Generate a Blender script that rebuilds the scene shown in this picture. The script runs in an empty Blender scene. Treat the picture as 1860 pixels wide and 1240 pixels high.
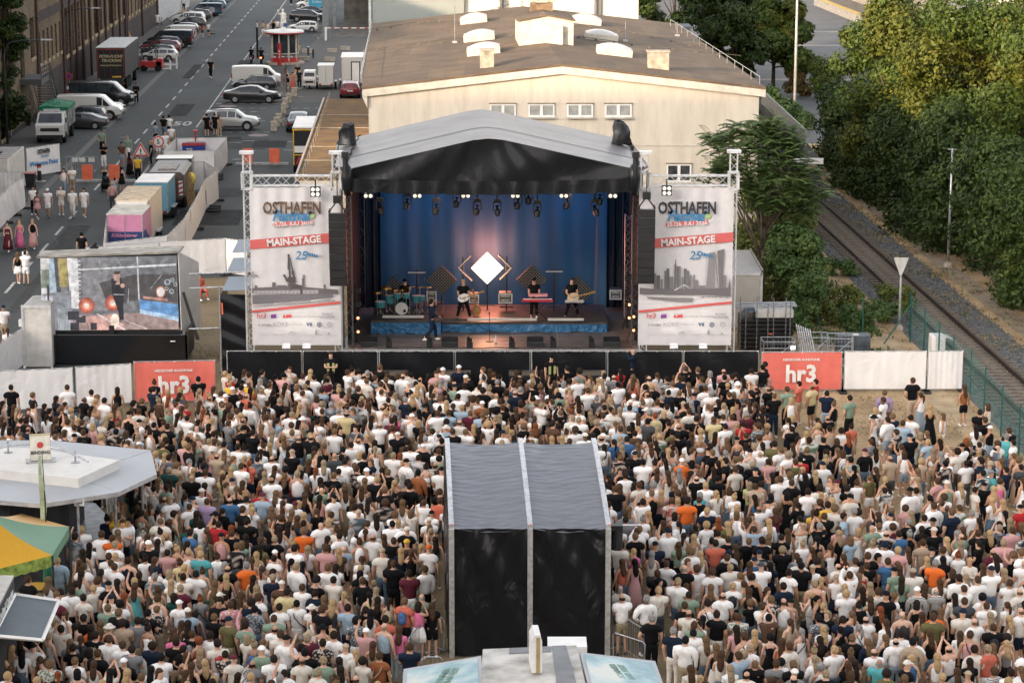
import bpy,bmesh,math,random
import numpy as np
from mathutils import Vector,Matrix,Euler
S=bpy.context.scene
COL=S.collection
R=math.radians
rnd=random.Random(7)
# ------------------------------------------------ camera, sky, sun, exposure
F=4350.;HC=23.;PT=R(12.);CX=930.;CY=620.
cam=bpy.data.objects.new('camera',bpy.data.cameras.new('camera'));COL.objects.link(cam)
cam.location=(0,0,HC);cam.rotation_euler=(R(90)-PT,0,0)
cam.data.sensor_width=36;cam.data.lens=36*F/1860
cam.data.clip_start=0.5;cam.data.clip_end=1500
S.camera=cam
SUN_EL=R(12.0);SUN_AZ=R(222)        # direction TOWARDS the sun, clockwise from +Y
w=bpy.data.worlds.new('World');S.world=w;w.use_nodes=True
nt=w.node_tree;nt.nodes.clear()
sky=nt.nodes.new('ShaderNodeTexSky');sky.sky_type='NISHITA';sky.sun_disc=False
sky.sun_elevation=SUN_EL;sky.sun_rotation=SUN_AZ;sky.air_density=1.2;sky.dust_density=3.0
hs=nt.nodes.new('ShaderNodeHueSaturation');hs.inputs['Saturation'].default_value=0.30
tint=nt.nodes.new('ShaderNodeMix');tint.data_type='RGBA';tint.blend_type='MULTIPLY'
tint.inputs[0].default_value=1.0;tint.inputs[7].default_value=(1.0,0.955,0.955,1)
bg=nt.nodes.new('ShaderNodeBackground');bg.inputs['Strength'].default_value=0.15
ou=nt.nodes.new('ShaderNodeOutputWorld')
nt.links.new(sky.outputs[0],hs.inputs['Color']);nt.links.new(hs.outputs[0],tint.inputs[6])
nt.links.new(tint.outputs[2],bg.inputs['Color']);nt.links.new(bg.outputs[0],ou.inputs['Surface'])
sl=bpy.data.lights.new('sun','SUN');sl.energy=1.9;sl.angle=R(0.6);sl.color=(1.0,0.72,0.46)
so=bpy.data.objects.new('sun',sl);COL.objects.link(so);so.location=(-60,-60,60)
sd=Vector((math.sin(SUN_AZ)*math.cos(SUN_EL),math.cos(SUN_AZ)*math.cos(SUN_EL),math.sin(SUN_EL)))
so.rotation_euler=sd.to_track_quat('Z','Y').to_euler()
S.view_settings.view_transform='Standard';S.view_settings.look='None'
S.view_settings.gamma=1;S.view_settings.exposure=2.05
# ------------------------------------------------ survey helpers: sight lines of the photograph to ground points
_c,_s=math.cos(PT),math.sin(PT)
def _ray(px,py):
    u=(px-CX)/F;v=(py-CY)/F
    return(u,_c-v*_s,-_s-v*_c)
def G(px,py,z=0.):
    r=_ray(px,py);t=(HC-z)/(-r[2]);return Vector((r[0]*t,r[1]*t,z))
def PY(px,py,Y):
    r=_ray(px,py);t=Y/r[1];return Vector((r[0]*t,Y,HC+r[2]*t))
def PX(X,Y,Z):
    d=Y*_c-(Z-HC)*_s;vz=Y*_s+(Z-HC)*_c
    return(CX+F*X/d,CY-F*vz/d)
DIR=Vector((-0.0437,1,0)).normalized()      # direction of street, rails and hall
DROT=math.atan2(0.0437,1)                     # the same as a turn about Z
# ------------------------------------------------ materials
MATS={}
def mk(name,col,rough=.6,metal=0.,var=.12,scale=3.,bump=0.,bscale=30.,emis=0.,alpha=None,dirt=None):
    if name in MATS:return MATS[name]
    m=bpy.data.materials.new(name);m.use_nodes=True;MATS[name]=m
    n=m.node_tree.nodes;l=m.node_tree.links;b=n['Principled BSDF']
    b.inputs['Roughness'].default_value=rough;b.inputs['Metallic'].default_value=metal
    if rough>=.84:b.inputs['Specular IOR Level'].default_value=.15
    c=(col[0],col[1],col[2],1)
    tc=n.new('ShaderNodeTexCoord')
    if var>0:
        nz=n.new('ShaderNodeTexNoise');nz.inputs['Scale'].default_value=scale;nz.inputs['Detail'].default_value=6
        l.new(tc.outputs['Object'],nz.inputs['Vector'])
        mx=n.new('ShaderNodeMix');mx.data_type='RGBA'
        d2=dirt if dirt else tuple(x*(1-2*var)for x in col)
        mx.inputs[6].default_value=(d2[0],d2[1],d2[2],1)
        mx.inputs[7].default_value=(min(col[0]*(1+var),1),min(col[1]*(1+var),1),min(col[2]*(1+var),1),1)
        mr=n.new('ShaderNodeMapRange');mr.inputs[1].default_value=.3;mr.inputs[2].default_value=.62
        l.new(nz.outputs[0],mr.inputs[0]);l.new(mr.outputs[0],mx.inputs[0]);l.new(mx.outputs[2],b.inputs['Base Color'])
    else:b.inputs['Base Color'].default_value=c
    if bump>0:
        nb=n.new('ShaderNodeTexNoise');nb.inputs['Scale'].default_value=bscale;nb.inputs['Detail'].default_value=4
        l.new(tc.outputs['Object'],nb.inputs['Vector'])
        bp=n.new('ShaderNodeBump');bp.inputs['Strength'].default_value=bump;bp.inputs['Distance'].default_value=.05
        l.new(nb.outputs[0],bp.inputs['Height']);l.new(bp.outputs[0],b.inputs['Normal'])
    if emis>0:
        b.inputs['Emission Color'].default_value=c;b.inputs['Emission Strength'].default_value=emis
    if alpha is not None:b.inputs['Alpha'].default_value=alpha
    return m
def node_mat(name,fn):
    if name in MATS:return MATS[name]
    m=bpy.data.materials.new(name);m.use_nodes=True;MATS[name]=m
    n=m.node_tree.nodes;l=m.node_tree.links
    fn(n,l,n['Principled BSDF']);return m
def _vcol(emis,rough=.6):
    def f(n,l,b):
        a=n.new('ShaderNodeAttribute');a.attribute_name='Col'
        if emis:
            b.inputs['Base Color'].default_value=(.01,.01,.01,1)
            l.new(a.outputs['Color'],b.inputs['Emission Color']);b.inputs['Emission Strength'].default_value=emis
        else:l.new(a.outputs['Color'],b.inputs['Base Color'])
        b.inputs['Roughness'].default_value=rough
        if rough>.8:b.inputs['Specular IOR Level'].default_value=.15
    return f
def _scr(n,l,b):
    a=n.new('ShaderNodeAttribute');a.attribute_name='Col';tc=n.new('ShaderNodeTexCoord')
    nz=n.new('ShaderNodeTexNoise');nz.inputs['Scale'].default_value=3.5;nz.inputs['Detail'].default_value=4;nz.inputs['Roughness'].default_value=.6;l.new(tc.outputs['Object'],nz.inputs[0])
    mr=n.new('ShaderNodeMapRange');mr.inputs[1].default_value=.35;mr.inputs[2].default_value=.65;mr.inputs[3].default_value=.62;mr.inputs[4].default_value=1.3;l.new(nz.outputs[0],mr.inputs[0])
    wv=n.new('ShaderNodeTexWave');wv.bands_direction='Z';wv.inputs['Scale'].default_value=7.5;l.new(tc.outputs['Object'],wv.inputs[0]);m2=n.new('ShaderNodeMapRange');m2.inputs[3].default_value=.78;m2.inputs[4].default_value=1.12;l.new(wv.outputs[0],m2.inputs[0])
    x1=n.new('ShaderNodeMix');x1.data_type='RGBA';x1.blend_type='MULTIPLY';x1.inputs[0].default_value=1;l.new(a.outputs['Color'],x1.inputs[6]);l.new(mr.outputs[0],x1.inputs[7])
    x2=n.new('ShaderNodeMix');x2.data_type='RGBA';x2.blend_type='MULTIPLY';x2.inputs[0].default_value=1;l.new(x1.outputs[2],x2.inputs[6]);l.new(m2.outputs[0],x2.inputs[7])
    b.inputs['Base Color'].default_value=(.012,.012,.014,1);b.inputs['Roughness'].default_value=.4;l.new(x2.outputs[2],b.inputs['Emission Color']);b.inputs['Emission Strength'].default_value=.24
PRINT=node_mat('printed_sheet',_vcol(0,.55))
CLOTHV=node_mat('crowd_colours',_vcol(0,.85))
SCREEN=node_mat('screen_glow',_scr)
WHITE=mk('white_paint',(.78,.76,.72),.45,var=.06,scale=1.5)
WMETAL=mk('white_metal',(.66,.66,.65),.4,.3,var=.1)
ALU=mk('aluminium',(.62,.62,.62),.38,.75,var=.12,scale=8)
STEEL=mk('galvanised_steel',(.42,.43,.44),.45,.7,var=.2,scale=6)
DSTEEL=mk('dark_steel',(.05,.055,.06),.5,.4,var=.2)
BLACK=mk('black_plastic',(.012,.012,.013),.45,var=.2)
BLACKP=mk('black_paint',(.014,.015,.017),.35,var=.2,scale=2)
RUB=mk('tyre_rubber',(.015,.015,.016),.85,var=.2)
CONC=mk('concrete',(.42,.37,.30),.85,var=.18,scale=4,bump=.3)
REDP=mk('red_paint',(.42,.03,.03),.4,var=.1)
ORNG=mk('orange_board',(.78,.16,.07),.5,var=.08)
GLASS=mk('dark_glass',(.03,.04,.05),.08,var=.3,scale=1)
def tarp(name,col,rough=.3,folds=(1.,1.,1.),strength=.6,sc=2.):
    def f(n,l,b):
        b.inputs['Base Color'].default_value=(*col,1);b.inputs['Roughness'].default_value=rough;b.inputs['Specular IOR Level'].default_value=.32
        tc=n.new('ShaderNodeTexCoord');mp=n.new('ShaderNodeMapping');mp.inputs['Scale'].default_value=folds
        nz=n.new('ShaderNodeTexNoise');nz.inputs['Scale'].default_value=sc;nz.inputs['Detail'].default_value=3;nz.inputs['Distortion'].default_value=.6
        bp=n.new('ShaderNodeBump');bp.inputs['Strength'].default_value=strength;bp.inputs['Distance'].default_value=.25
        l.new(tc.outputs['Object'],mp.inputs[0]);l.new(mp.outputs[0],nz.inputs['Vector'])
        l.new(nz.outputs[0],bp.inputs['Height']);l.new(bp.outputs[0],b.inputs['Normal'])
    return node_mat(name,f)
BTARP=tarp('black_tarpaulin',(.009,.010,.012),.30,(1,1,.6),.32,.9)
DTARP=tarp('tower_drape',(.008,.009,.011),.26,(1,1,.45),.75,1.3)
WTARP=tarp('white_tarpaulin',(.78,.755,.73),.5,(1,1,1),.35,1.3)
# ------------------------------------------------ mesh builder
class MB:
    def __init__(s):s.v=[];s.f=[];s.m=[];s.c=[];s.cur=0;s.col=None
    def add(s,vs,fs):
        o=len(s.v);s.v+=[tuple(x)for x in vs]
        for f in fs:s.f.append([i+o for i in f]);s.m.append(s.cur);s.c.append(s.col or(1,1,1))
        return s
    def box(s,c,d,rz=0.,rx=0.,ry=0.):
        x,y,z=d[0]/2,d[1]/2,d[2]/2
        E_=Euler((rx,ry,rz)).to_matrix();c=Vector(c)
        vs=[c+E_@Vector(p)for p in((-x,-y,-z),(x,-y,-z),(x,y,-z),(-x,y,-z),(-x,-y,z),(x,-y,z),(x,y,z),(-x,y,z))]
        return s.add(vs,[(3,2,1,0),(4,5,6,7),(0,1,5,4),(1,2,6,5),(2,3,7,6),(3,0,4,7)])
    def bbox(s,x0,x1,y0,y1,z0,z1):return s.box(((x0+x1)/2,(y0+y1)/2,(z0+z1)/2),(x1-x0,y1-y0,z1-z0))
    def ring(s,rings,cap=True,closed=True):
        n=len(rings[0]);vs=[p for r in rings for p in r];fs=[]
        for i in range(len(rings)-1):
            for j in range(n if closed else n-1):
                k=(j+1)%n
                fs.append((i*n+j,i*n+k,(i+1)*n+k,(i+1)*n+j))
        if cap:fs.append(tuple(reversed(range(n))));fs.append(tuple(range((len(rings)-1)*n,len(rings)*n)))
        return s.add(vs,fs)
    def tube(s,pts,r,n=6,cap=True):
        pts=[Vector(p)for p in pts];rr=r if isinstance(r,(list,tuple))else[r]*len(pts);rings=[]
        for i,p in enumerate(pts):
            t=(pts[min(i+1,len(pts)-1)]-pts[max(i-1,0)]).normalized()
            a=Vector((0,0,1))if abs(t.z)<.9 else Vector((0,1,0))
            u=t.cross(a).normalized();q=u.cross(t)
            rings.append([p+(u*math.cos(2*math.pi*k/n)+q*math.sin(2*math.pi*k/n))*rr[i]for k in range(n)])
        return s.ring(rings,cap)
    def bar(s,a,b,r=.02,n=4):return s.tube([a,b],r,n)
    def lathe(s,prof,c=(0,0,0),n=16,axis='z',sx=1.,sy=1.):
        rings=[]
        for(r,z)in prof:
            ring=[]
            for k in range(n):
                a=2*math.pi*k/n;x,y=r*math.cos(a)*sx,r*math.sin(a)*sy
                p=(x,y,z)if axis=='z' else((z,x,y)if axis=='x' else(x,z,-y))
                ring.append((p[0]+c[0],p[1]+c[1],p[2]+c[2]))
            rings.append(ring)
        return s.ring(rings)
    def ell(s,c,r,n=10,m=6):
        return s.lathe([(max(math.sin(math.pi*i/m),.02),-math.cos(math.pi*i/m)*r[2])for i in range(m+1)],c,n,'z',r[0],r[1])
    def poly(s,pts,col=None):
        if col is not None:s.col=col
        return s.add(pts,[tuple(range(len(pts)))])
    def prism(s,pts,off):
        off=Vector(off);n=len(pts);vs=[Vector(p)for p in pts];vs+=[p+off for p in vs]
        fs=[tuple(reversed(range(n))),tuple(range(n,2*n))]+[(i,(i+1)%n,n+(i+1)%n,n+i)for i in range(n)]
        return s.add(vs,fs)
    def grid(s,fn,nu,nv,two=False):
        vs=[fn(i/nu,j/nv)for j in range(nv+1)for i in range(nu+1)]
        fs=[(j*(nu+1)+i,j*(nu+1)+i+1,(j+1)*(nu+1)+i+1,(j+1)*(nu+1)+i)for j in range(nv)for i in range(nu)]
        return s.add(vs,fs)
    def truss(s,a,b,w=.29,r=.022,bay=None,rd=.011,tri=False):
        a=Vector(a);b=Vector(b);t=(b-a);L=t.length;t.normalize()
        up=Vector((0,0,1))if abs(t.z)<.9 else Vector((0,1,0))
        u=t.cross(up).normalized();q=u.cross(t).normalized();h=w/2
        cs=[(-h,-h),(h,-h),(h,h),(-h,h)]
        for x,y in cs:s.bar(a+u*x+q*y,b+u*x+q*y,r,5)
        n=max(1,round(L/(bay or w*1.1)))
        for i in range(n):
            p0=a+t*(L*i/n);p1=a+t*(L*(i+1)/n)
            for k in range(4):
                c0=cs[k];c1=cs[(k+1)%4]
                if i%2:c0,c1=c1,c0
                s.bar(p0+u*c0[0]+q*c0[1],p1+u*c1[0]+q*c1[1],rd,3)
        return s
    def build(s,name,mat,parent=None,smooth=False,label=None,cat=None,group=None,kind=None,loc=None,bevel=0):
        me=bpy.data.meshes.new(name);me.from_pydata(s.v,[],s.f)
        mats=mat if isinstance(mat,(list,tuple))else[mat]
        for m in mats:me.materials.append(m)
        if len(mats)>1:me.polygons.foreach_set('material_index',s.m)
        if any(c!=(1,1,1)for c in s.c):
            at=me.color_attributes.new('Col','FLOAT_COLOR','CORNER');d=[]
            for p,c in zip(me.polygons,s.c):d+=[c[0],c[1],c[2],1.]*p.loop_total
            at.data.foreach_set('color',d)
        if smooth is True:me.polygons.foreach_set('use_smooth',[True]*len(me.polygons))
        me.update();o=bpy.data.objects.new(name,me);COL.objects.link(o)
        if smooth=='auto':
            bm=bmesh.new();bm.from_mesh(me)
            for e in bm.edges:
                if len(e.link_faces)==2 and e.calc_face_angle(0)>.6:e.smooth=False
            for f in bm.faces:f.smooth=True
            bm.to_mesh(me);bm.free()
        if bevel:
            md=o.modifiers.new('bevel','BEVEL');md.width=bevel;md.segments=2;md.limit_method='ANGLE'
        if parent:o.parent=parent
        if loc:o.location=loc
        return tag(o,label,cat,group,kind)
def tag(o,label=None,cat=None,group=None,kind=None):
    if label:o['label']=label
    if cat:o['category']=cat
    if group:o['group']=group
    if kind:o['kind']=kind
    return o
def thing(name,label,cat,loc=(0,0,0),rz=0.,group=None,parent=None):
    o=bpy.data.objects.new(name,None);COL.objects.link(o);o.location=loc;o.rotation_euler=(0,0,rz)
    o.empty_display_size=.3
    if parent:o.parent=parent
    return tag(o,label,cat,group)
def children(o):return CH.get(o.name)or[x for x in bpy.data.objects if x.parent==o]
CH={}
def copy_tree(o,parent=None):
    kids=children(o);c=o.copy();COL.objects.link(c)
    if parent:c.parent=parent
    for k in kids:copy_tree(k,c)
    return c
def put(o,loc,rz=0.,label=None,group=None,sc=None):
    o.location=loc;o.rotation_euler=(0,0,rz)
    if label:o['label']=label
    if group:o['group']=group
    if sc:o.scale=(sc,sc,sc)
    return o
def text(body,size,loc,mat,parent=None,rot=(R(90),0,0),name='lettering',align='CENTER',shear=0.,bold=0.,ext=.004,sx=1.,spacing=1.):
    cu=bpy.data.curves.new(name,'FONT');cu.body=body;cu.size=size;cu.extrude=ext;cu.align_x=align
    cu.align_y='CENTER';cu.shear=shear;cu.offset=bold;cu.resolution_u=2;cu.space_character=spacing
    t=bpy.data.objects.new('t',cu);COL.objects.link(t)
    dg=bpy.context.evaluated_depsgraph_get();me=bpy.data.meshes.new_from_object(t.evaluated_get(dg))
    bpy.data.objects.remove(t);bpy.data.curves.remove(cu)
    me.materials.clear();me.materials.append(mat)
    o=bpy.data.objects.new(name,me);COL.objects.link(o);o.location=loc;o.rotation_euler=rot;o.scale=(sx,1,1)
    if parent:o.parent=parent
    return o
# ================================================ THE GROUND
def asph(n,l,b):
    tc=n.new('ShaderNodeTexCoord');nz=n.new('ShaderNodeTexNoise');nz.inputs['Scale'].default_value=.12;nz.inputs['Detail'].default_value=8
    n2=n.new('ShaderNodeTexNoise');n2.inputs['Scale'].default_value=14;n2.inputs['Detail'].default_value=4
    mp=n.new('ShaderNodeMapping');mp.inputs['Scale'].default_value=(1,.12,1)
    n3=n.new('ShaderNodeTexNoise');n3.inputs['Scale'].default_value=.9;n3.inputs['Detail'].default_value=3
    l.new(tc.outputs['Object'],nz.inputs[0]);l.new(tc.outputs['Object'],n2.inputs[0]);l.new(tc.outputs['Object'],mp.inputs[0]);l.new(mp.outputs[0],n3.inputs[0])
    r=n.new('ShaderNodeValToRGB');r.color_ramp.elements[0].position=.35;r.color_ramp.elements[0].color=(.030,.036,.036,1)
    r.color_ramp.elements[1].position=.66;r.color_ramp.elements[1].color=(.050,.056,.056,1);l.new(nz.outputs[0],r.inputs[0])
    ad=n.new('ShaderNodeMath');ad.operation='ADD';l.new(n2.outputs[0],ad.inputs[0]);l.new(n3.outputs[0],ad.inputs[1])
    mr=n.new('ShaderNodeMapRange');mr.inputs[1].default_value=.6;mr.inputs[2].default_value=1.4;mr.inputs[3].default_value=.75;mr.inputs[4].default_value=1.25;l.new(ad.outputs[0],mr.inputs[0])
    mx=n.new('ShaderNodeMix');mx.data_type='RGBA';mx.blend_type='MULTIPLY';mx.inputs[0].default_value=1;l.new(r.outputs[0],mx.inputs[6]);l.new(mr.outputs[0],mx.inputs[7])
    l.new(mx.outputs[2],b.inputs['Base Color']);b.inputs['Roughness'].default_value=.8
ASPH=node_mat('asphalt',asph)
def grassmat(name,c1,c2,c3,sc=.35):
    def f(n,l,b):
        tc=n.new('ShaderNodeTexCoord');nz=n.new('ShaderNodeTexNoise');nz.inputs['Scale'].default_value=sc;nz.inputs['Detail'].default_value=8
        n2=n.new('ShaderNodeTexNoise');n2.inputs['Scale'].default_value=9;n2.inputs['Detail'].default_value=6
        l.new(tc.outputs['Object'],nz.inputs[0]);l.new(tc.outputs['Object'],n2.inputs[0])
        r=n.new('ShaderNodeValToRGB');e=r.color_ramp.elements;e[0].position=.35;e[0].color=(*c1,1);e[1].position=.62;e[1].color=(*c3,1);m_=e.new(.47);m_.color=(*c2,1)
        ad=n.new('ShaderNodeMath');ad.operation='MULTIPLY_ADD';ad.inputs[1].default_value=.5;l.new(n2.outputs[0],ad.inputs[0]); 
        ml=n.new('ShaderNodeMath');ml.operation='MULTIPLY';ml.inputs[1].default_value=.5;l.new(nz.outputs[0],ml.inputs[0]);l.new(ml.outputs[0],ad.inputs[2])
        l.new(ad.outputs[0],r.inputs[0]);l.new(r.outputs[0],b.inputs['Base Color']);b.inputs['Roughness'].default_value=.95
        bp=n.new('ShaderNodeBump');bp.inputs['Strength'].default_value=.5;bp.inputs['Distance'].default_value=.06;l.new(n2.outputs[0],bp.inputs['Height']);l.new(bp.outputs[0],b.inputs['Normal'])
    return node_mat(name,f)
DRY=grassmat('dry_grass',(.085,.068,.036),(.165,.12,.062),(.24,.18,.10))
VERGE=grassmat('dry_verge',(.15,.10,.048),(.32,.22,.115),(.50,.36,.20),.5)
BALL=grassmat('ballast_stone',(.035,.038,.042),(.085,.088,.09),(.18,.175,.165),3.)
MOSS=grassmat('mossy_roof',(.075,.055,.038),(.135,.088,.045),(.24,.135,.045),.8)
def sheet(name,pts,z,m,kind='structure'):
    mb=MB();mb.poly([(p[0],p[1],z)for p in pts]);return mb.build(name,m,kind=kind)
sheet('ground',[(-700,-80),(700,-80),(700,1100),(-700,1100)],0,ASPH)
def strip(name,base,x0,x1,y0,y1,z,m):
    # a strip along the street direction through point base, offsets measured across
    def p(x,y):return(base[0]+x+(y-base[1])*DIR.x/DIR.y,y)
    return sheet(name,[p(x0,y0),p(x1,y0),p(x1,y1),p(x0,y1)],z,m)
PAVE=mk('paving',(.12,.115,.105),.85,var=.14,scale=1.2)
def pv(n,l,b):
    tc=n.new('ShaderNodeTexCoord');br=n.new('ShaderNodeTexBrick');br.inputs['Scale'].default_value=1.;br.inputs['Brick Width'].default_value=.6;br.inputs['Row Height'].default_value=.3
    br.inputs['Color1'].default_value=(.083,.078,.072,1);br.inputs['Color2'].default_value=(.098,.093,.085,1);br.inputs['Mortar'].default_value=(.07,.065,.06,1);br.inputs['Mortar Size'].default_value=.02
    l.new(tc.outputs['Object'],br.inputs[0]);l.new(br.outputs[0],b.inputs['Base Color']);b.inputs['Roughness'].default_value=.85
PAVE=node_mat('block_paving',pv)
sheet('field',[(-17.3,48),(20.6,48),(19.2,95),(17.5,128),(9,128),(-17.6,124)],.004,DRY)
strip('pavement',G(155,142),-.6,4.2,150,420,.006,PAVE)
strip('road_gutter',G(335,90),-.15,.35,120,420,.008,mk('gutter_stone',(.12,.118,.11),.8,var=.1))
sheet('paved_lot',[tuple(G(478,190)[:2]),tuple(G(672,182)[:2]),tuple(G(672,20)[:2]),tuple(G(585,60)[:2]),tuple(G(540,110)[:2])],.006,PAVE)
LINE=mk('road_marking_paint',(.42,.42,.40),.7,var=.25,scale=2)
# railway land
RB=G(1638,551)
strip('verge',RB,-10,18,60,330,.006,VERGE)
strip('trackbed',RB,-1.4,3.4,60,330,.012,BALL)
strip('footpath',RB,4.0,5.0,60,330,.012,mk('trodden_earth',(.27,.22,.16),.95,var=.15,scale=1))
strip('earth_path',RB,-3.1,-2.1,60,330,.012,mk('sandy_earth',(.42,.32,.20),.95,var=.15,scale=1))
YARD=strip('yard',G(1480,120),-12,30,180,420,.016,mk('yard_asphalt',(.085,.09,.095),.8,var=.1,scale=.3))
mb=MB()
for y in(58,83,113,145): 
    a=G(1380,y);mb.bbox(a.x-4,a.x+16,a.y-.8,a.y+.8,.0,.022)
mb.build('yard_paving_band',mk('pale_band',(.22,.20,.17),.8,var=.1),kind='structure')
# street paint: centre dashes, edge line, parking bays, the speed number
mb=MB();c0=G(245,261)
for k in range(-14,40):
    p=c0+DIR*(6.0*k);q=p+DIR*3.0
    mb.poly([(p.x-.08,p.y,.010),(p.x+.08,p.y,.010),(q.x+.08,q.y,.010),(q.x-.08,q.y,.010)])
mb.build('road_dashes',LINE,kind='structure')
e0=G(353,237)
strip('road_edge_line',e0,-.06,.06,190,420,.010,LINE)
mb=MB()
for(xa,xb,y)in((400,520,175.5),(392,500,188.5),(388,475,197),(434,472,203.5),(440,470,211),(410,490,240.5),(470,520,220),(480,560,176),(530,620,197),(560,672,40),(560,672,48)):
    a=G(xa,y);b_=G(xb,y);x=a.x
    while x<b_.x:
        mb.bbox(x,x+.5,a.y-.06,a.y+.06,.0,.0105);x+=1.
for(xa,xb,y)in((560,595,37),(562,597,47),(562,600,56),(568,600,64),(440,470,256),(508,540,258),(410,440,259),(515,532,273),(460,490,99),(455,472,86)):
    a=G(xa,y);b_=G(xb,y);mb.bbox(a.x,b_.x,a.y-.07,a.y+.07,.0,.0102)
mb.build('bay_markings',LINE,kind='structure')
PINKP=mk('worn_pink_paint',(.27,.22,.22),.8,var=.2);mb=MB()
for(x,y)in((414,193),(469,246)):
    c=G(x,y);mb.lathe([(.8,.0),(.8,.011)],(c.x,c.y,0),28)
mb.build('painted_parking_disc',PINKP,kind='structure')
o=text('50',2.6,G(331,225,.01),LINE,None,(0,0,DROT),'road_number',bold=.05,ext=.002,sx=.62);o.scale=(.6,1.5,1);o['kind']='structure'
# pavement side dirt patch beyond the wall of the factory
sheet('dirt_patch',[tuple(G(300,28)[:2]),tuple(G(338,22)[:2]),tuple(G(345,0)[:2]),tuple(G(320,0)[:2])],.02,VERGE)
rs=random.Random(21)
for i,(x,y,w_,l_,c)in enumerate(((395,260,3.2,7,0),(450,262,3.,6,1),(330,200,1.6,9,0),(300,330,1.5,10,1),(235,400,2.4,5,0),(120,440,1.4,12,1),(200,470,3.,3,0),(380,395,4.,6,0),(400,350,3,4,1),(440,120,1.2,12,0),(350,130,.9,14,0),(260,300,.5,16,0),(60,520,.5,14,1),(490,262,2.5,4,0))):
    g=G(x,y);sheet('asphalt_patch',[(g.x+a*w_/2+b*l_/2*DIR.x,g.y+b*l_/2)for a,b in((-1,-1),(1,-1),(1,1),(-1,1))],.0085+.0002*i,mk('old_patch',(.026,.029,.030),.85,var=.2,scale=1.5)if c==0 else mk('pale_patch',(.055,.057,.055),.85,var=.15,scale=1.5))
mb=MB()
for k in range(26):
    g=G(rs.uniform(20,480),rs.uniform(120,600));p=Vector((g.x,g.y,.0115));a=rs.uniform(-.3,.3)+(1.57 if rs.random()<.6 else 0)
    for j in range(9):
        q=p+Vector((math.cos(a),math.sin(a),0))*.6;n_=Vector((-math.sin(a),math.cos(a),0))*.018;mb.poly([p-n_,q-n_,q+n_,p+n_]);p=q;a+=rs.uniform(-.35,.35)
mb.build('tar_seam',mk('tar',(.012,.013,.014),.5,var=.1),kind='structure')
mb=MB()
for(x,y)in((300,240),(150,505),(262,350),(370,110),(430,290),(225,250)):g=G(x,y);mb.lathe([(.35,.0),(.35,.014)],(g.x,g.y,0),20)
mb.build('manhole_cover',mk('iron_cover',(.05,.045,.04),.5,.5,var=.3,scale=12),kind='structure')
# ---- railway track
tr=thing('railway_track','rusty single railway track on grey ballast beside the green fence','railway track',(RB.x,RB.y,0),DROT)
RUST=mk('rusty_rail',(.045,.028,.02),.6,.4,var=.3,scale=6);SLP=mk('weathered_sleeper',(.17,.142,.115),.9,var=.25,scale=3)
for x in(0,1.5):
    mb=MB();mb.bbox(x-.035,x+.035,-60,190,.12,.26);mb.bbox(x-.075,x+.075,-60,190,.085,.13);mb.build('rail',RUST,tr)
mb=MB();mb.bbox(-.55,2.05,-.13,.13,.0,.1);s0=mb.build('sleeper',SLP,tr);s0.location=(0,-40,0)
s0.location.y=-32.
for k in range(1,100):
    c=s0.copy();c.location.y=-32. +.65*k;c.rotation_euler.z=rnd.uniform(-.01,.01);c.location.x=rnd.uniform(-.04,.04);COL.objects.link(c)
mb=MB()
for k in list(range(-40,0))+list(range(100,340)):mb.box((.75,-32. +.65*k,.05),(2.6,.26,.1))
mb.build('sleeper',SLP,tr,kind='stuff')
# loose ballast stones as real geometry for a rough surface
mb=MB();rs=random.Random(3)
def stones(mb,n,x0,x1,y0,y1,r0,r1):
    for i in range(n):
        y=rs.uniform(y0,y1);x=rs.uniform(x0,x1)+RB.x+(y-RB.y)*DIR.x;r=rs.uniform(r0,r1)
        z=.02;a=rs.uniform(0,3)
        vs=[(x+r*math.cos(a+k*1.57)*rs.uniform(.6,1),y+r*math.sin(a+k*1.57)*rs.uniform(.6,1),z)for k in range(4)]+[(x+rs.uniform(-.3,.3)*r,y,z+r*rs.uniform(.6,1.2))]
        mb.add(vs,[(0,1,4),(1,2,4),(2,3,4),(3,0,4)])
stones(mb,9000,-1.3,3.5,88,170,.04,.09)
mb.build('ballast_stones',BALL,kind='stuff')

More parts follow.
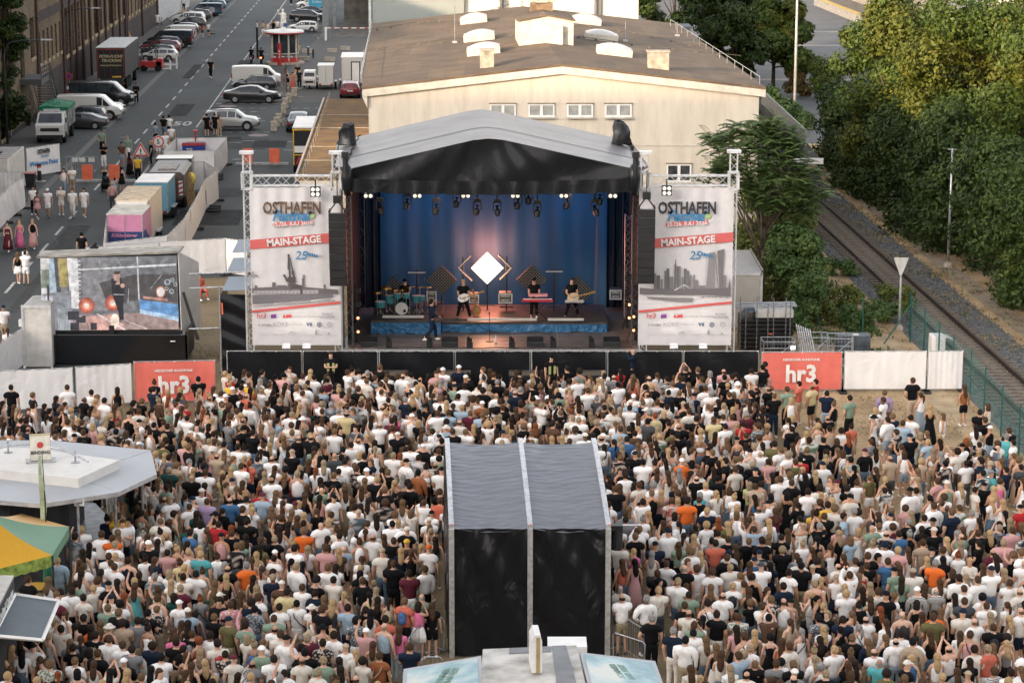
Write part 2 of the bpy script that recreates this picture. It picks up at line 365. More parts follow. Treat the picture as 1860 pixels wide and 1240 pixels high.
# ================================================ BUILDINGS
def brickmat(name,c1,c2,mo,sc=1.):
    def f(n,l,b):
        tc=n.new('ShaderNodeTexCoord');mp=n.new('ShaderNodeMapping');mp.inputs['Rotation'].default_value=(0,R(-90),R(-90))
        sep=n.new('ShaderNodeSeparateXYZ');cmb=n.new('ShaderNodeCombineXYZ');l.new(tc.outputs['Object'],sep.inputs[0])
        ad=n.new('ShaderNodeMath');l.new(sep.outputs[0],ad.inputs[0]);l.new(sep.outputs[1],ad.inputs[1]);l.new(ad.outputs[0],cmb.inputs[0]);l.new(sep.outputs[2],cmb.inputs[1])
        br=n.new('ShaderNodeTexBrick');br.inputs['Scale'].default_value=sc;br.inputs['Brick Width'].default_value=.5;br.inputs['Row Height'].default_value=.16;br.inputs['Mortar Size'].default_value=.02
        br.inputs['Color1'].default_value=(*c1,1);br.inputs['Color2'].default_value=(*c2,1);br.inputs['Mortar'].default_value=(*mo,1);l.new(cmb.outputs[0],br.inputs[0])
        nz=n.new('ShaderNodeTexNoise');nz.inputs['Scale'].default_value=.35;nz.inputs['Detail'].default_value=8;l.new(tc.outputs['Object'],nz.inputs[0])
        n2=n.new('ShaderNodeTexNoise');n2.inputs['Scale'].default_value=4.;n2.inputs['Detail'].default_value=4;l.new(tc.outputs['Object'],n2.inputs[0])
        ad2=n.new('ShaderNodeMath');l.new(nz.outputs[0],ad2.inputs[0]);l.new(n2.outputs[0],ad2.inputs[1])
        mr=n.new('ShaderNodeMapRange');mr.inputs[1].default_value=.7;mr.inputs[2].default_value=1.3;mr.inputs[3].default_value=.5;mr.inputs[4].default_value=1.4;l.new(ad2.outputs[0],mr.inputs[0])
        mx=n.new('ShaderNodeMix');mx.data_type='RGBA';mx.blend_type='MULTIPLY';mx.inputs[0].default_value=1;l.new(br.outputs[0],mx.inputs[6]);l.new(mr.outputs[0],mx.inputs[7])
        l.new(mx.outputs[2],b.inputs['Base Color']);b.inputs['Roughness'].default_value=.9
    return node_mat(name,f)
BR1=brickmat('pale_brick',(.215,.145,.082),(.155,.103,.06),(.12,.092,.064))
BR2=brickmat('yellow_brick',(.18,.115,.056),(.12,.078,.043),(.085,.064,.043))
BR3=brickmat('dark_red_brick',(.055,.03,.028),(.04,.025,.025),(.03,.025,.022))
PLAST=mk('pale_lintel',(.35,.26,.15),.8,var=.1)
WIN=mk('grimy_window',(.045,.048,.05),.3,var=.4,scale=3)
PIPE=mk('brown_pipe',(.06,.035,.028),.5,var=.1);PIPEG=mk('grey_pipe',(.07,.075,.08),.5,var=.1)
FB=G(72,209);FBO=Vector((FB.x,FB.y,0))
def facade(name,label,y0,y1,h,mats,wins,band=None,plinth=3.0,pipes=(),pm=PIPE):
    # local frame: +Y along the street, wall face at local x=0 facing +X
    t=thing(name,label,'building',FBO+DIR*y0,DROT);L=y1-y0
    mb=MB();n=sorted(wins,key=lambda q:q[0])
    # wall in front skin pieces around the openings (0.35 m deep) and a body behind
    xs=sorted(set([0,L]+[v for q in n for v in(q[0],q[0]+q[1])]));zs=sorted(set([plinth,h]+[v for q in n for v in(q[2],q[3])]))
    for i in range(len(xs)-1):
        for j in range(len(zs)-1):
            cx,cz=(xs[i]+xs[i+1])/2,(zs[j]+zs[j+1])/2
            if any(q[0]<cx<q[0]+q[1]and q[2]<cz<q[3]for q in n):continue
            mb.bbox(-.35,0,xs[i],xs[i+1],zs[j],zs[j+1])
    mb.bbox(-12,-.35,0,L,0,h);mb.build('wall',mats[0],t)
    mb=MB();mb.bbox(-.34,.06,0,L,0,plinth);mb.build('plinth',mats[1],t)
    if band:mb=MB();mb.bbox(-.02,.09,0,L,band[0],band[1]);mb.build('brick_band',mats[1],t)
    for q in n:
        if q[3]<plinth:continue
        mb=MB();mb.bbox(-.349,-.30,q[0],q[0]+q[1],q[2],q[3]);wd=mb.build('window',q[4]if len(q)>4 else WIN,t)
        mb=MB();nz=max(2,int((q[3]-q[2])/.7))
        for k in range(1,nz):zz=q[2]+(q[3]-q[2])*k/nz;mb.bbox(-.30,-.26,q[0],q[0]+q[1],zz-.03,zz+.03)
        for yy in(q[0]+.04,q[0]+q[1]/2,q[0]+q[1]-.04):mb.bbox(-.30,-.25,yy-.04,yy+.04,q[2],q[3])
        mb.build('window_frame',DSTEEL,wd)
        mb=MB();mb.bbox(-.3,.12,q[0]-.1,q[0]+q[1]+.1,q[2]-.28,q[2]);mb.build('sill',PLAST,wd)
    for y in pipes:
        mb=MB();mb.tube([(.16,y,0),(.16,y,h)],.13,8)
        for z in(2,5,8,11):mb.bbox(.0,.32,y-.16,y+.16,z,z+.1)
        mb.build('downpipe',pm,t)
    return t
W1=[(-16.5+k*6.2,1.9,4.2+.0,7.6)for k in range(4)if True]
w1=[]
for k,y in enumerate((-21,-14.2,-8.9,-3.4)):w1.append((y+30,2.2,3.9 if k in(2,)else 5.0,8.2));w1.append((y+30,2.2,10.2,13.6))
w1.append((10.5,2.6,.35,3.4,PIPEG))
b1=facade('brick_factory','pale brick end of the old factory with the steel staircase and tall windows',-30,.0,17,(BR1,BR3),w1,None,.35,(29.6,))
w2=[]
for y in(2.2,5.0,9.4,12.2):w2+=[(y,1.5,9.6,13.6,BR2)]
for y in(1.0,3.4,5.8,8.2,10.6,13.):w2+=[(y,1.0,4.1,6.7)]
for y in(16.5,20.5,24.5):w2+=[(y,2.0,3.4,9.0),(y,2.0,10.0,15)]
for y in range(29,62,4):w2+=[(y,2.3,3.6,9.2),(y,2.3,9.9,15)]
b2=facade('brick_factory','long yellow brick factory wing with dark plinth and rows of downpipes',0,63,17,(BR2,BR3),w2,(7.6,8.4),3.0,(14.6,19,23,27.4,33,39,45,51,57,62))
w3=[(y,1.2,z,z+2.2)for y in(3,6,10,13,17,20,24,27,31)for z in(3.2,7.2,11)]
b3=facade('brick_factory','far yellow brick factory end with small windows and dark plinth',63,97,15,(BR2,BR3),w3,(6.2,6.9),2.6,(.4,16,33))
mb=MB();g=FBO+DIR*97;mb.box((g.x-6.0,g.y+15,3.0),(12,30,6.0)); 
t=thing('white_shed','white boundary building past the end of the brick factory','building',(0,0,0));mb.build('wall',mk('pale_render',(.5,.5,.5),.8),t)
mb=MB();mb.box((g.x-6.0,g.y+15,6.1),(12.6,30.6,.25));mb.build('roof',PIPEG,t)
# staircase on the factory: landing, flight, two rails
st=thing('steel_staircase','grey steel outside staircase climbing the pale brick wall','staircase',FBO+DIR*(-9.5),DROT)
mb=MB();mb.bbox(0.02,1.7,0,4.2,3.45,3.9);mb.build('landing',PIPEG,st)
TRD=mk('worn_stair_tread',(.22,.19,.14),.8)
for k in range(14):mb=MB();mb.bbox(1.72-.0,4.2,3.3-.02,3.3,0,0); 
mb=MB()
for k in range(15):
    z=3.65-k*.245;y=4.2+k*.30;mb.bbox(.3,1.75,y,y+.30,z-.04,z)
mb.build('tread',TRD,st)
mb=MB()
for x in(.26,1.8):mb.prism([(x,4.2,3.8),(x,8.8,.25),(x,8.8,0),(x,4.2,3.45)],(.05,0,0))
mb.build('stringer',PIPEG,st)
mb=MB()
for zz in(.35,.7,1.05):
    mb.bar((1.8,4.2,3.7+zz),(1.8,8.8,.1+zz),.03);mb.bar((1.7,0,3.9+zz),(1.7,4.2,3.8+zz),.03)
for k in range(8):mb.bar((1.8,4.2+k*.65,3.7-k*.51),(1.8,4.2+k*.65,4.75-k*.51),.03)
for k in range(5):mb.bar((1.7,k*1.05,3.9),(1.7,k*1.05,4.95),.03)
mb.build('handrail',PIPEG,st)

# ---- the hall behind the stage
def stucco(name,c1,c2):
    def f(n,l,b):
        tc=n.new('ShaderNodeTexCoord');mp=n.new('ShaderNodeMapping');mp.inputs['Scale'].default_value=(1.6,1,.28)
        nz=n.new('ShaderNodeTexNoise');nz.inputs['Scale'].default_value=1.1;nz.inputs['Detail'].default_value=8;nz.inputs['Roughness'].default_value=.65
        l.new(tc.outputs['Object'],mp.inputs[0]);l.new(mp.outputs[0],nz.inputs[0])
        r=n.new('ShaderNodeValToRGB');r.color_ramp.elements[0].position=.30;r.color_ramp.elements[0].color=(*c2,1);r.color_ramp.elements[1].position=.58;r.color_ramp.elements[1].color=(*c1,1)
        l.new(nz.outputs[0],r.inputs[0]);l.new(r.outputs[0],b.inputs['Base Color']);b.inputs['Roughness'].default_value=.9
    return node_mat(name,f)
STU=stucco('cream_render',(.59,.525,.43),(.47,.415,.325));TRIM=mk('cream_trim',(.50,.46,.39),.7,var=.1)
def felt(n,l,b):
    tc=n.new('ShaderNodeTexCoord');br=n.new('ShaderNodeTexBrick');br.inputs['Scale'].default_value=1;br.inputs['Brick Width'].default_value=1.0;br.inputs['Row Height'].default_value=5.;br.inputs['Mortar Size'].default_value=.02;br.inputs['Mortar Smooth'].default_value=.3
    br.inputs['Color1'].default_value=(.095,.066,.042,1);br.inputs['Color2'].default_value=(.125,.088,.054,1);br.inputs['Mortar'].default_value=(.08,.065,.052,1)
    l.new(tc.outputs['Object'],br.inputs[0]);nz=n.new('ShaderNodeTexNoise');nz.inputs['Scale'].default_value=.6;nz.inputs['Detail'].default_value=8;l.new(tc.outputs['Object'],nz.inputs[0])
    n3=n.new('ShaderNodeTexNoise');n3.inputs['Scale'].default_value=16;n3.inputs['Detail'].default_value=4;l.new(tc.outputs['Object'],n3.inputs[0])
    ad=n.new('ShaderNodeMath');l.new(nz.outputs[0],ad.inputs[0]);l.new(n3.outputs[0],ad.inputs[1])
    mr=n.new('ShaderNodeMapRange');mr.inputs[1].default_value=.6;mr.inputs[2].default_value=1.4;mr.inputs[3].default_value=.5;mr.inputs[4].default_value=1.5;l.new(ad.outputs[0],mr.inputs[0])
    mx=n.new('ShaderNodeMix');mx.data_type='RGBA';mx.blend_type='MULTIPLY';mx.inputs[0].default_value=1;l.new(br.outputs[0],mx.inputs[6]);l.new(mr.outputs[0],mx.inputs[7])
    l.new(mx.outputs[2],b.inputs['Base Color']);b.inputs['Roughness'].default_value=.9
FELT=node_mat('roofing_felt',felt)
HY=125.;HL=42.
hx0,hx1,hxm,ze,zr=-7.75,13.15,2.6,10.0,11.2
hall=thing('gable_hall','cream rendered hall with shallow brown gable roof behind the stage','building',(0,HY,0))
def hy(x,y):return(x-y*.0437,y)       # sheared frame: gable across, flanks along the street
mb=MB();a=[(hx0+.25,0,0),(hx1-.25,0,0),(hx1-.25,0,ze-.3),(hxm,0,zr-.3),(hx0+.25,0,ze-.3)]
mb.prism(a,(-HL*.0437,HL,0));mb.build('wall',STU,hall)
mb=MB()
def slab(xa,za,xb,zb,y0,y1,t):
    vs=[(xa-y0*.0437,y0,za),(xb-y0*.0437,y0,zb),(xb-y1*.0437,y1,zb),(xa-y1*.0437,y1,za)]
    mb.add(vs+[(p[0],p[1],p[2]-t)for p in vs],[(0,1,2,3),(7,6,5,4),(0,4,5,1),(1,5,6,2),(2,6,7,3),(3,7,4,0)])
slab(hx0-.1,ze,hxm,zr,-.15,HL+.2,.12);slab(hxm,zr,hx1+.1,ze,-.15,HL+.2,.12)
mb.build('roof',FELT,hall)
mb=MB()
slab(hx0-.06,ze-.13,hxm,zr-.13,-.22,.0-.003,.38);slab(hxm,zr-.13,hx1+.06,ze-.13,-.22,-.003,.38)
mb.add([(hx0-.06,-.18,ze-.5),(hx0+.2,-.18,ze-.5),(hx0+.2,-.18,ze-1.1),(hx0-.06,0,ze-.5),(hx0+.2,0,ze-.5),(hx0+.2,0,ze-1.1)],[(0,2,1),(3,4,5),(0,3,5,2),(1,2,5,4),(0,1,4,3)])
mb.build('cornice',TRIM,hall)
mb=MB();mb.bbox(hx0+.3,hx1-.3,-.03,-.0,6.9,6.96);mb.build('string_course',TRIM,hall)
def window(t,xa,xb,ya,yb,Y,blind=True,pr=0.):
    a=PY(xa,ya,Y);b_=PY(xb,yb,Y);x0,x1,z1,z0=a.x,b_.x,a.z,b_.z
    L0=t.location;f=MB();y=Y-L0.y
    f.bbox(x0,x1,y-.05,y-.005,z0,z1);w_=f.build('window',mk('grey_blind',(.30,.30,.27),.6)if blind else WIN,t)
    f=MB();e=.075
    for(p,q_)in((x0,x0+e),(x1-e,x1),((x0+x1)/2-e,(x0+x1)/2+e)):f.bbox(p,q_,y-.09,y-.052,z0,z1)
    f.bbox(x0+e,x1-e,y-.088,y-.053,z1-e,z1);f.bbox(x0+e,x1-e,y-.088,y-.053,z0,z0+e);f.build('window_frame',WHITE,w_)
    f=MB();f.bbox(x0-.06,x1+.06,y-.2,y-.003,z0-.09,z0-.005);f.build('sill',TRIM,w_)
    f=MB();f.bbox(x0-.05,x1+.05,y-.12,y-.004,z1+.003,z1+.06);f.build('lintel',mk('dark_lintel',(.25,.2,.13),.9),w_)  # thin dark brown lintel strip over the window
for xa,xb in((890,937),(960,1007),(1030,1077),(1099,1147)):window(hall,xa,xb,189,212,HY)
window(hall,1211,1255,298,330,HY,False)
def roofpt(px,py):
    z=10.6
    for i in range(12):
        g=G(px,py,z);yy=g.y-HY;x=g.x+yy*.0437
        z=zr-abs(x-hxm)*(zr-ze)/(hx1-hxm)
    return Vector((g.x,g.y-HY,z))
# roof furniture belongs to the hall
SKYL=mk('milky_dome',(.46,.45,.44),.3,var=.05)
for(xa,xb,yb)in((835,885,43),(841,899,75),(847,909,100),(1040,1093,45),(1063,1124,75),(1084,1150,102)):
    p=roofpt((xa+xb)/2,yb);sc=125/3.6;wd=(xb-xa)/33.2*(HY+p.y)/135;sgn=1 if p.x<hxm-1 else-1
    f=MB();f.box((p.x,p.y+1.1,p.z+.16),(wd,2.1,.42),ry=-.1*sgn);kb=f.build('skylight',TRIM,hall)
    f=MB();f.grid(lambda u,v:(p.x+(u-.5)*wd*.96,p.y+1.1+(v-.5)*2.0,p.z+.36+(u-.5)*wd*.1*sgn+.25*(1-(2*u-1)**2)**.8*(1-(2*v-1)**4)),10,8);f.build('dome',SKYL,kb,smooth=True)
for(xa,xb,yt,yb)in((872,897,95,123),(1177,1215,92,126)):
    p=roofpt((xa+xb)/2,yb);wd=(xb-xa)/33.8;f=MB();h=.9
    f.bbox(p.x-wd/2,p.x+wd/2,p.y,p.y+.8,p.z-.3,p.z+h);v_=f.build('roof_vent',mk('weathered_render',(.34,.30,.24),.9,var=.2),hall)
    f=MB();f.bbox(p.x-wd/2-.06,p.x+wd/2+.06,p.y-.06,p.y+.86,p.z+h,p.z+h+.06);f.build('vent_cap',CONC,v_)
p=roofpt(992,78);f=MB();hw=1.56
f.prism([(p.x-hw,p.y,p.z-.5),(p.x+hw,p.y,p.z-.5),(p.x+hw,p.y,p.z+1.25),(p.x,p.y,p.z+1.55),(p.x-hw,p.y,p.z+1.25)],(-.2,5,0));rh=f.build('roof_house',TRIM,hall)
mb=MB();h_=p.z+1.33
for sx in(-1,1):
    vs=[(p.x+sx*(hw+.12),p.y-.15,h_-.04),(p.x,p.y-.15,h_+.28),(p.x-.22,p.y+5.1,h_+.28),(p.x-.22+sx*(hw+.12),p.y+5.1,h_-.04)]
    mb.add(vs+[(q[0],q[1],q[2]-.07)for q in vs],[(0,1,2,3),(7,6,5,4),(0,4,5,1),(1,5,6,2),(2,6,7,3),(3,7,4,0)])
mb.build('roof_house_roof',FELT,rh)
f=MB();f.bbox(p.x+.02,p.x+.95,p.y-.35,p.y-.003,p.z-.3,p.z+.98);f.build('plant_box',TRIM,rh)
f=MB();f.bbox(p.x-.9,p.x+.45,p.y+4.0,p.y+4.9,p.z+1.2,p.z+1.95);c_=f.build('chimney',mk('old_brick',(.2,.14,.09),.9,var=.2),hall)
f=MB();f.bbox(p.x-1.05,p.x+.6,p.y+3.9,p.y+5.0,p.z+2.05,p.z+2.2);f.bbox(p.x-.8,p.x-.6,p.y+4.1,p.y+4.8,p.z+1.95,p.z+2.05);f.bbox(p.x+.2,p.x+.4,p.y+4.1,p.y+4.8,p.z+1.95,p.z+2.05);f.build('chimney_cap',CONC,c_)
mb=MB()
for(pts)in(((662,95),(760,83),(840,75)),((660,60),(760,43),(835,38),(930,10)),((1045,47),(1150,63),(1290,92)),((1050,70),(1180,88),(1345,105))):
    q=[roofpt(*a)+Vector((0,0,.12))for a in pts];mb.tube(q,.018,4)
    for i in range(len(q)-1):
        for k in range(4):c=q[i].lerp(q[i+1],k/4);mb.box((c.x,c.y,c.z-.07),(.16,.16,.12))
mb.build('lightning_wire',mk('wire_dark',(.10,.085,.065),.7),hall)
mb=MB()
for(x,yb,h)in((826,78,2.4),(1136,76,1.3),(1230,66,.9),(694,126,.0)):
    if h:c=roofpt(x,yb);mb.tube([c,c+Vector((0,0,h))],.025,5);mb.box(c+Vector((0,0,.05)),(.3,.3,.1))
mb.build('lightning_rod',STEEL,hall)
mb=MB()
for(x0,y0,x1_,y1_)in((655,150,675,52),(1380,155,1218,48)):
    a=roofpt(x0,y0);b_=roofpt(x1_,y1_)
    for k in range(14):c=a.lerp(b_,k/13);mb.bar(c,c+Vector((0,0,.45)),.02)
    mb.bar(a+Vector((0,0,.45)),b_+Vector((0,0,.45)),.02)
mb.build('edge_rail',STEEL,hall)
# ---- low annex with the mossy roof
A0=G(590,180,5);A1=G(541,318,5);xr=hx0+.2
an=thing('annex','low annex with rusty brown mossy flat roof beside the hall','building',(0,0,0))
axl=lambda y:A1.x+(y-A1.y)*(A0.x-A1.x)/(A0.y-A1.y);axr=lambda y:xr-(y-HY)*.0437
ya,yb_=126.5,A0.y
mb=MB();q=[(axl(ya),ya),(axr(ya),ya),(axr(yb_),yb_),(axl(yb_),yb_)]
mb.prism([(a[0]+(.15 if i in(0,3)else 0),a[1],0)for i,a in enumerate(q)],(0,0,4.85));mb.build('wall',STU,an)
mb=MB();mb.prism([(a[0],a[1],4.85)for a in q],(0,0,.15));mb.build('roof',MOSS,an)
mb=MB();mb.prism([(axl(ya)-.12,ya,4.8),(axl(ya)-.002,ya,4.8),(axl(yb_)-.002,yb_,4.8),(axl(yb_)-.12,yb_,4.8)],(0,0,.3));mb.build('roof_edge',mk('zinc_edge',(.35,.3,.25),.5,.3),an)
mb=MB()
for k in range(16): 
    y=ya+(yb_-ya)*k/15;x=axl(y)+.35;mb.bar((x,y,5),(x,y,5.5),.02)
mb.bar((axl(ya)+.35,ya,5.5),(axl(yb_)+.35,yb_,5.5),.02)
for y in(133,139,148,155):mb.bar((axl(y),y,5.06),(axr(y),y,5.06),.03)
mb.build('lightning_wire',mk('wire_grey',(.3,.27,.22),.6),an)
# ---- loading canopy on the far flank of the hall
cn=thing('loading_canopy','dark loading platform roof with white edge on the right flank of the hall','canopy',(0,0,0))
q=[G(1428,287,4.2),G(1492,290,4.2),G(1398,180,4.2),G(1372,180,4.2)]
mb=MB();mb.prism([(a.x,a.y,4.05)for a in q],(0,0,.15));mb.build('roof',mk('dark_felt',(.06,.055,.05),.9),cn)
mb=MB();mb.prism([(q[0].x-3.5,q[0].y-.15,3.95),(q[1].x+.1,q[1].y-.15,3.95),(q[1].x+.1,q[1].y,3.95),(q[0].x-3.5,q[0].y,3.95)],(0,0,.33));mb.build('fascia',WHITE,cn)
mb=MB();a=G(1383,190,4.2);b_=G(1463,268,4.2);mb.prism([(a.x,a.y,4.25),(a.x+.08,a.y,4.25),(b_.x+.08,b_.y,4.25),(b_.x,b_.y,4.25)],(0,0,1.));mb.build('side_screen',mk('corrugated_panel',(.3,.3,.28),.6,var=.25,scale=5),cn)
mb=MB()
for y in(132,142,152):mb.bar((15.6-(y-125)*.0437,y,0),(15.6-(y-125)*.0437,y,4.05),.08,6)
mb.build('post',DSTEEL,cn)
# ---- buildings across the top
def ribs(name,col,sc):
    def f(n,l,b):
        tc=n.new('ShaderNodeTexCoord');wv=n.new('ShaderNodeTexWave');wv.inputs['Scale'].default_value=sc;wv.bands_direction='X'
        l.new(tc.outputs['Object'],wv.inputs[0]);mr=n.new('ShaderNodeMapRange');mr.inputs[3].default_value=.82;mr.inputs[4].default_value=1.08;l.new(wv.outputs[0],mr.inputs[0])
        mx=n.new('ShaderNodeMix');mx.data_type='RGBA';mx.blend_type='MULTIPLY';mx.inputs[0].default_value=1;mx.inputs[6].default_value=(*col,1);l.new(mr.outputs[0],mx.inputs[7]);l.new(mx.outputs[2],b.inputs['Base Color'])
        bp=n.new('ShaderNodeBump');bp.inputs['Strength'].default_value=.5;bp.inputs['Distance'].default_value=.03;l.new(wv.outputs[0],bp.inputs['Height']);l.new(bp.outputs[0],b.inputs['Normal']);b.inputs['Roughness'].default_value=.6
    return node_mat(name,f)
BY=186.
x0=PY(672,20,BY).x;x1_=PY(843,20,BY).x;x2=PY(1160,20,BY).x
t=thing('clad_building','grey green ribbed metal building behind the hall roof','building',(x0,BY,0))
mb=MB();mb.bbox(0,x1_-x0,0,30,0,20);mb.build('wall',ribs('green_grey_cladding',(.25,.28,.265),5.),t)
mb=MB();mb.bbox(0,x1_-x0,-.12,-.003,12.0,12.25);mb.bbox(-.1,.1,-.14,-.002,0,20);mb.build('trim',mk('clad_trim',(.42,.45,.42),.6),t)
t=thing('clad_building','cream panel building with thin dark joints behind the hall roof','building',(x1_,BY,0))
mb=MB();mb.bbox(0.02,x2-x1_,.4,30,0,20);mb.build('wall',mk('cream_panels',(.62,.57,.47),.7,var=.05,scale=.5),t)
mb=MB();w_=x2-x1_
for x in(w_*.33,w_*.9-1.5):mb.bbox(x,x+.05,.37,.398,0,20)
mb.bbox(0.02,w_,.372,.397,12.05,12.1);mb.build('joint',DSTEEL,t)
for x in(2.9,10.2):
    f=MB();f.tube([(x,.0,0),(x,.0,20)],.17,8);f.build('flue_pipe',PIPEG,t)
# parking deck
D0=G(592,72)
pd=thing('parking_deck','open steel parking deck with a ramp behind the barrier gate','parking deck',(D0.x,D0.y,0))
DK=mk('deck_concrete',(.14,.13,.115),.85,var=.2,scale=1);GST=mk('deck_steel',(.20,.22,.22),.5,.2)
mb=MB();mb.bbox(0,9,14,34,4.9,5.2);mb.build('deck_slab',DK,pd)
mb=MB();mb.bbox(0,9,30,30.3,0,5.0);mb.bbox(8.4,9,8,30,0,5.0);mb.build('back_wall',DK,pd)
mb=MB();mb.bbox(-.1,9,13.6,13.99,4.5,5.3)
for x in(.1,3.4,6.2):mb.bbox(x-.08,x+.08,13.7,13.9,5.3,9)
mb.bbox(-.1,9,13.72,13.84,6.2,6.3);mb.build('railing',GST,pd)
mb=MB();mb.bbox(-.35,.35,-.35,.35,0,11);mb.build('column',GST,pd);MB().bbox(-.2,.2,13.8,14.2,0,4.5).build('column',GST,pd)
mb=MB();mb.prism([(.5,2,.0),(8.3,2,.0),(8.3,29,.06),(.5,29,.06)],(0,0,.03));mb.build('ramp',DK,pd)
mb=MB();mb.bbox(0.36,9,15,30,5.201,5.21);mb.bbox(-.2,9,34,34.3,5.2,11);mb.build('upper_wall',PLAST,pd)
# building far right top and loading dock
t=thing('loading_dock','white loading dock with yellow edge across the far yard','loading dock',(0,0,0))
q=[G(1470,0),G(1560,48),G(1700,48),G(1700,-30),G(1420,-30)]
a,b_=G(1478,10),G(1562,44);n_=Vector((6,10,0))
mb=MB();mb.prism([(a.x,a.y,0),(b_.x,b_.y,0),(b_.x+20,b_.y+8,0),(a.x+20,a.y+40,0)],(0,0,1.1));mb.build('platform',mk('dock_shade_grey',(.22,.21,.19),.8,var=.2),t)  # white platform greyed, the yard's shade is put into its colour
mb=MB();mb.prism([(a.x-.1,a.y-.1,1.1),(b_.x-.1,b_.y-.1,1.1),(b_.x+.25,b_.y+.2,1.1),(a.x+.25,a.y+.2,1.1)],(0,0,.2));mb.build('edge',mk('yellow_edge',(.3,.22,.05),.6),t)
mb=MB();mb.prism([(a.x+.3,a.y+.3,1.11),(b_.x+.3,b_.y+.3,1.11),(b_.x+3.5,b_.y+4,1.11),(a.x+3.5,a.y+5,1.11)],(0,0,.04));mb.build('dock_floor',DK,t)
mb=MB();mb.prism([(a.x+3.6,a.y+5,1.1),(b_.x+3.6,b_.y+4,1.1),(b_.x+20,b_.y+8,1.1),(a.x+20,a.y+40,1.1)],(0,0,6));mb.build('wall',mk('dock_wall',(.2,.18,.15),.8),t)
t=thing('white_house','cream building corner above the trees at the far right','building',tuple(PY(1793,20,225).xy)+(0,))
mb=MB();mb.bbox(0,14,0,20,0,18);mb.build('wall',TRIM,t);mb=MB();mb.bbox(1.5,2.6,-.05,-.002,9.2,10.6);mb.build('window',WIN,t);mb=MB();mb.bbox(-.3,14.3,-.3,20.3,18,18.4);mb.build('roof',FELT,t)
t=thing('substation_hut','small grey hut under the dark trees behind the hall','hut',tuple(PY(1196,60,200).xy)+(0,))
mb=MB();mb.bbox(0,2.6,0,3,0,7);mb.build('wall',mk('hut_grey',(.25,.27,.24),.8),t);mb=MB();mb.bbox(-.15,2.75,-.15,3.15,7,7.2);mb.build('roof',mk('hut_roof',(.16,.18,.2),.7),t)
# ---- unseen house row added behind the camera, heights and gap shaped for evening shade
HB=[(-300,-155,48,'left of the gap'),(-155,-137,42.5,'lower one in the gap'),(-137,-70,48,'right of the gap'),(-70,-8,47,'nearest to the viewpoint')]
for i,(xa,xb,h,lb)in enumerate(HB):
    t=thing('shade_block','tall cream apartment block in the row behind the viewpoint, '+lb,'building',(xa,-22,0))
    MB().bbox(0,xb-xa-.05,0,14,0,h-.5).build('wall',STU,t);MB().bbox(-.3,xb-xa-.35,-.3,14.3,h-.49,h).build('roof',FELT,t)
    mb=MB()
    for fl in range(int(h/3)-1):
        x=1.5
        while x<xb-xa-2:mb.bbox(x,x+1.4,14.01,14.05,1+fl*3,2.6+fl*3);x+=3
    mb.build('window',GLASS,t,kind='stuff')
b0=facade('brick_factory','near brick wing of the factory outside the left edge of the picture',-78,-30.2,19.5,(BR1,BR3),[(y,2.2,z,z+3)for y in(4,12,20,28,36)for z in(4,9,14)],None,.35)  # added out of view to cast shade across the yard
# ================================================ VEHICLES
def paint(name,col,rough=.25,metal=.0):
    def f(n,l,b):
        b.inputs['Base Color'].default_value=(*col,1);b.inputs['Roughness'].default_value=rough;b.inputs['Metallic'].default_value=metal
        b.inputs['Coat Weight'].default_value=.5;b.inputs['Coat Roughness'].default_value=.08
    return node_mat(name,f)
P=dict(black=paint('black_car_paint',(.008,.009,.011)),grey=paint('dark_grey_car_paint',(.035,.037,.038),.3,.3),white=paint('white_car_paint',(.62,.6,.56)),
         silver=paint('silver_car_paint',(.36,.355,.34),.35,.4),red=paint('red_car_paint',(.17,.012,.016)),blue=paint('blue_black_car_paint',(.012,.018,.03)),teal=paint('blue_car_paint',(.02,.09,.14)),navy=paint('navy_paint',(.012,.03,.12)))
TAIL=mk('tail_light',(.35,.01,.015),.25,var=0);HEAD=mk('head_light',(.6,.6,.6),.1,var=0);PLATE=mk('number_plate',(.6,.6,.58),.5,var=0);RIM=mk('wheel_rim',(.33,.33,.34),.4,.3,var=.05)
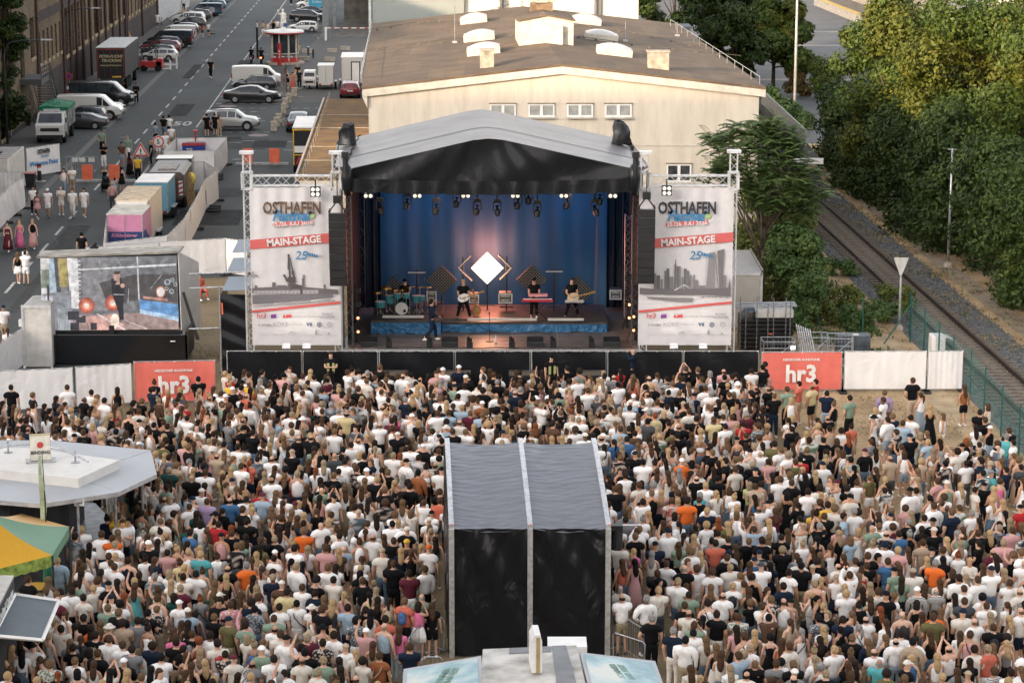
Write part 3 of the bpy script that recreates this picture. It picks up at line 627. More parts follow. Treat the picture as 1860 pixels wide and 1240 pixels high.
CARS={  # stations: x, bottom, belt, top, half width, half top width (None = no cabin)
 'sedan':(4.85,[(-2.42,.5,.78,.86,.62,0),(-2.36,.3,.86,.98,.8,0),(-1.8,.24,.93,1.06,.9,0),(-1.0,.22,.94,1.36,.91,.62),(-.2,.22,.93,1.45,.92,.64),(.45,.22,.92,1.4,.92,.63),(1.2,.22,.9,1.0,.91,0),(2.0,.26,.8,.88,.86,0),(2.36,.32,.62,.72,.74,0),(2.43,.42,.52,.58,.55,0)],1.45,-1.4,.33),
 'wagon':(4.7,[(-2.34,.42,.84,.9,.7,0),(-2.28,.28,.95,1.02,.84,0),(-2.0,.24,.97,1.38,.89,.62),(-1.2,.22,.96,1.47,.91,.66),(-.2,.22,.94,1.5,.92,.66),(.5,.22,.93,1.44,.92,.64),(1.2,.22,.92,1.02,.91,0),(1.95,.26,.84,.9,.86,0),(2.28,.34,.64,.74,.74,0),(2.35,.44,.54,.6,.55,0)],1.4,-1.35,.34),
 'suv':(4.45,[(-2.2,.45,.95,1.0,.72,0),(-2.15,.32,1.03,1.1,.84,0),(-1.9,.28,1.05,1.5,.89,.64),(-1.1,.26,1.04,1.62,.91,.68),(-.2,.26,1.03,1.66,.92,.68),(.45,.26,1.02,1.6,.92,.66),(1.1,.26,1.0,1.1,.91,0),(1.85,.3,.92,1.0,.87,0),(2.14,.38,.72,.84,.76,0),(2.2,.48,.6,.66,.58,0)],1.33,-1.3,.36),
 'hatch':(4.25,[(-2.1,.42,.84,.9,.7,0),(-2.04,.28,.93,1.0,.82,0),(-1.8,.24,.95,1.36,.87,.6),(-1.0,.22,.94,1.46,.89,.64),(-.2,.22,.93,1.49,.9,.64),(.4,.22,.92,1.42,.9,.62),(1.05,.22,.9,1.0,.89,0),(1.75,.26,.82,.9,.85,0),(2.05,.34,.64,.72,.74,0),(2.12,.44,.54,.6,.55,0)],1.3,-1.28,.33),
 'van':(4.95,[(-2.48,.5,1.1,1.7,.8,.7),(-2.44,.32,1.12,1.9,.93,.82),(-1.6,.28,1.12,1.95,.96,.84),(-.3,.28,1.12,1.96,.96,.84),(.6,.28,1.12,1.94,.96,.84),(1.05,.28,1.1,1.86,.96,.80),(1.75,.28,1.06,1.18,.94,0),(2.2,.32,.96,1.06,.88,0),(2.44,.36,.74,.84,.78,0),(2.5,.46,.6,.66,.6,0)],1.6,-1.45,.36)}
WHEELCACHE={}
def car(kind,pt,label,group=None,rz=0.,loc=(0,0,0),glass_rear=True,name=None):
    L,st,xf,xr_,wr=CARS[kind]
    c=thing(name or{'sedan':'parked_car','wagon':'parked_car','suv':'parked_car','hatch':'parked_car','van':'parked_van'}[kind],label,'van' if kind=='van' else 'car',loc,rz,group)
    b=MB();rings=[]
    for(x,zb,zs,zt,w_,wt)in st:
        cab=wt>0;tw=wt if cab else w_*.86
        half=[(w_*.8,zb),(w_*.98,zb+.12),(w_,(zb+zs)/2),(w_*.97,zs)]
        half+=[(tw+(.05 if cab else.03),zt-(.10 if cab else.035)),(tw*.9,zt-.03),(tw*.45,zt)]
        rings.append([(x,-y,z)for y,z in half]+[(x,y,z)for y,z in reversed(half)])
    b.ring(rings);b.build('body',P[pt],c,smooth='auto')
    # glazing
    cabs=[i for i,s in enumerate(st)if s[5]>0]
    g=MB();n=14
    def pt_(i,j):return Vector(rings[i][j])
    def quad(p,off,inset=.12):
        cen=sum(p,Vector())/4;nn=(p[1]-p[0]).cross(p[3]-p[0]).normalized()
        if nn.dot(off)<0:nn=-nn
        g.poly([q.lerp(cen,inset)+nn*.012 for q in p])
    rng=[i for i in cabs[:-1]]
    if kind=='van':rng=rng[-1:]if glass_rear is not True else rng[1:]
    for i in rng:
        for(j,jj,sg)in((3,4,-1),(10,9,1)):quad([pt_(i,j),pt_(i+1,j),pt_(i+1,jj),pt_(i,jj)],Vector((0,sg,0)),.10)
    lf=cabs[-1]
    for(j,sg)in((3,-1),(10,1)):
        p=[pt_(lf,j),pt_(lf+1,j),pt_(lf,4 if sg<0 else 9)];cen=(p[0]+p[1]+p[2])/3;g.poly([q.lerp(cen,.2)+Vector((0,.012*sg,.0))for q in p])
    quad([pt_(lf,5),pt_(lf+1,5),pt_(lf+1,8),pt_(lf,8)],Vector((1,0,1)),.07)
    if kind!='van':ff=cabs[0];quad([pt_(ff,5),pt_(ff-1,5),pt_(ff-1,8),pt_(ff,8)],Vector((-1,0,1)),.10)
    else:g.poly([(-2.49,-.6,1.25),(-2.49,.6,1.25),(-2.475,.55,1.7),(-2.475,-.55,1.7)])
    g.build('window',GLASS,c)
    tr_=MB()                      # bumpers, sill strip and mirror in dark plastic
    hw=st[4][4]
    tr_.bbox(xr_+.45,xf-.45,-hw-.012,hw+.012,st[4][1]-.02,st[4][1]+.13)
    tr_.bbox(st[-1][0]-.06,st[-1][0]+.02,-.5,.5,st[-1][1]-.1,st[-1][1]+.06);tr_.bbox(st[0][0]-.02,st[0][0]+.06,-.6,.6,st[0][1]-.14,st[0][1]+.04)
    m_=st[lf][0]+.35
    for s_ in(-1,1):tr_.box((m_,s_*(hw+.09),st[lf][2]+.08),(.14,.2,.13))
    if kind in('suv','wagon'):
        for s_ in(-1,1):tr_.bar((st[cabs[0]][0]+.2,s_*.6,st[cabs[1]][3]+.02),(st[lf][0],s_*.6,st[lf][3]+.03),.025)
    tr_.build('trim',BLACK,c)
    for s_ in(-1,1):
        h=MB();h.box((st[-2][0]-.02,s_*(st[-2][4]-.1),st[-2][3]-.09),(.22,.28,.12),rz=-s_*.5);h.build('headlight',HEAD,c)
        h=MB();h.box((st[1][0]-.02,s_*(st[1][4]-.12),st[1][2]-.12 if kind!='van' else 1.0),(.1,.26,.14 if kind!='van' else.5));h.build('tail_light',TAIL,c)
    h=MB();h.box((st[0][0]-.02,0,st[0][2]-.12 if kind!='van' else.8),(.03,.5,.12));h.build('number_plate',PLATE,c)
    for x in(xf,xr_):
        for s_ in(-1,1):
            y=s_*(hw-.09)
            w2=MB();w2.lathe([(wr*.5,-.1),(wr*.95,-.11),(wr,-.05),(wr,.05),(wr*.95,.11),(wr*.5,.1)],(x,y,wr),18,'y');wh=w2.build('wheel',RUB,c,smooth='auto')
            w2=MB();w2.lathe([(wr*.18,.115),(wr*.62,.118),(wr*.64,.0)]if s_>0 else[(wr*.64,.0),(wr*.62,-.118),(wr*.18,-.115)],(x,y,wr),14,'y');w2.build('rim',RIM,wh)
            w2=MB();w2.lathe([(wr*1.2,-.01),(wr*1.2,.01)],(x,s_*(hw-.02),wr*1.06),20,'y');w2.build('wheel_arch',BLACK,c)
    return c
def spot(xl,xr2,yb,dy=.95):g=G((xl+xr2)/2,yb);return(g.x,g.y+dy,0)
NR='cars parked in the left row';RR='cars parked on the right side of the street'
cl=[('sedan','grey',94,193,236,180,NR,'dark grey saloon with red tail lights, nearest car of the left row'),
 ('suv','blue',105,190,227,180,NR,'black estate car hidden between the grey saloon and the white van'),
 ('van','white',104,220,219,0,NR,'white panel van parked in front of the black van in the left row'),
 ('hatch','blue',140,222,207,0,NR,'blue black car mostly hidden behind the white panel van'),
 ('van','black',126,240,194,0,NR,'black passenger van with silver roof rails behind the white panel van'),
 ('wagon','silver',150,238,184,0,NR,'silver car hidden behind the black passenger van'),
 ('wagon','white',250,321,112,180,NR,'white estate car beside the red forklift'),
 ('wagon','grey',245,316,105,180,NR,'dark car whose roof shows above the white estate car'),
 ('wagon','red',250,326,98,180,NR,'red estate car behind the white estate car'),
 ('hatch','blue',256,328,92,180,NR,'dark hatchback hidden behind the red estate car'),
 ('van','black',265,348,88,180,NR,'black van parked beyond the red estate car'),
 ('van','white',283,354,75,180,NR,'white van parked beyond the black van'),
 ('hatch','blue',300,359,63,180,NR,'black hatchback parked beside the two strollers in pink and white'),
 ('suv','grey',313,373,54,180,NR,'dark grey off-road car parked beyond the black hatchback'),
 ('hatch','white',308,371,45,180,NR,'small white car squeezed behind the dark grey off-road car'),
 ('wagon','white',316,369,40,180,NR,'white estate car with dark roof beyond the small white car'),
 ('suv','grey',328,382,38,180,NR,'dark grey estate car beyond the white cars'),
 ('wagon','blue',340,388,31,180,NR,'black car just before the blue and white van'),
 ('van','teal',346,400,30,180,NR,'blue van with pale roof in the far left row'),
 ('suv','teal',360,407,20,180,NR,'bright blue car beyond the blue van'),
 ('hatch','teal',366,413,10,180,NR,'last blue hatchback at the top of the left row'),
 ('sedan','navy',374,417,3,180,NR,'dark blue saloon at the very top edge of the left row'),
 ('van','white',421,513,157,0,RR,'white delivery van with a small round emblem behind the black saloon'),
 ('wagon','blue',428,494,165,180,RR,'dark estate car between the white delivery van and the black saloon'),
 ('sedan','black',405,509,188,0,RR,'shiny black saloon parked side on at the kiosk side'),
 ('suv','silver',367,469,238,0,RR,'silver off-road car nearest to the white fence boxes'),
 ('hatch','white',522,577,59,180,RR,'white hatchback behind the statue on the kiosk'),
 ('wagon','black',525,592,40,0,RR,'black estate car behind the white hatchback'),
 ('sedan','blue',540,592,29,0,RR,'dark saloon hidden behind the black estate car'),
 ('suv','white',538,592,17,180,RR,'white off-road car at the top edge below the blue sign'),
 ('sedan','blue',535,588,3,0,RR,'dark blue saloon cut by the top edge of the picture')]
for(k,p,xl,xr2,yb,rz,gr,lb)in cl:
    sp_=spot(xl,xr2,yb);c=car(k,p,lb,gr,R(rz),sp_,glass_rear=(p!='white'))
    PX_=F/(sp_[1]*_c+HC*_s);s_=(xr2-xl)/PX_/CARS[k][0];c.scale=(min(max(s_,.85),1.18),)*3
g=G(538,242);car('sedan','blue','black coupe seen from behind beside the row of pale concrete blocks',RR,R(90)+DROT,(g.x,g.y+2.4,0))
g=G(634,180);c=car('hatch','red','red car seen from behind at the annex roof',RR,R(90)+DROT,(g.x,g.y+2.1,0))
# white van emblem
# ---- semi-trailer
g=G(203,165);t=thing('lorry','black box lorry with gold lettering and white roof in the left row','lorry',(g.x,g.y,0),DROT)
mb=MB();mb.bbox(-1.27,1.27,0,11,1.15,3.85);mb.build('box_body',mk('black_box_body',(.008,.010,.011),.5,var=.15),t)
mb=MB();mb.bbox(-1.3,1.3,-.02,11.02,3.851,3.93);mb.build('box_roof',mk('pale_roof',(.6,.6,.58),.6,var=.1),t)
mb=MB()
for x in(-1.2,1.15):mb.bbox(x,x+.04,-.035,-.002,1.2,3.8)
for x in(-.62,-.03,.56):mb.bar((x,-.03,1.2),(x,-.03,3.8),.007)
mb.bbox(-1.13,1.13,-.03,-.003,3.7,3.76);mb.build('door_frame',REDP,t)
GOLD=mk('gold_lettering',(.55,.47,.26),.5,var=0)
text('PETRI-FUCHS',.36,(0,-.05,3.1),GOLD,t,shear=.25,bold=.008,sx=1.0);text('TRUCKING',.36,(.05,-.05,2.72),GOLD,t,shear=.25,bold=.008);text('www.petri-fuchs.com',.22,(0,-.05,2.3),GOLD,t,bold=.004)
mb=MB();mb.bbox(.1,.9,-.05,-.004,1.18,1.33);mb.build('hazard_plate',mk('yellow_plate',(.7,.42,.03),.5),t)
mb=MB();mb.bbox(-1.2,1.2,.05,.2,.55,.75);mb.bbox(-1.0,1.0,0.1,10.5,.9,1.15);mb.build('chassis',DSTEEL,t)
for yy in(2.2,3.5,4.8,9.5):
    for s_ in(-1,1):w2=MB();w2.lathe([(.2,-.16),(.5,-.16),(.5,.16),(.2,.16)],(s_*1.05,yy,.5),16,'x');wh=w2.build('wheel',RUB,t)
mb=MB();mb.bbox(-1.2,1.2,11.8,13.8,.8,3.6);mb.build('cab',P['black'],t);mb=MB();mb.bbox(-1.1,1.1,13.801,13.83,2,3.1);mb.build('windscreen',GLASS,t)
for s_ in(-1,1):mb=MB();mb.bbox(s_*1.0-.1,s_*1.0+.1,.02,.05,.6,.7);mb.build('tail_light',TAIL,t)
# ---- tipper lorry with the green net
g=G(82,268);t=thing('tipper_truck','white tipper lorry with green net over its load behind the welcome panel','truck',(g.x,g.y+2,0),DROT)
mb=MB();mb.ring([[(-1.05,y,.5),(1.05,y,.5),(1.08,y,1.5),(.98,y,zt),(-.98,y,zt),(-1.08,y,1.5)]for y,zt in((0,1.4),(.25,1.55),(.9,2.25),(2.0,2.3))]);mb.build('cab',P['white'],t,bevel=.04)
mb=MB();mb.poly([(-.85,.235,1.6),(.85,.235,1.6),(.8,.85,2.2),(-.8,.85,2.2)]);mb.add([(-.9,.24,1.58),(.9,.24,1.58),(.82,.84,2.22),(-.82,.84,2.22)],[(0,1,2,3)]);mb.build('windscreen',GLASS,t)
mb=MB();mb.bbox(-.7,.7,-.03,-.003,.95,1.2);mb.bbox(-1.0,1.0,-.06,.0,.45,.68);mb.build('grille',BLACK,t)
for s_ in(-1,1):MB().bbox(s_*.85-.12,s_*.85+.12,-.04,-.002,.95,1.15).build('headlight',HEAD,t);MB().box((s_*1.2,.35,1.75),(.12,.1,.35)).build('mirror',BLACK,t)
mb=MB();mb.bbox(-.6,.6,1.2,1.5,2.28,2.48);mb.build('light_bar',mk('pale_light_bar',(.5,.5,.5),.4),t)
mb=MB();mb.bbox(-1.1,1.1,2.2,6.2,1.0,2.5);mb.build('tipper_body',mk('tipper_panel',(.16,.18,.17),.6,.2,var=.4,scale=1.2),t)
mb=MB();mb.ring([[(-1.14,y,2.35),(-1.12,y,2.55),(-.4,y,2.62+.15*math.sin(y*1.3)),(.4,y,2.66+.12*math.sin(y*2)),(1.12,y,2.55),(1.14,y,2.3)]for y in(2.15,2.8,3.6,4.4,5.2,6.25)]);mb.build('cover_net',tarp('green_net',(.01,.16,.075),.6,(1,1,1),.8,3.),t)
mb=MB();mb.bbox(-.9,.9,.1,6,.6,.95);mb.build('chassis',DSTEEL,t)
for yy in(1.0,4.9):
    for s_ in(-1,1):w2=MB();w2.lathe([(.15,-.14),(.42,-.14),(.42,.14),(.15,.14)],(s_*.95,yy,.42),16,'x');w2.build('wheel',RUB,t)
# ---- forklift
g=G(266,130);t=thing('forklift','red forklift truck with black mast beside the lorry','forklift',(g.x,g.y+.6,0),R(180))
mb=MB();mb.bbox(-1.5,.6,-.55,.55,.35,1.0);mb.bbox(-1.55,-.9,-.55,.55,.35,1.25);mb.build('body',REDP,t,bevel=.06)
mb=MB()
for(x,y)in((-1.0,-.5),(-1.0,.5),(.5,-.5),(.5,.5)):mb.bar((x,y,1.0),(x*.9,y*.95,2.25),.04)
for y in(-.48,.48):mb.bar((-.9,y,2.25),(.45,y,2.25),.04)
for x in(-.9,-.45,0,.45):mb.bar((x,-.48,2.25),(x,.48,2.25),.03)
mb.build('cage',DSTEEL,t)
mb=MB();mb.bbox(.75,.9,-.4,-.25,.1,3.2);mb.bbox(.75,.9,.25,.4,.1,3.2);mb.bbox(.75,.9,-.25,.25,2.6,2.75);mb.build('mast',BLACKP,t);mb=MB();mb.bbox(.9,2.0,-.35,-.22,.08,.14);mb.bbox(.9,2.0,.22,.35,.08,.14);mb.build('fork',DSTEEL,t)
mb=MB();mb.bbox(-.6,-.1,-.25,.25,1.0,1.5);mb.build('seat',BLACK,t)
for x in(-1.1,.3):
    for s_ in(-1,1):w2=MB();w2.lathe([(.1,-.1),(.3,-.1),(.3,.1),(.1,.1)],(x,s_*.55,.3),14,'y');w2.build('wheel',RUB,t)
# ---- small three-wheeled truck, box trailers, food truck
g=G(562,163);t=thing('mini_truck','tiny white three wheeled truck facing the viewer beside the box trailer','small truck',(g.x,g.y,0))
mb=MB();mb.ring([[(-.62,y,.35),(.62,y,.35),(.64,y,.9),(.52,y,zt),(-.52,y,zt),(-.64,y,.9)]for y,zt in((0,1.0),(.2,1.15),(.45,1.68),(1.2,1.72))]);mb.build('cab',P['white'],t,bevel=.04)
mb=MB();mb.poly([(-.48,.19,1.18),(.48,.19,1.18),(.44,.43,1.62),(-.44,.43,1.62)]);mb.build('windscreen',GLASS,t)
mb=MB();mb.bbox(-.5,.5,-.06,-.0,.62,.8);mb.build('grille',BLACK,t)
for s_ in(-1,1):mb=MB();mb.lathe([(.07,0),(.07,.06)],(s_*.42,-.1,.71),10,'y');mb.build('headlight',HEAD,t);mb=MB();mb.lathe([(.08,-.06),(.24,-.06),(.24,.06),(.08,.06)],(s_*.6,1.8,.24),12,'x');mb.build('wheel',RUB,t)
mb=MB();mb.bbox(-.65,.65,1.25,2.8,.5,1.0);mb.build('load_bed',P['white'],t);mb=MB();mb.lathe([(.08,-.06),(.24,-.06),(.24,.06),(.08,.06)],(0,.4,.24),12,'x');mb.build('wheel',RUB,t)
def boxtrailer(name,label,x,y,w_,L,h,m,z0=.45,rz=DROT,door=True,roofm=None,cat='trailer'):
    g=G(x,y);t=thing(name,label,cat,(g.x,g.y,0),rz)
    mb=MB();mb.bbox(-w_/2,w_/2,0,L,z0,z0+h);mb.build('box_body',m,t)
    mb=MB();mb.bbox(-w_/2-.02,w_/2+.02,-.02,L+.02,z0+h+.001,z0+h+.05);mb.build('box_roof',roofm or WHITE,t)
    mb=MB();mb.bbox(-w_/2+.1,w_/2-.1,.1,L+.9,z0-.12,z0-.002);mb.bar((-w_/2+.1,L,z0-.1),(0,L+1.4,z0-.1),.05);mb.build('chassis',DSTEEL,t)
    for s_ in(-1,1):
        for yy in((L*.5,)if L<3.4 else(L*.5-.4,L*.5+.4)):
            w2=MB();w2.lathe([(.1,-.09),(.32,-.09),(.32,.09),(.1,.09)],(s_*(w_/2+.12),yy,.32),14,'x');w2.build('wheel',RUB,t)
        w2=MB();w2.ring([[(s_*(w_/2+.01),L*.5-q*1.0,z0+(.08 if q else.3))for q in(0,)][0:1]+[(s_*(w_/2+.26),L*.5+.8,.5),(s_*(w_/2+.26),L*.5+.5,.74),(s_*(w_/2+.26),L*.5-.5,.74),(s_*(w_/2+.26),L*.5-.8,.5)][:0]+[(s_*(w_/2+.26),L*.5+.6,.7)]],cap=False)if False else w2.bbox(s_*(w_/2+.14)-.13,s_*(w_/2+.14)+.13,L*.5-.75,L*.5+.75,.68,.74);w2.build('mudguard',STEEL,t)
        w2=MB();w2.bbox(s_*(w_/2-.2)-.1,s_*(w_/2-.2)+.1,-.04,-.002,z0+.02,z0+.14);w2.build('tail_light',TAIL,t)
    if door:
        mb=MB();mb.bar((0,-.02,z0+.1),(0,-.02,z0+h-.1),.015)
        for s_ in(-1,1):mb.bar((s_*(w_/2-.03),-.01,z0),(s_*(w_/2-.03),-.01,z0+h),.03)
        mb.build('door_bar',STEEL,t)
    return t
boxtrailer('box_trailer','small white box trailer standing beside the mini truck',592,164,1.45,2.6,1.75,P['white'])
t=boxtrailer('food_truck','tall white food truck with black framed door at the edge of the hall roof',640,164,2.0,5,2.45,P['white'],.5)
mb=MB();mb.bbox(-.1,.75,-.04,-.01,.6,2.6);mb.build('door_frame',BLACK,t);mb=MB();mb.bbox(0,.65,-.06,-.041,.6,2.5);mb.build('door',WHITE,t)
# yellow and black lorry half hidden by the annex
g=G(560,318);t=thing('lorry','black and yellow framed lorry with white roof beside the annex','lorry',(g.x-.1,g.y,0),DROT)
mb=MB();mb.bbox(-.9,.9,0,6.5,.6,3.2);mb.build('box_body',BLACKP,t)
mb=MB();mb.bbox(-.92,.92,-.02,6.5,3.201,3.3);mb.build('box_roof',WHITE,t);YEL=mk('yellow_paint',(.7,.42,.03),.5)
mb=MB()
for x in(-.9,.82):mb.bbox(x,x+.07,-.03,-.002,.7,3.15)
mb.bbox(-.83,.83,-.03,-.002,3.07,3.15);mb.bbox(-.83,.83,-.03,-.002,1.35,1.42);mb.bbox(-.935,-.901,0,6.4,3.05,3.15);mb.build('yellow_frame',YEL,t)
mb=MB();mb.bbox(-.82,.82,-.04,-.003,1.55,2.0);mb.build('tail_lift',WHITE,t)
mb=MB()
for k in range(3):mb.poly([(-.75+k*.3,-.045,.75),(-.6+k*.3,-.045,.75),(-.4+k*.3,-.045,1.25),(-.55+k*.3,-.045,1.25)])
mb.build('hazard_stripe',REDP,t)
for yy in(1.2,5.2):
    for s_ in(-1,1):w2=MB();w2.lathe([(.15,-.14),(.45,-.14),(.45,.14),(.15,.14)],(s_*.8,yy,.45),14,'x');w2.build('wheel',RUB,t)
# ---- motorbikes (riders come with the people)
def bike(x,y,lit,lb):
    g=G(x,y);t=thing('motorbike',lb,'motorbike',(g.x,g.y,0),DROT,'motorbikes in the street')
    for yy in(0,1.45):mb=MB();mb.lathe([(.2,-.07),(.31,-.06),(.32,0),(.31,.06),(.2,.07)],(0,yy,.32),16,'x');mb.build('wheel',RUB,t)
    mb=MB();mb.ring([[(-.05,-.1,.78),(.05,-.1,.78),(.05,-.1,.86),(-.05,-.1,.86)],[(-.16,.4,.6),(.16,.4,.6),(.14,.4,.84),(-.14,.4,.84)],[(-.2,.9,.4),(.2,.9,.4),(.18,.9,.98),(-.18,.9,.98)],[(-.08,1.4,.6),(.08,1.4,.6),(.06,1.4,.95),(-.06,1.4,.95)]]);mb.build('body',BLACKP,t,smooth='auto')
    mb=MB();mb.tube([(-.4,1.0,1.05),(-.1,1.15,1.1),(.1,1.15,1.1),(.4,1.0,1.05)],.02);mb.tube([(0,1.45,.32),(0,1.15,1.1)],.04);mb.build('handlebar',DSTEEL,t)
    mb=MB();mb.box((0,-.14,.72),(.2,.05,.09));mb.build('tail_light',mk('lit_tail_light',(1,.12,.04),.4,var=0,emis=3.)if lit else TAIL,t);mb=MB();mb.box((0,-.16,.58),(.17,.02,.17));mb.build('number_plate',PLATE,t)
bike(456,117,False,'black motorbike with upright rider left of the black post');bike(474,118,True,'black motorbike with glowing tail light right of the black post')
g=G(54,228);t=thing('motor_scooter','black motor scooter parked at the foot of the factory wall','scooter',(g.x,g.y,0),DROT+.2)
for yy in(0,1.25):mb=MB();mb.lathe([(.12,-.06),(.24,-.06),(.24,.06),(.12,.06)],(0,yy,.24),14,'x');mb.build('wheel',RUB,t)
mb=MB();mb.ring([[(-.12,-.2,.5),(.12,-.2,.5),(.12,-.2,.8),(-.12,-.2,.8)],[(-.2,.3,.3),(.2,.3,.3),(.18,.3,.85),(-.18,.3,.85)],[(-.2,.7,.25),(.2,.7,.25),(.15,.7,.45),(-.15,.7,.45)],[(-.18,1.1,.3),(.18,1.1,.3),(.16,1.15,1.1),(-.16,1.15,1.1)]]);mb.build('body',BLACKP,t,smooth='auto')
mb=MB();mb.tube([(-.35,1.0,1.12),(.35,1.0,1.12)],.025);mb.bar((.25,1,1.1),(.3,1,1.4),.015);mb.box((.3,1,1.42),(.12,.02,.08));mb.build('handlebar',DSTEEL,t)
# ================================================ STREET FURNITURE
def lamp(x,yb,h,arm,lb):
    g=G(x,yb);t=thing('street_lamp',lb,'street lamp',(g.x,g.y,0),DROT,'arched street lamps at the factory')
    mb=MB();pts=[(0,0,0),(0,0,h-1.2)]+[(arm*.28*(1-math.cos(a)),0,h-1.2+1.1*math.sin(a))for a in(R(25),R(50),R(75))]+[(arm*.6,0,h-.02),(arm,0,h)]
    mb.tube(pts,[.1,.075,.07,.065,.06,.055,.05][:len(pts)],8);mb.build('post',DSTEEL,t,smooth=True);mb=MB();mb.ring([[(arm-.1,-.1,h-.03),(arm-.1,.1,h-.03),(arm-.1,.06,h+.08),(arm-.1,-.06,h+.08)],[(arm+.75,-.12,h-.02),(arm+.75,.12,h-.02),(arm+.75,.04,h+.06),(arm+.75,-.04,h+.06)]]);mb.build('lamp_head',STEEL,t)
lamp(14,262,7.8,2.9,'arched street lamp in front of the pale brick wall');lamp(122,170,7.6,2.5,'arched street lamp in front of the yellow brick wing')
g=G(468,106);t=thing('light_column','slim black light column beside the motorbikes','street lamp',(g.x,g.y,0));mb=MB();mb.tube([(0,0,0),(0,0,3.2)],.12,8);mb.build('post',BLACKP,t);mb=MB();mb.tube([(0,0,3.2),(0,0,3.7)],.11,8);mb.build('lamp_shade',mk('frosted_lamp',(.45,.45,.42),.4),t);mb=MB();mb.tube([(0,0,3.7),(0,0,3.82)],.12,8);mb.build('cap',BLACKP,t)
def pole(name,x,yb,yt,r,lb,m=STEEL,cat='mast',base=True):
    g=G(x,yb);h=PY(x,yt,g.y).z;t=thing(name,lb,cat,(g.x,g.y,0));mb=MB();mb.tube([(0,0,0),(0,0,h*.5),(0,0,h)],[r,r*.85,r*.6],8);mb.build('post',m,t,smooth=True)
    if base:mb=MB();mb.lathe([(r*3,0),(r*3,.15),(r*1.2,.3)],(0,0,0),8);mb.build('foot',CONC,t)
    return t,h
GPOLE=mk('pole_grey',(.40,.40,.39),.5,.2,var=.1)
pole('light_mast',1443,205,-60,.13,'tall pale light mast standing between the hall and the trees',GPOLE)
t,h=pole('light_mast',1722,485,270,.09,'grey pole with a short crossbar at the edge of the hedge',STEEL);mb=MB();mb.bar((-.25,0,h-.05),(.25,0,h-.05),.03);mb.build('crossbar',STEEL,t)
t,h=pole('railway_signal_board',1633,600,472,.07,'white triangular board on a pole beside the rails',GPOLE,'sign')
mb=MB();mb.prism([(-.38,-.08,h+.12),(.34,-.08,h+.12),(.03,-.08,h-.72),(-.06,-.08,h-.72)],(0,.03,0));mb.build('board',mk('board_grey',(.55,.53,.49),.6),t)
# traffic signs in the street
t,h=pole('traffic_sign',289,297,252,.03,'round red and white speed sign on a post at the white fence boxes',STEEL,'sign',False)
def disc(t,z,r,m,y,name):mb=MB();mb.lathe([(r,0),(r,.012)],(0,y,z),28,'y');return mb.build(name,m,t)
RSG=mk('sign_red',(.62,.04,.04),.4,var=.04);BSG=mk('sign_black',(.02,.02,.02),.5,var=0)
pl=disc(t,h-.22,.40,RSG,-.05,'sign_plate');disc(t,h-.22,.31,WHITE,-.062,'sign_face');disc(t,h-.22,.43,WHITE,-.03,'sign_rim');text('5',.48,(0,-.085,h-.22),BSG,t,bold=.006)
t,h=pole('traffic_sign',257,312,276,.03,'triangular warning sign with exclamation mark on a post',STEEL,'sign',False)
for(s_,m,y)in((.58,WHITE,-.03),(.54,RSG,-.045),(.37,WHITE,-.06)):
    mb=MB();zc=h+.02;mb.prism([(-s_,y,zc-s_*.577),(s_,y,zc-s_*.577),(0,y,zc+s_*1.155)],(0,.012,0));mb.build('sign_plate',m,t)
text('!',.52,(0,-.08,h+.02),BSG,t,bold=.02)
g=G(127,178);t=thing('traffic_sign','round red and blue no stopping sign behind the black passenger van','sign',(g.x,g.y,0));mb=MB();mb.bar((0,0,0),(0,0,2.2),.03,6);mb.build('post',STEEL,t);disc(t,1.9,.3,RSG,-.05,'sign_plate');disc(t,1.9,.22,mk('sign_blue',(.06,.05,.2),.4),-.065,'sign_face');mb=MB();mb.bbox(-.25,.25,-.05,-.03,.75,1.05);mb.build('extra_plate',WHITE,t)
g=G(386,62);t=thing('traffic_sign','grey backed round sign on a loose foot beside the strollers','sign',(g.x,g.y,0));mb=MB();mb.bar((0,0,0),(0,0,3.1),.03,6);mb.build('post',STEEL,t);disc(t,2.75,.34,STEEL,-.05,'sign_plate');mb=MB();mb.bbox(-.35,.35,-.2,.2,0,.12);mb.build('foot',BLACK,t)
# ---- kiosk with the statue
g=G(515,118);t=thing('kiosk','round drinks kiosk with red base, columns and white disc roof','kiosk',(g.x,g.y+1.6,0));KW=mk('kiosk_cream',(.5,.46,.38),.6)
mb=MB();mb.lathe([(2.0,0),(2.0,.18)],(0,0,0),28);mb.build('plinth',CONC,t);mb=MB();mb.lathe([(1.45,.18),(1.45,.62)],(0,0,0),24);mb.build('base',REDP,t)
mb=MB();mb.lathe([(1.2,.85),(1.2,3.1)],(0,0,0),20);mb.build('glazing',GLASS,t)
for k in range(9):a=2*math.pi*(k+.3)/9;mb=MB();mb.tube([(1.38*math.cos(a),1.38*math.sin(a),.3),(1.38*math.cos(a),1.38*math.sin(a),3.15)],.09,6);mb.build('column',KW,t)
mb=MB();mb.lathe([(1.42,1.0),(1.42,1.1)],(0,0,0),24);mb.build('counter',KW,t)
mb=MB();mb.lathe([(1.9,3.1),(2.0,3.2),(1.95,3.32),(1.2,3.42),(.3,3.45)],(0,0,0),28);mb.build('roof',WHITE,t,smooth='auto');mb=MB();mb.lathe([(1.93,3.04),(2.02,3.12),(2.0,3.19)],(0,0,0),28);mb.build('roof_trim',REDP,t)
mb=MB();mb.tube([(-.35,-2.0,0),(-.35,-2.0,2.2)],.19,4);mb.build('price_column',REDP,t)
text('B\nE\nR',.3,(-.35,-2.2,1.1),WHITE,t); 
kx,ky=g.x,g.y+1.6
st_=thing('statue','white statue of a robed figure with one raised arm on the kiosk roof','statue',(kx-.1,ky,3.45));mb=MB();SW=mk('statue_white',(.72,.69,.62),.6)
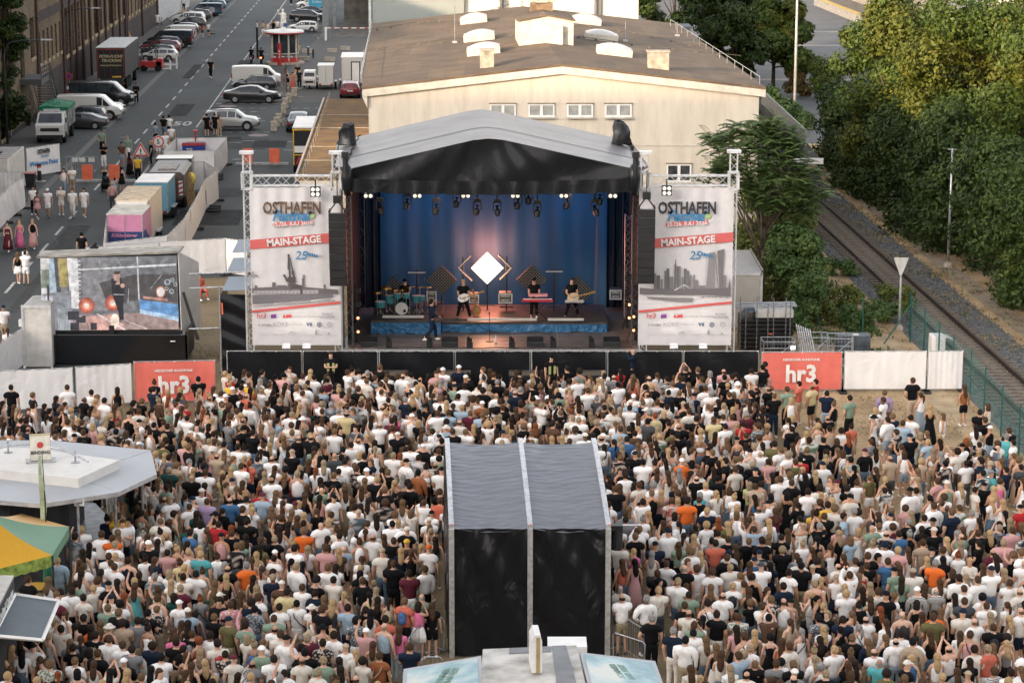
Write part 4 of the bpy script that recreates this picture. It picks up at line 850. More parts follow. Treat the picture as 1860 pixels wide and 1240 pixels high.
mb.lathe([(.36,0),(.30,.1),(.26,.3)],(0,0,0),12);mb.build('pedestal',WHITE,st_);mb=MB()
mb.ring([[(rx*math.cos(a)+ox,ry*math.sin(a),z)for a in[2*math.pi*k/12 for k in range(12)]]for(rx,ry,z,ox)in((.34,.28,.3,0),(.30,.25,.7,.02),(.26,.2,1.1,.03),(.3,.2,1.45,.02),(.27,.17,1.62,.0),(.1,.1,1.7,-.02),(.09,.1,1.75,-.02),(.13,.14,1.85,-.03),(.12,.13,1.98,-.03),(.04,.05,2.06,-.03))])
mb.tube([(-.2,0,1.58),(-.42,-.05,1.5),(-.5,-.12,1.85),(-.52,-.12,1.98)],[.09,.07,.055,.04],8);mb.tube([(.24,0,1.55),(.36,-.05,1.25),(.24,-.22,1.15),(.1,-.26,1.15)],[.09,.07,.06,.04],8);mb.build('figure',SW,st_,smooth=True)
mb=MB();mb.bbox(.05,.42,-.3,-.18,.25,.62);mb.build('shield',mk('statue_blue',(.02,.07,.2),.5),st_)
# beach flag, blocks, bollards, planters, gate, pavement bits
def flag(x,yb,h,m,lb,wd=.5):
    g=G(x,yb);t=thing('beach_flag',lb,'flag',(g.x,g.y,0));mb=MB();mb.tube([(0,0,0),(0,0,h*.8),(.1,0,h)],[.03,.025,.012],6);mb.build('pole',BLACK,t)
    mb=MB();mb.grid(lambda u,v:(.02+u*wd*(math.sin(math.pi*min(1,.12+v*.95))**.6)*(1 if v<.97 else.2)+.1*v*v,.05*math.sin(v*7+u*3),h*.2+v*h*.78),4,14);o=mb.build('cloth',m,t,smooth=True);mb=MB();mb.bbox(-.3,.3,-.3,.3,0,.06);mb.build('foot',DSTEEL,t);return t
t=flag(521,176,3.2,mk('flag_grey',(.17,.14,.14),.8,var=.3,scale=3),'dark grey beach flag standing by the concrete blocks');t.rotation_euler.z=math.pi
mb=MB()
for i in range(3):
    for j in range(4):
        if(i+j)%2:mb.bbox(.05+i*.14,.19+i*.14,-.09,-.085,.8+j*.14,.94+j*.14)
mb.build('chequer_patch',WHITE,t)
for i,(x,yb,w_,h,lb)in enumerate(((534,176,.5,.8,'behind the flag, farthest of the row'),(524,187,.45,.8,'just below the beach flag'),(519,197,.5,.85,'in the middle of the row'),(515,207,.45,.85,'in the row, fourth from the near end'),(506,224,.5,.75,'in the row, third from the near end'),(502,231,.5,.75,'in the row, second from the near end'),(497,239,.5,.75,'at the near end of the row'),(515,230,.14,.6,'thin slab beside the black coupe'),(558,97,1.1,.42,'lying nearest behind the kiosk'),(552,111,1.1,.42,'lying right of the kiosk foot'),(599,112,1.05,.42,'lying alone above the white food truck'),(603,96,1.0,.42,'lying at the kerb left of the second one'),(627,92,1.0,.42,'lying at the kerb near the hall roof'))):
    g=G(x,yb);o=MB().box((0,0,h/2),(w_,.45,h)).build('concrete_block',CONC,bevel=.03,loc=(g.x,g.y+.3,0),label='pale concrete block '+lb,cat='concrete block',group='pale concrete blocks by the paved lot');o.rotation_euler.z=rnd.uniform(-.15,.15)
for(x,yb,lb)in((560,101,'dark bollard with white cap behind the pale block'),(569,106,'grey round bollard beside the pale block')):
    g=G(x,yb);t=thing('bollard',lb,'bollard',(g.x,g.y,0));mb=MB();mb.tube([(0,0,0),(0,0,.85)],.1,10);mb.build('post',DSTEEL,t);mb=MB();mb.lathe([(.1,.85),(.08,.93),(.02,.97)],(0,0,0),10);mb.build('cap',WHITE if 'white' in lb else DSTEEL,t)
t=thing('barrier_gate','red and white barrier gate across the parking deck entrance','barrier',tuple(G(592,74)),0)
for x,w_,h,m in((0,.25,1.5,WHITE),(5.9,.4,1.9,DSTEEL),(6.35,.1,1.5,WHITE)):mb=MB();mb.bbox(x-w_/2,x+w_/2,-.12,.12,0,h);mb.build('post',m,t)
mb=MB();mb.bbox(.13,5.7,-.05,.05,1.35,1.46);mb.bbox(6.41,8.4,-.05,.05,1.4,1.51);mb.build('boom',WHITE,t);mb=MB()
for k in range(6):mb.bbox(.6+k*.95,1.0+k*.95,-.056,-.051,1.352,1.458)
mb.build('red_stripe',REDP,t)
t=thing('banner_sign','light blue sign with white lettering above the white off-road car','sign',tuple(G(576,22)),0)
mb=MB();mb.bbox(-1.1,1.1,-.03,.0,.6,3.2);mb.build('sign_plate',mk('sign_light_blue',(.04,.32,.5),.5),t);text('Parkplatz\nEinfahrt',.42,(0,-.05,1.5),WHITE,t)
mb=MB();mb.bar((-1,.03,0),(-1,.03,3),.04);mb.bar((1,.03,0),(1,.03,3),.04);mb.build('post',STEEL,t)
g=G(577,75);t,h=pole('light_mast',578,72,26,.04,'thin signless pole on a dark foot by the white hatchback',STEEL)
# road-works barrier feet and orange boards
def roadbar(x0,x1_,yb,boards,lb):
    a,b_=G(x0,yb),G(x1_,yb);t=thing('road_barrier',lb,'barrier',(a.x,a.y,0));W_=b_.x-a.x
    n=max(2,int(W_/1.0));mb=MB()
    for k in range(n):mb.bbox(k*W_/n+.01,(k+1)*W_/n-.03,-.2,.2,0,.14)
    mb.build('base_plate',mk('pale_base_plate',(.36,.36,.35),.7,var=.15),t)
    for xb in boards:c=G(xb,yb).x-a.x;mb=MB();mb.bbox(c-.37,c+.37,-.03,.03,.1,1.15);mb.build('orange_board',ORNG,t,bevel=.03)
roadbar(428,525,299,(450,499),'low road barrier with two orange boards left of the annex')
roadbar(138,248,330,(159,208),'low road barrier with two orange boards across the street')
t=thing('crowd_barrier','silver crowd barrier hung with white papers across the street','barrier',tuple(G(120,312)),0)
def cbar(t,L=2.4,h=1.05,x0=0.):
    mb=MB();mb.tube([(x0+.06,0,.12),(x0+.02,0,h-.08),(x0+.1,0,h),(x0+L-.1,0,h),(x0+L-.02,0,h-.08),(x0+L-.06,0,.12)],.02,5);mb.bar((x0+.05,0,.15),(x0+L-.05,0,.15),.016)
    n=int(L/.13)
    for k in range(1,n):mb.bar((x0+L*k/n,0,.15),(x0+L*k/n,0,h),.009,3)
    for x in(.25,L-.25):mb.bar((x0+x,-.3,.03),(x0+x,.3,.03),.018);mb.bar((x0+x,0,.03),(x0+x,0,.2),.018)
    return mb.build('frame',STEEL,t)
cbar(t,2.25)
mb=MB()
for x in(.65,1.15,1.8):mb.bbox(x-.22,x+.22,-.03,-.02,.68,.98)
mb.build('paper',mk('paper',(.65,.65,.62),.8),t)
# white A-frame boards next to the forklift
t=thing('site_barrier','low white plastic barrier boards standing beside the forklift','barrier',tuple(G(286,127)),0)
mb=MB();mb.bbox(-.1,1.35,-.03,.03,.45,.65);mb.bbox(-.1,1.35,-.03,.03,.05,.15);mb.bbox(1.2,1.35,-.1,.1,0,.95);mb.bbox(1.7,1.85,.9,1.1,0,1.1);mb.bbox(.7,1.9,.95,1.02,.35,.5);mb.build('board',WHITE,t)
# ---- bins, bollard, container and welcome panel on the left
g=G(56,342);t=thing('wheelie_bin','black wheelie bin with pink lid liner beside the white container','bin',(g.x,g.y,0));mb=MB();mb.ring([[(-.3*s_,-.3*s_,z),(.3*s_,-.3*s_,z),(.3*s_,.3*s_,z),(-.3*s_,.3*s_,z)]for s_,z in((.85,.08),(1.08,.95),(1.15,1.0))]);mb.build('body',BLACK,t);mb=MB();mb.box((0,0,1.04),(.72,.72,.07));mb.build('lid',mk('pink_liner',(.45,.2,.18),.6),t)
for s_ in(-1,1):mb=MB();mb.lathe([(.03,-.03),(.1,-.03),(.1,.03),(.03,.03)],(s_*.25,.25,.1),10,'x');mb.build('wheel',RUB,t)
g=G(72,330);t=thing('guide_beacon','black beacon with red and white stripes on a foot beside the bin','beacon',(g.x,g.y,0));mb=MB();mb.tube([(0,0,.05),(0,0,1.2)],.14,10);mb.build('body',BLACK,t);mb=MB();mb.tube([(0,0,.75),(0,0,.95)],.145,10);mb.build('white_band',WHITE,t);mb=MB();mb.tube([(0,0,.95),(0,0,1.08)],.145,10);mb.build('red_band',RSG,t);mb=MB();mb.bbox(-.4,.4,-.25,.25,0,.06);mb.build('foot',CONC,t)
a=G(46,337);t=thing('site_container','white site container with open roof hatches at the left edge','container',(a.x,a.y,0),DROT)
mb=MB();mb.bbox(-3.0,0,-6.05,0,.05,2.55);mb.build('container_body',mk('container_white',(.60,.57,.52),.6,var=.08),t)
mb=MB()
for k in range(7):mb.bbox(-2.9,-.1,-5.9+k*.85,-5.3+k*.85,2.551,2.62)
mb.build('roof_rib',mk('roof_grey',(.35,.34,.32),.6),t);mb=MB();mb.bbox(-2.9,-.9,-3.6,-2.9,2.63,2.7);mb.bbox(-2.9,-.9,-5.3,-4.7,2.63,2.7);mb.build('roof_hatch',DSTEEL,t)
mb=MB()
for(x,y)in((-.05,-.05),(-.05,-6.0)):mb.bbox(x-.08,x+.06,y-.08,y+.08,0,2.6)
mb.build('corner_post',WHITE,t)
# ---- mobile fence panels with white sheets
FSTEEL=mk('fence_tube',(.45,.45,.44),.5,.3)
FOOT=mk('fence_foot',(.05,.05,.05),.9,var=.3)
def fpanel(a,b_,lb,sheetm=WTARP,h=2.0,foot=True,name='fence_panel',grp='white sheeted fence panels',cat='fence',sag=.06):
    a=Vector(a);b_=Vector(b_);d=b_-a;L=d.length;rz=math.atan2(d.y,d.x)
    t=thing(name,lb,cat,(a.x,a.y,0),rz,grp);mb=MB()
    mb.tube([(.04,0,.05),(.04,0,h)],.022,6);mb.tube([(L-.04,0,.05),(L-.04,0,h)],.022,6);mb.bar((.04,0,h-.02),(L-.04,0,h-.02),.018);mb.bar((.04,0,.15),(L-.04,0,.15),.018);mb.build('frame',FSTEEL,t)
    ph=rnd.uniform(0,6);mb=MB()
    mb.grid(lambda u,v:(.05+u*(L-.1),-.035-.035*math.sin(u*9+ph+v*3)*(1-abs(2*v-1)**2)-.012*math.sin(u*40),.17+v*(h-.19)-.03*abs(math.sin(u*math.pi*6))*v),26,8)
    mb.build('sheet',sheetm,t,smooth=True)
    mb=MB();n=max(2,int(L/.8))
    for k in range(n+1):mb.box((.06+(L-.12)*k/n,-.04,h-.03),(.03,.05,.05))
    mb.build('cable_tie',WHITE,t)
    if foot:
        for x in(.0,L):mb=MB();mb.box((x,0,.07),(.25,.75,.13));mb.build('foot',FOOT,t)
    return t
def run(pts,lbs,z=2.0,**k):
    q=[G(x,y,z)for x,y in pts]
    for i in range(len(q)-1):fpanel((q[i].x,q[i].y,0),(q[i+1].x,q[i+1].y,0),lbs[i],**k)
run([(188,441),(304,427),(334,397),(345,378),(357,357),(372,326),(395,309)],['white sheeted fence in front of the pink trailer','slanting white fence sheet at the pink trailer corner','creased white fence sheet beside the beige trailer','creased white fence sheet beside the blue trailer','white fence sheet beside the black tanker','wide slanting white fence sheet behind the tanker'])
run([(395,309),(371,293),(284,296)],['short white fence sheet folding back at the corner','white fence sheet behind the black tanker'])
run([(188,441),(193,396),(232,349),(271,300)],['narrow white fence sheet left of the pink trailer','white fence sheet along the street left of the beige trailer','white fence sheet along the street left of the blue trailer'])
run([(297,274),(390,273),(411,249),(320,251),(297,274)],['front sheet of the white fence box round the blue generator','right sheet of the white fence box round the generator','rear sheet of the white fence box round the generator','left sheet of the white fence box round the generator'])
run([(155,449),(289,439),(410,432),(449,438)],['white fence sheet behind the roof of the video trailer','white fence sheet with two papers behind the paramedic','short white fence sheet touching the left stage banner'])
run([(-6,360),(10,347),(25,334),(43,322)],['white fence sheet cut by the left edge','white fence sheet in front of the site container','white fence sheet touching the site container corner'])
run([(-10,312),(40,312)],['white fence sheet with red stripes before the site container'])
q0,q1=G(46,272,2.0),G(108,263,2.0)
t=fpanel((q0.x,q0.y,0),(q1.x,q1.y,0),'white welcome panel with festival logo and blue lettering',grp='lettered fence panels',h=2.1)
L=(q1-q0).length;BLU=mk('logo_blue',(.05,.22,.48),.6,var=.05);INK=mk('logo_ink',(.03,.03,.035),.6,var=.1)
text('Welcome Point',.46,(L/2,-.1,.95),BLU,t,bold=.012,sx=.82*L/2.9);text('OSTHAFEN',.42,(L/2,-.1,1.72),INK,t,bold=.02,sx=.55);text('Festival',.3,(L/2+.1,-.105,1.42),BLU,t,shear=.3,sx=.8)
# ---- trailers inside the fence
PINK=mk('pink_panel',(.50,.20,.32),.45,var=.05)
t=boxtrailer('cooling_trailer','pink and navy cooling trailer with white roof inside the white fence',229,474,1.98,3.3,2.1,PINK,.45,DROT-.03,True,mk('dirty_white_roof',(.48,.46,.40),.7,var=.2,scale=1.5))
mb=MB();mb.bbox(-1.0,1.0,-.012,3.0,.44,1.62);mb.build('navy_panel',mk('navy_panel',(.015,.04,.14),.45),t)
text('Kühlanhänger',.27,(-.05,-.035,1.42),PINK,t,bold=.01,shear=.2,sx=.95)
mb=MB();mb.prism([(.995,.9,1.62),(.995,3.2,1.62),(.995,3.2,.6)],(.014,0,0)); 
mb.build('pink_wedge',PINK,t)
t=boxtrailer('box_trailer','beige box trailer standing behind the pink cooling trailer',243,453,1.95,5.2,2.3,mk('beige_panel',(.62,.53,.40),.5,var=.05),.5,DROT-.03,True,mk('beige_roof',(.50,.40,.27),.7,var=.15))
mb=MB();mb.bbox(-.85,.85,-.25,-.02,2.3,2.72);mb.build('cooling_unit',WHITE,t)
t=boxtrailer('box_trailer','light blue box trailer with white roof behind the beige trailer',277,402,1.95,3.6,1.85,mk('light_blue_panel',(.10,.27,.36),.5,var=.06),.5,DROT-.03)
mb=MB();mb.bbox(-.35,.45,-.25,-.003,1.8,2.1);mb.build('cooling_unit',mk('light_blue_panel',(.1,.27,.36),.5),t)
g=G(301,381);t=thing('tank_truck','dark rounded tank lorry with red and white hazard panels behind the blue trailer','truck',(g.x,g.y,0),DROT)
mb=MB();mb.ring([[(1.2*max(-1,min(1,1.35*math.cos(a))),y,1.5+.85*max(-1,min(1,1.3*math.sin(a))))for a in[2*math.pi*k/20 for k in range(20)]]for y in(0,.2,5.5,5.7)]);mb.build('tank',mk('tank_brown_grey',(.10,.085,.075),.4,.2,var=.2),t,smooth='auto')
mb=MB();mb.bbox(-.5,.6,1.0,3.6,2.34,2.43);mb.build('roof_hatch',mk('hatch_grey',(.28,.26,.23),.6,var=.2),t)
mb=MB();mb.bbox(.15,.75,-.12,-.01,.6,2.1);mb.build('rear_locker',mk('rust_brown',(.10,.035,.025),.6),t)
mb=MB();mb.bbox(.85,1.1,-.06,-.01,.9,1.8);hz=mb.build('hazard_panel',WHITE,t);mb=MB()
for k in range(3):mb.poly([(.85,-.065,.95+k*.3),(1.1,-.065,1.05+k*.3),(1.1,-.065,1.18+k*.3),(.85,-.065,1.08+k*.3)])
mb.build('red_stripe',REDP,hz);mb=MB();mb.bbox(-1.0,1.0,.1,7.5,.55,.8);mb.build('chassis',DSTEEL,t);mb=MB();mb.bbox(-1.15,1.15,6.0,7.8,.7,2.4);mb.build('cab',P['black'],t)
for yy in(1.0,2.1,6.8):
    for s_ in(-1,1):w2=MB();w2.lathe([(.15,-.14),(.45,-.14),(.45,.14),(.15,.14)],(s_*1.0,yy,.45),14,'x');w2.build('wheel',RUB,t)
WOOD=mk('timber',(.32,.20,.08),.8,var=.2)
t=thing('timber_stack','leaning wooden planks and folded yellow cloth beside the tank lorry','planks',tuple(G(347,372)),DROT)
for k in range(6):mb=MB();mb.prism([(-.1+k*.09,-.8+k*.1,0),(-.04+k*.09,-.8+k*.1,0),(-.6+k*.11,.6,2.0),(-.66+k*.11,.6,2.0)],(0,.05,.03));mb.build('plank',WOOD,t)
mb=MB();mb.ell((-.05,1.2,1.5),(.3,.3,.4));mb.build('cloth',mk('yellow_cloth',(.6,.45,.08),.8,var=.3),t)
g=G(352,305);t=thing('generator','blue and white generator trailer with red trim in the fence box','generator',(g.x,g.y+.2,0),DROT);mb=MB();mb.bbox(-.8,.8,0,1.8,.3,1.7);mb.build('housing',paint('generator_blue',(.015,.035,.22)),t,bevel=.05);mb=MB();mb.bbox(-.82,.82,-.03,.0,1.55,1.72);mb.build('red_trim',REDP,t);mb=MB();mb.bbox(-.45,.6,.2,1.9,1.701,1.78);mb.build('lid',P['silver'],t);mb=MB();mb.bar((.1,.6,1.7),(.1,.6,2.5),.05);mb.box((.1,.6,2.5),(.3,.3,.12));mb.build('exhaust',REDP,t)
text('TP',.4,(-.3,-.05,1.2),WHITE,t)
for(x,yb,lb)in((388,385,'black sandbags stacked on the asphalt outside the fence'),(393,327,'dark sandbag at the fence corner')):
    g=G(x,yb);t=thing('sandbag_pile',lb,'sandbags',(g.x,g.y,0),.1)
    for k in range(3):mb=MB();mb.ell((0.05*k,.1*k,.1+.13*k),(.5-.05*k,.3,.11));mb.build('sandbag',mk('sandbag_black',(.03,.03,.032),.7,var=.3),t,smooth=True)
# electric kick scooter and items by the far pavement
g=G(302,35);t=thing('kick_scooter','white electric kick scooter parked at the factory end','scooter',(g.x,g.y,0),.4);mb=MB();mb.bbox(-.08,.08,-.5,.5,.12,.18);mb.build('deck',WHITE,t);mb=MB();mb.tube([(0,.5,.1),(0,.42,1.15)],.03);mb.bar((-.25,.42,1.15),(.25,.42,1.15),.025);mb.build('handlebar',mk('mint_green',(.1,.4,.25),.5),t)
for yy in(-.5,.52):mb=MB();mb.lathe([(.03,-.025),(.12,-.025),(.12,.025),(.03,.025)],(0,yy,.12),12,'x');mb.build('wheel',RUB,t)
# ================================================ THE STAGE
SF=100.;SZ=1.4
X=lambda px,Y=SF,z=SZ:(px-CX)/F*(Y*_c+(HC-z)*_s)
sxl,sxr=X(622),X(1166)
def wood(n,l,b):
    tc=n.new('ShaderNodeTexCoord');br=n.new('ShaderNodeTexBrick');br.inputs['Scale'].default_value=1;br.offset=0;br.inputs['Brick Width'].default_value=2.;br.inputs['Row Height'].default_value=1.;br.inputs['Mortar Size'].default_value=.012
    br.inputs['Color1'].default_value=(.11,.088,.075,1);br.inputs['Color2'].default_value=(.14,.112,.095,1);br.inputs['Mortar'].default_value=(.3,.27,.24,1);l.new(tc.outputs['Object'],br.inputs[0])
    nz=n.new('ShaderNodeTexNoise');nz.inputs['Scale'].default_value=1.5;nz.inputs['Detail'].default_value=7;l.new(tc.outputs['Object'],nz.inputs[0]);mr=n.new('ShaderNodeMapRange');mr.inputs[1].default_value=.3;mr.inputs[2].default_value=.7;mr.inputs[3].default_value=.6;mr.inputs[4].default_value=1.3;l.new(nz.outputs[0],mr.inputs[0])
    mx=n.new('ShaderNodeMix');mx.data_type='RGBA';mx.blend_type='MULTIPLY';mx.inputs[0].default_value=1;l.new(br.outputs[0],mx.inputs[6]);l.new(mr.outputs[0],mx.inputs[7]);l.new(mx.outputs[2],b.inputs['Base Color']);b.inputs['Roughness'].default_value=.42
STG=thing('stage','large open air concert stage with grey gable roof, black valance and blue backdrop','stage',(0,SF,0))
mb=MB();mb.bbox(sxl,sxr,0,11.2,SZ-.12,SZ);mb.build('stage_floor',node_mat('stage_deck',wood),STG)
mb=MB();mb.bbox(sxl,sxr,-.03,-.002,SZ-.11,SZ+.02);mb.build('floor_edge',ALU,STG)
mb=MB();mb.bbox(sxl+.1,sxr-.1,.05,11.1,.0,SZ-.125);mb.build('understage_cloth',BTARP,STG)
# backdrop
def cloth(n,l,b):
    tc=n.new('ShaderNodeTexCoord');mp=n.new('ShaderNodeMapping');mp.inputs['Scale'].default_value=(1.2,1,.12);nz=n.new('ShaderNodeTexNoise');nz.inputs['Scale'].default_value=1.6;nz.inputs['Detail'].default_value=6
    l.new(tc.outputs['Object'],mp.inputs[0]);l.new(mp.outputs[0],nz.inputs[0]);r=n.new('ShaderNodeValToRGB');r.color_ramp.elements[0].position=.3;r.color_ramp.elements[0].color=(.004,.038,.072,1);r.color_ramp.elements[1].position=.7;r.color_ramp.elements[1].color=(.009,.068,.12,1)
    l.new(nz.outputs[0],r.inputs[0]);l.new(r.outputs[0],b.inputs['Base Color']);b.inputs['Roughness'].default_value=.55;bp=n.new('ShaderNodeBump');bp.inputs['Distance'].default_value=.06;bp.inputs['Strength'].default_value=.35;l.new(nz.outputs[0],bp.inputs['Height']);l.new(bp.outputs[0],b.inputs['Normal'])
BLUC=node_mat('blue_cloth',cloth)
bx0,bx1=X(645,110),X(1112,110)
mb=MB();mb.grid(lambda u,v:(bx0+u*(bx1-bx0)+.1*math.sin(v*3),9.9+.016*math.sin(u*75+2*math.sin(v*3))+.02*math.sin(u*31)-(.5*(1-v)**3*(u>.93)),SZ+.02+v*7.2),220,10);mb.build('backdrop',BLUC,STG,smooth=True)
DRAPE=tarp('black_drape',(.008,.009,.011),.7,(3,3,.3),.6,1.5)
mb=MB();mb.bbox(sxl,sxr,10.9,10.95,SZ,9);mb.build('rear_drape',DRAPE,STG)
for s_,x in((1,sxl+.12),(-1,sxr-.12)):
    mb=MB();mb.grid(lambda u,v:(x+.05*math.sin(u*40)+s_*.05,.9+u*10,SZ+v*7.9),50,2);mb.build('side_drape',DRAPE,STG,smooth=True)
    mb=MB();mb.grid(lambda u,v:(x+s_*(u*1.05),9.2-.1*math.sin(u*20),SZ+v*7.2),30,2);mb.build('masking_drape',DRAPE,STG,smooth=True)
# roof
zap,zev,zvb=10.58,9.22,8.42
rl,rr,rm=X(634,99.5,9.2),X(1153,99.5,9.2),X(887,99.5,10.5)
ROOF=mk('roof_membrane',(.15,.142,.143),.4,var=.12,scale=.8)
mb=MB()
def rp(u,y,dz=0.):
    e=max(0,min(1,(y+.4)/2.2));e=e*e*(3-2*e)*.115;t=u*2-1;x=rm+(t*(1+e))*((rm-rl)if t<0 else(rr-rm))-.0437*max(0,y);t=abs(t)*(1+e);r_=max(0,1-t*11)*.07
    return(x,y,zap-(zap-zev)*t-r_+dz-.0)
mb.grid(lambda u,v:rp(u,-.5+v*10.6,.015*math.sin(v*25)),40,14);mb.build('roof_skin',ROOF,STG,smooth=True)
for yy in(3.1,7.2,1.2):
    mb=MB();n=40
    for k in range(n):a=rp(k/n,yy,.03);b_=rp((k+1)/n,yy,.03);w_=.15 if yy==3.1 else.03;mb.add([a,b_,(b_[0],b_[1]+w_,b_[2]),(a[0],a[1]+w_,a[2])],[(0,1,2,3)])
    mb.build('roof_seam',mk('seam_dark',(.03,.035,.05),.5)if yy==3.1 else mk('seam_grey',(.16,.16,.19),.5),STG)
mb=MB()
def val(u,v):
    x,y,zt=rp(u,-.52);zb=zvb-.12*math.sin(u*math.pi);z=zb+(zt-zb)*v;f=(1-v)*.5+.1
    e=min(u,1-u)
    an=math.atan2(x-rm,zap+1.2-z);d_=math.hypot(x-rm,zap+1.2-z);return(x,y-.07-.012*d_**.6*math.sin(an*19+.7*math.sin(d_*1.5))*(.3+.7*abs(math.sin(an*3.1)))-.05*math.sin(u*17-v*5),z)
mb.grid(val,220,20);mb.build('gable_valance',BTARP,STG,smooth=True)
mb=MB();mb.grid(lambda u,v:(rl+(rr-rl)*u,-.68-.05*math.sin(u*90)*(1-v)-.02*math.sin(u*37),zvb-.12+v*.55-.12*math.sin(u*math.pi)-.04*abs(math.sin(u*math.pi*9))*(1-v)),160,4);mb.build('lower_valance',BTARP,STG,smooth=True)
for s_,x in((-1,rl),(1,rr)):
    mb=MB();mb.grid(lambda u,v:(x+s_*(.02+.06*math.sin(u*20)*(1-v)+.78*v*min(1,u*5))-.0437*u*10,-.5+u*10.5,zvb+.1+v*(zev-zvb-.3)),30,4);mb.build('side_valance',BTARP,STG,smooth=True)
TRS=mk('stage_truss',(.12,.12,.12),.4,.6,var=.2)
for(x,y)in((sxl+.25,.25),(sxr-.25,.25),(sxl+.25,9.3),(sxr-.25,9.3)):mb=MB();mb.truss((x,y,SZ),(x,y,8.9),.38,.025,.45);mb.build('tower_truss',TRS,STG)
mb=MB();mb.truss((X(1139,107),6.5,SZ+.1),(X(1139,107),6.5,6.2),.3,.022,.34);mb.build('side_truss',mk('bright_truss',(.42,.4,.36),.4,.5),STG)
for y,z in((.4,8.35),(4,8.5),(8.2,8.4)):mb=MB();mb.truss((sxl+.3,y,z),(sxr-.3,y,z),.36,.025,.5);mb.build('roof_truss',TRS,STG)
for s_,(x0,x1_,yt)in((-1,(611,650,221)),(1,(1106,1149,217))):
    a=PY((x0+x1_)/2,262,107.5);hgt=PY((x0+x1_)/2,yt,107.5).z-a.z;rs=random.Random(s_+5);mb=MB()
    mb.ring([[((.40*q+rs.uniform(-.07,.07))*math.cos(an_)+a.x+ox,7.5+.38*q*math.sin(an_)+rs.uniform(-.06,.06),a.z+hgt*.95*zz+rs.uniform(-.06,.06))for an_ in[2*math.pi*k/10 for k in range(10)]]for q,zz,ox in((1.1,0,0),(1.0,.25,0),(.95,.5,.02),(.85,.75,-.03*s_),(.6,.95,-.12*s_),(.2,1.0,-.15*s_))]);mb.build('covered_hoist',BTARP,STG,smooth='auto')
    mb=MB();e=PY(627 if s_<0 else 1155,292,99);mb.tube([(e.x,-.9,e.z-.6),(e.x,-.9,e.z+.25)],.12,8);mb.box((e.x,-.95,e.z+.25),(.3,.35,.25));mb.build('chain_motor',BLACK,STG)
    mb=MB();rs=random.Random(4);mb.ring([[(e.x-s_*.05+(.22*q)*math.cos(an_)+rs.uniform(-.03,.03),-.6+.35*q*math.sin(an_),e.z-.2-zz)for an_ in[2*math.pi*k/8 for k in range(8)]]for q,zz in((.4,0),(1,.2),(1.15,.6),(1,1.0),(.7,1.3))]);mb.build('corner_wrap',BTARP,STG,smooth=True)
# risers with blue skirts, LED strips on their edges
LBL=tarp('blue_skirt',(.03,.12,.24),.32,(1,1,1),1.,2.6)
for(x0,x1_,y,d,h,lb)in((674,801,3.2,4.6,.6,'drum_riser'),(803,1103,3.6,4.0,.45,'band_riser')):
    a,b_=X(x0,100+y),X(x1_,100+y);mb=MB();mb.bbox(a,b_,y,y+d,SZ+h-.1,SZ+h);r_=mb.build(lb,mk('riser_deck',(.05,.042,.038),.5,var=.2),STG)
    mb=MB();mb.grid(lambda u,v:(a+u*(b_-a),y-.03-.025*math.sin(u*60+v*5)*(1-v),SZ+.01+v*(h-.1)+.02*math.sin(u*25)*(1-v)),60,4);mb.build('blue_skirt',LBL,r_,smooth=True)
LEDB=mk('pale_led_bar',(.40,.38,.34),.4,var=0,emis=.02)
for(x0,x1_,yb)in((695,770,575),(850,975,580),(995,1060,580),(800,848,581)):
    a,b_=X(x0,103.4,2),X(x1_,103.4,2);z=PY(700,yb,103.4).z;mb=MB();mb.bbox(a,b_,3.35,3.42,z-.05,z+.06);mb.build('led_strip',LEDB if x0!=800 else DSTEEL,STG)
# lamps: blinders and moving heads under the roof
LAMPW=mk('lamp_lens',(.75,.68,.52),.3,var=0,emis=.35)
def blinder(x,y,Y,parent=None,top=True):
    p=PY(x,y,Y);t=thing('blinder_lamp','black four-lens blinder lamp '+BL.pop(0),'stage lamp',(p.x,p.y,p.z),0,'four-lens blinder lamps of the stage')
    mb=MB();mb.box((0,0,0),(.42,.18,.42));mb.bar((0,0,.2),(0,0,.5),.03);mb.build('housing',BLACK,t)
    for i in(-1,1):
        for j in(-1,1):mb=MB();mb.lathe([(.078,-.0),(.078,.02)],(i*.1,-.11,j*.1),12,'y');mb.build('lens',LAMPW,t)
ORD=['leftmost','second from left','third from left','third from right','second from right','rightmost']
BL=[o_+' in the row under the roof valance' for o_ in ORD]+['hanging before the left banner','hanging before the right banner']
for x in(669,758,846,936,1024,1113):blinder(x,351,99.8)
blinder(573,348,99.4);blinder(1211,346,99.4)
MH=[(690,376,1.2),(740,366,.9),(793,376,1.2),(830,363,.9),(867,377,1.2),(903,378,1.2),(941,366,.9),(976,380,1.2),(1031,366,.9),(1080,378,1.2),(1090,358,.7),(960,357,.7)]
for i,(x,y,sc)in enumerate(MH):
    p=PY(x,y,101.5);t=thing('moving_head','black moving head lamp hanging under the stage roof, %s from the left'%['first','second','third','fourth','fifth','sixth','seventh','ninth','tenth','eleventh','last','eighth'][i],'stage lamp',(p.x,p.y,p.z),0,'moving head lamps under the stage roof');a=rnd.uniform(-.3,.3);t.scale=(.82,.82,.82)
    mb=MB();mb.box((0,0,.38),(.34,.28,.2));mb.bar((0,0,.45),(0,0,max(.5,8.3-p.z)),.03);mb.build('base',BLACK,t);mb=MB();mb.box((-.2,0,.1),(.06,.16,.5));mb.box((.2,0,.1),(.06,.16,.5));mb.build('yoke',BLACK,t)
    mb=MB();mb.tube([(-.05*a,.02,.12),(a*.2,-.1,-.12),(a*.5,-.16,-.36)],[.11,.17,.14],10);hd=mb.build('head',BLACK,t,smooth='auto');mb=MB();mb.lathe([(.12,-.01),(.12,.01)],(a*.5,-.17,-.372),10);mb.build('lens',GLASS,hd)
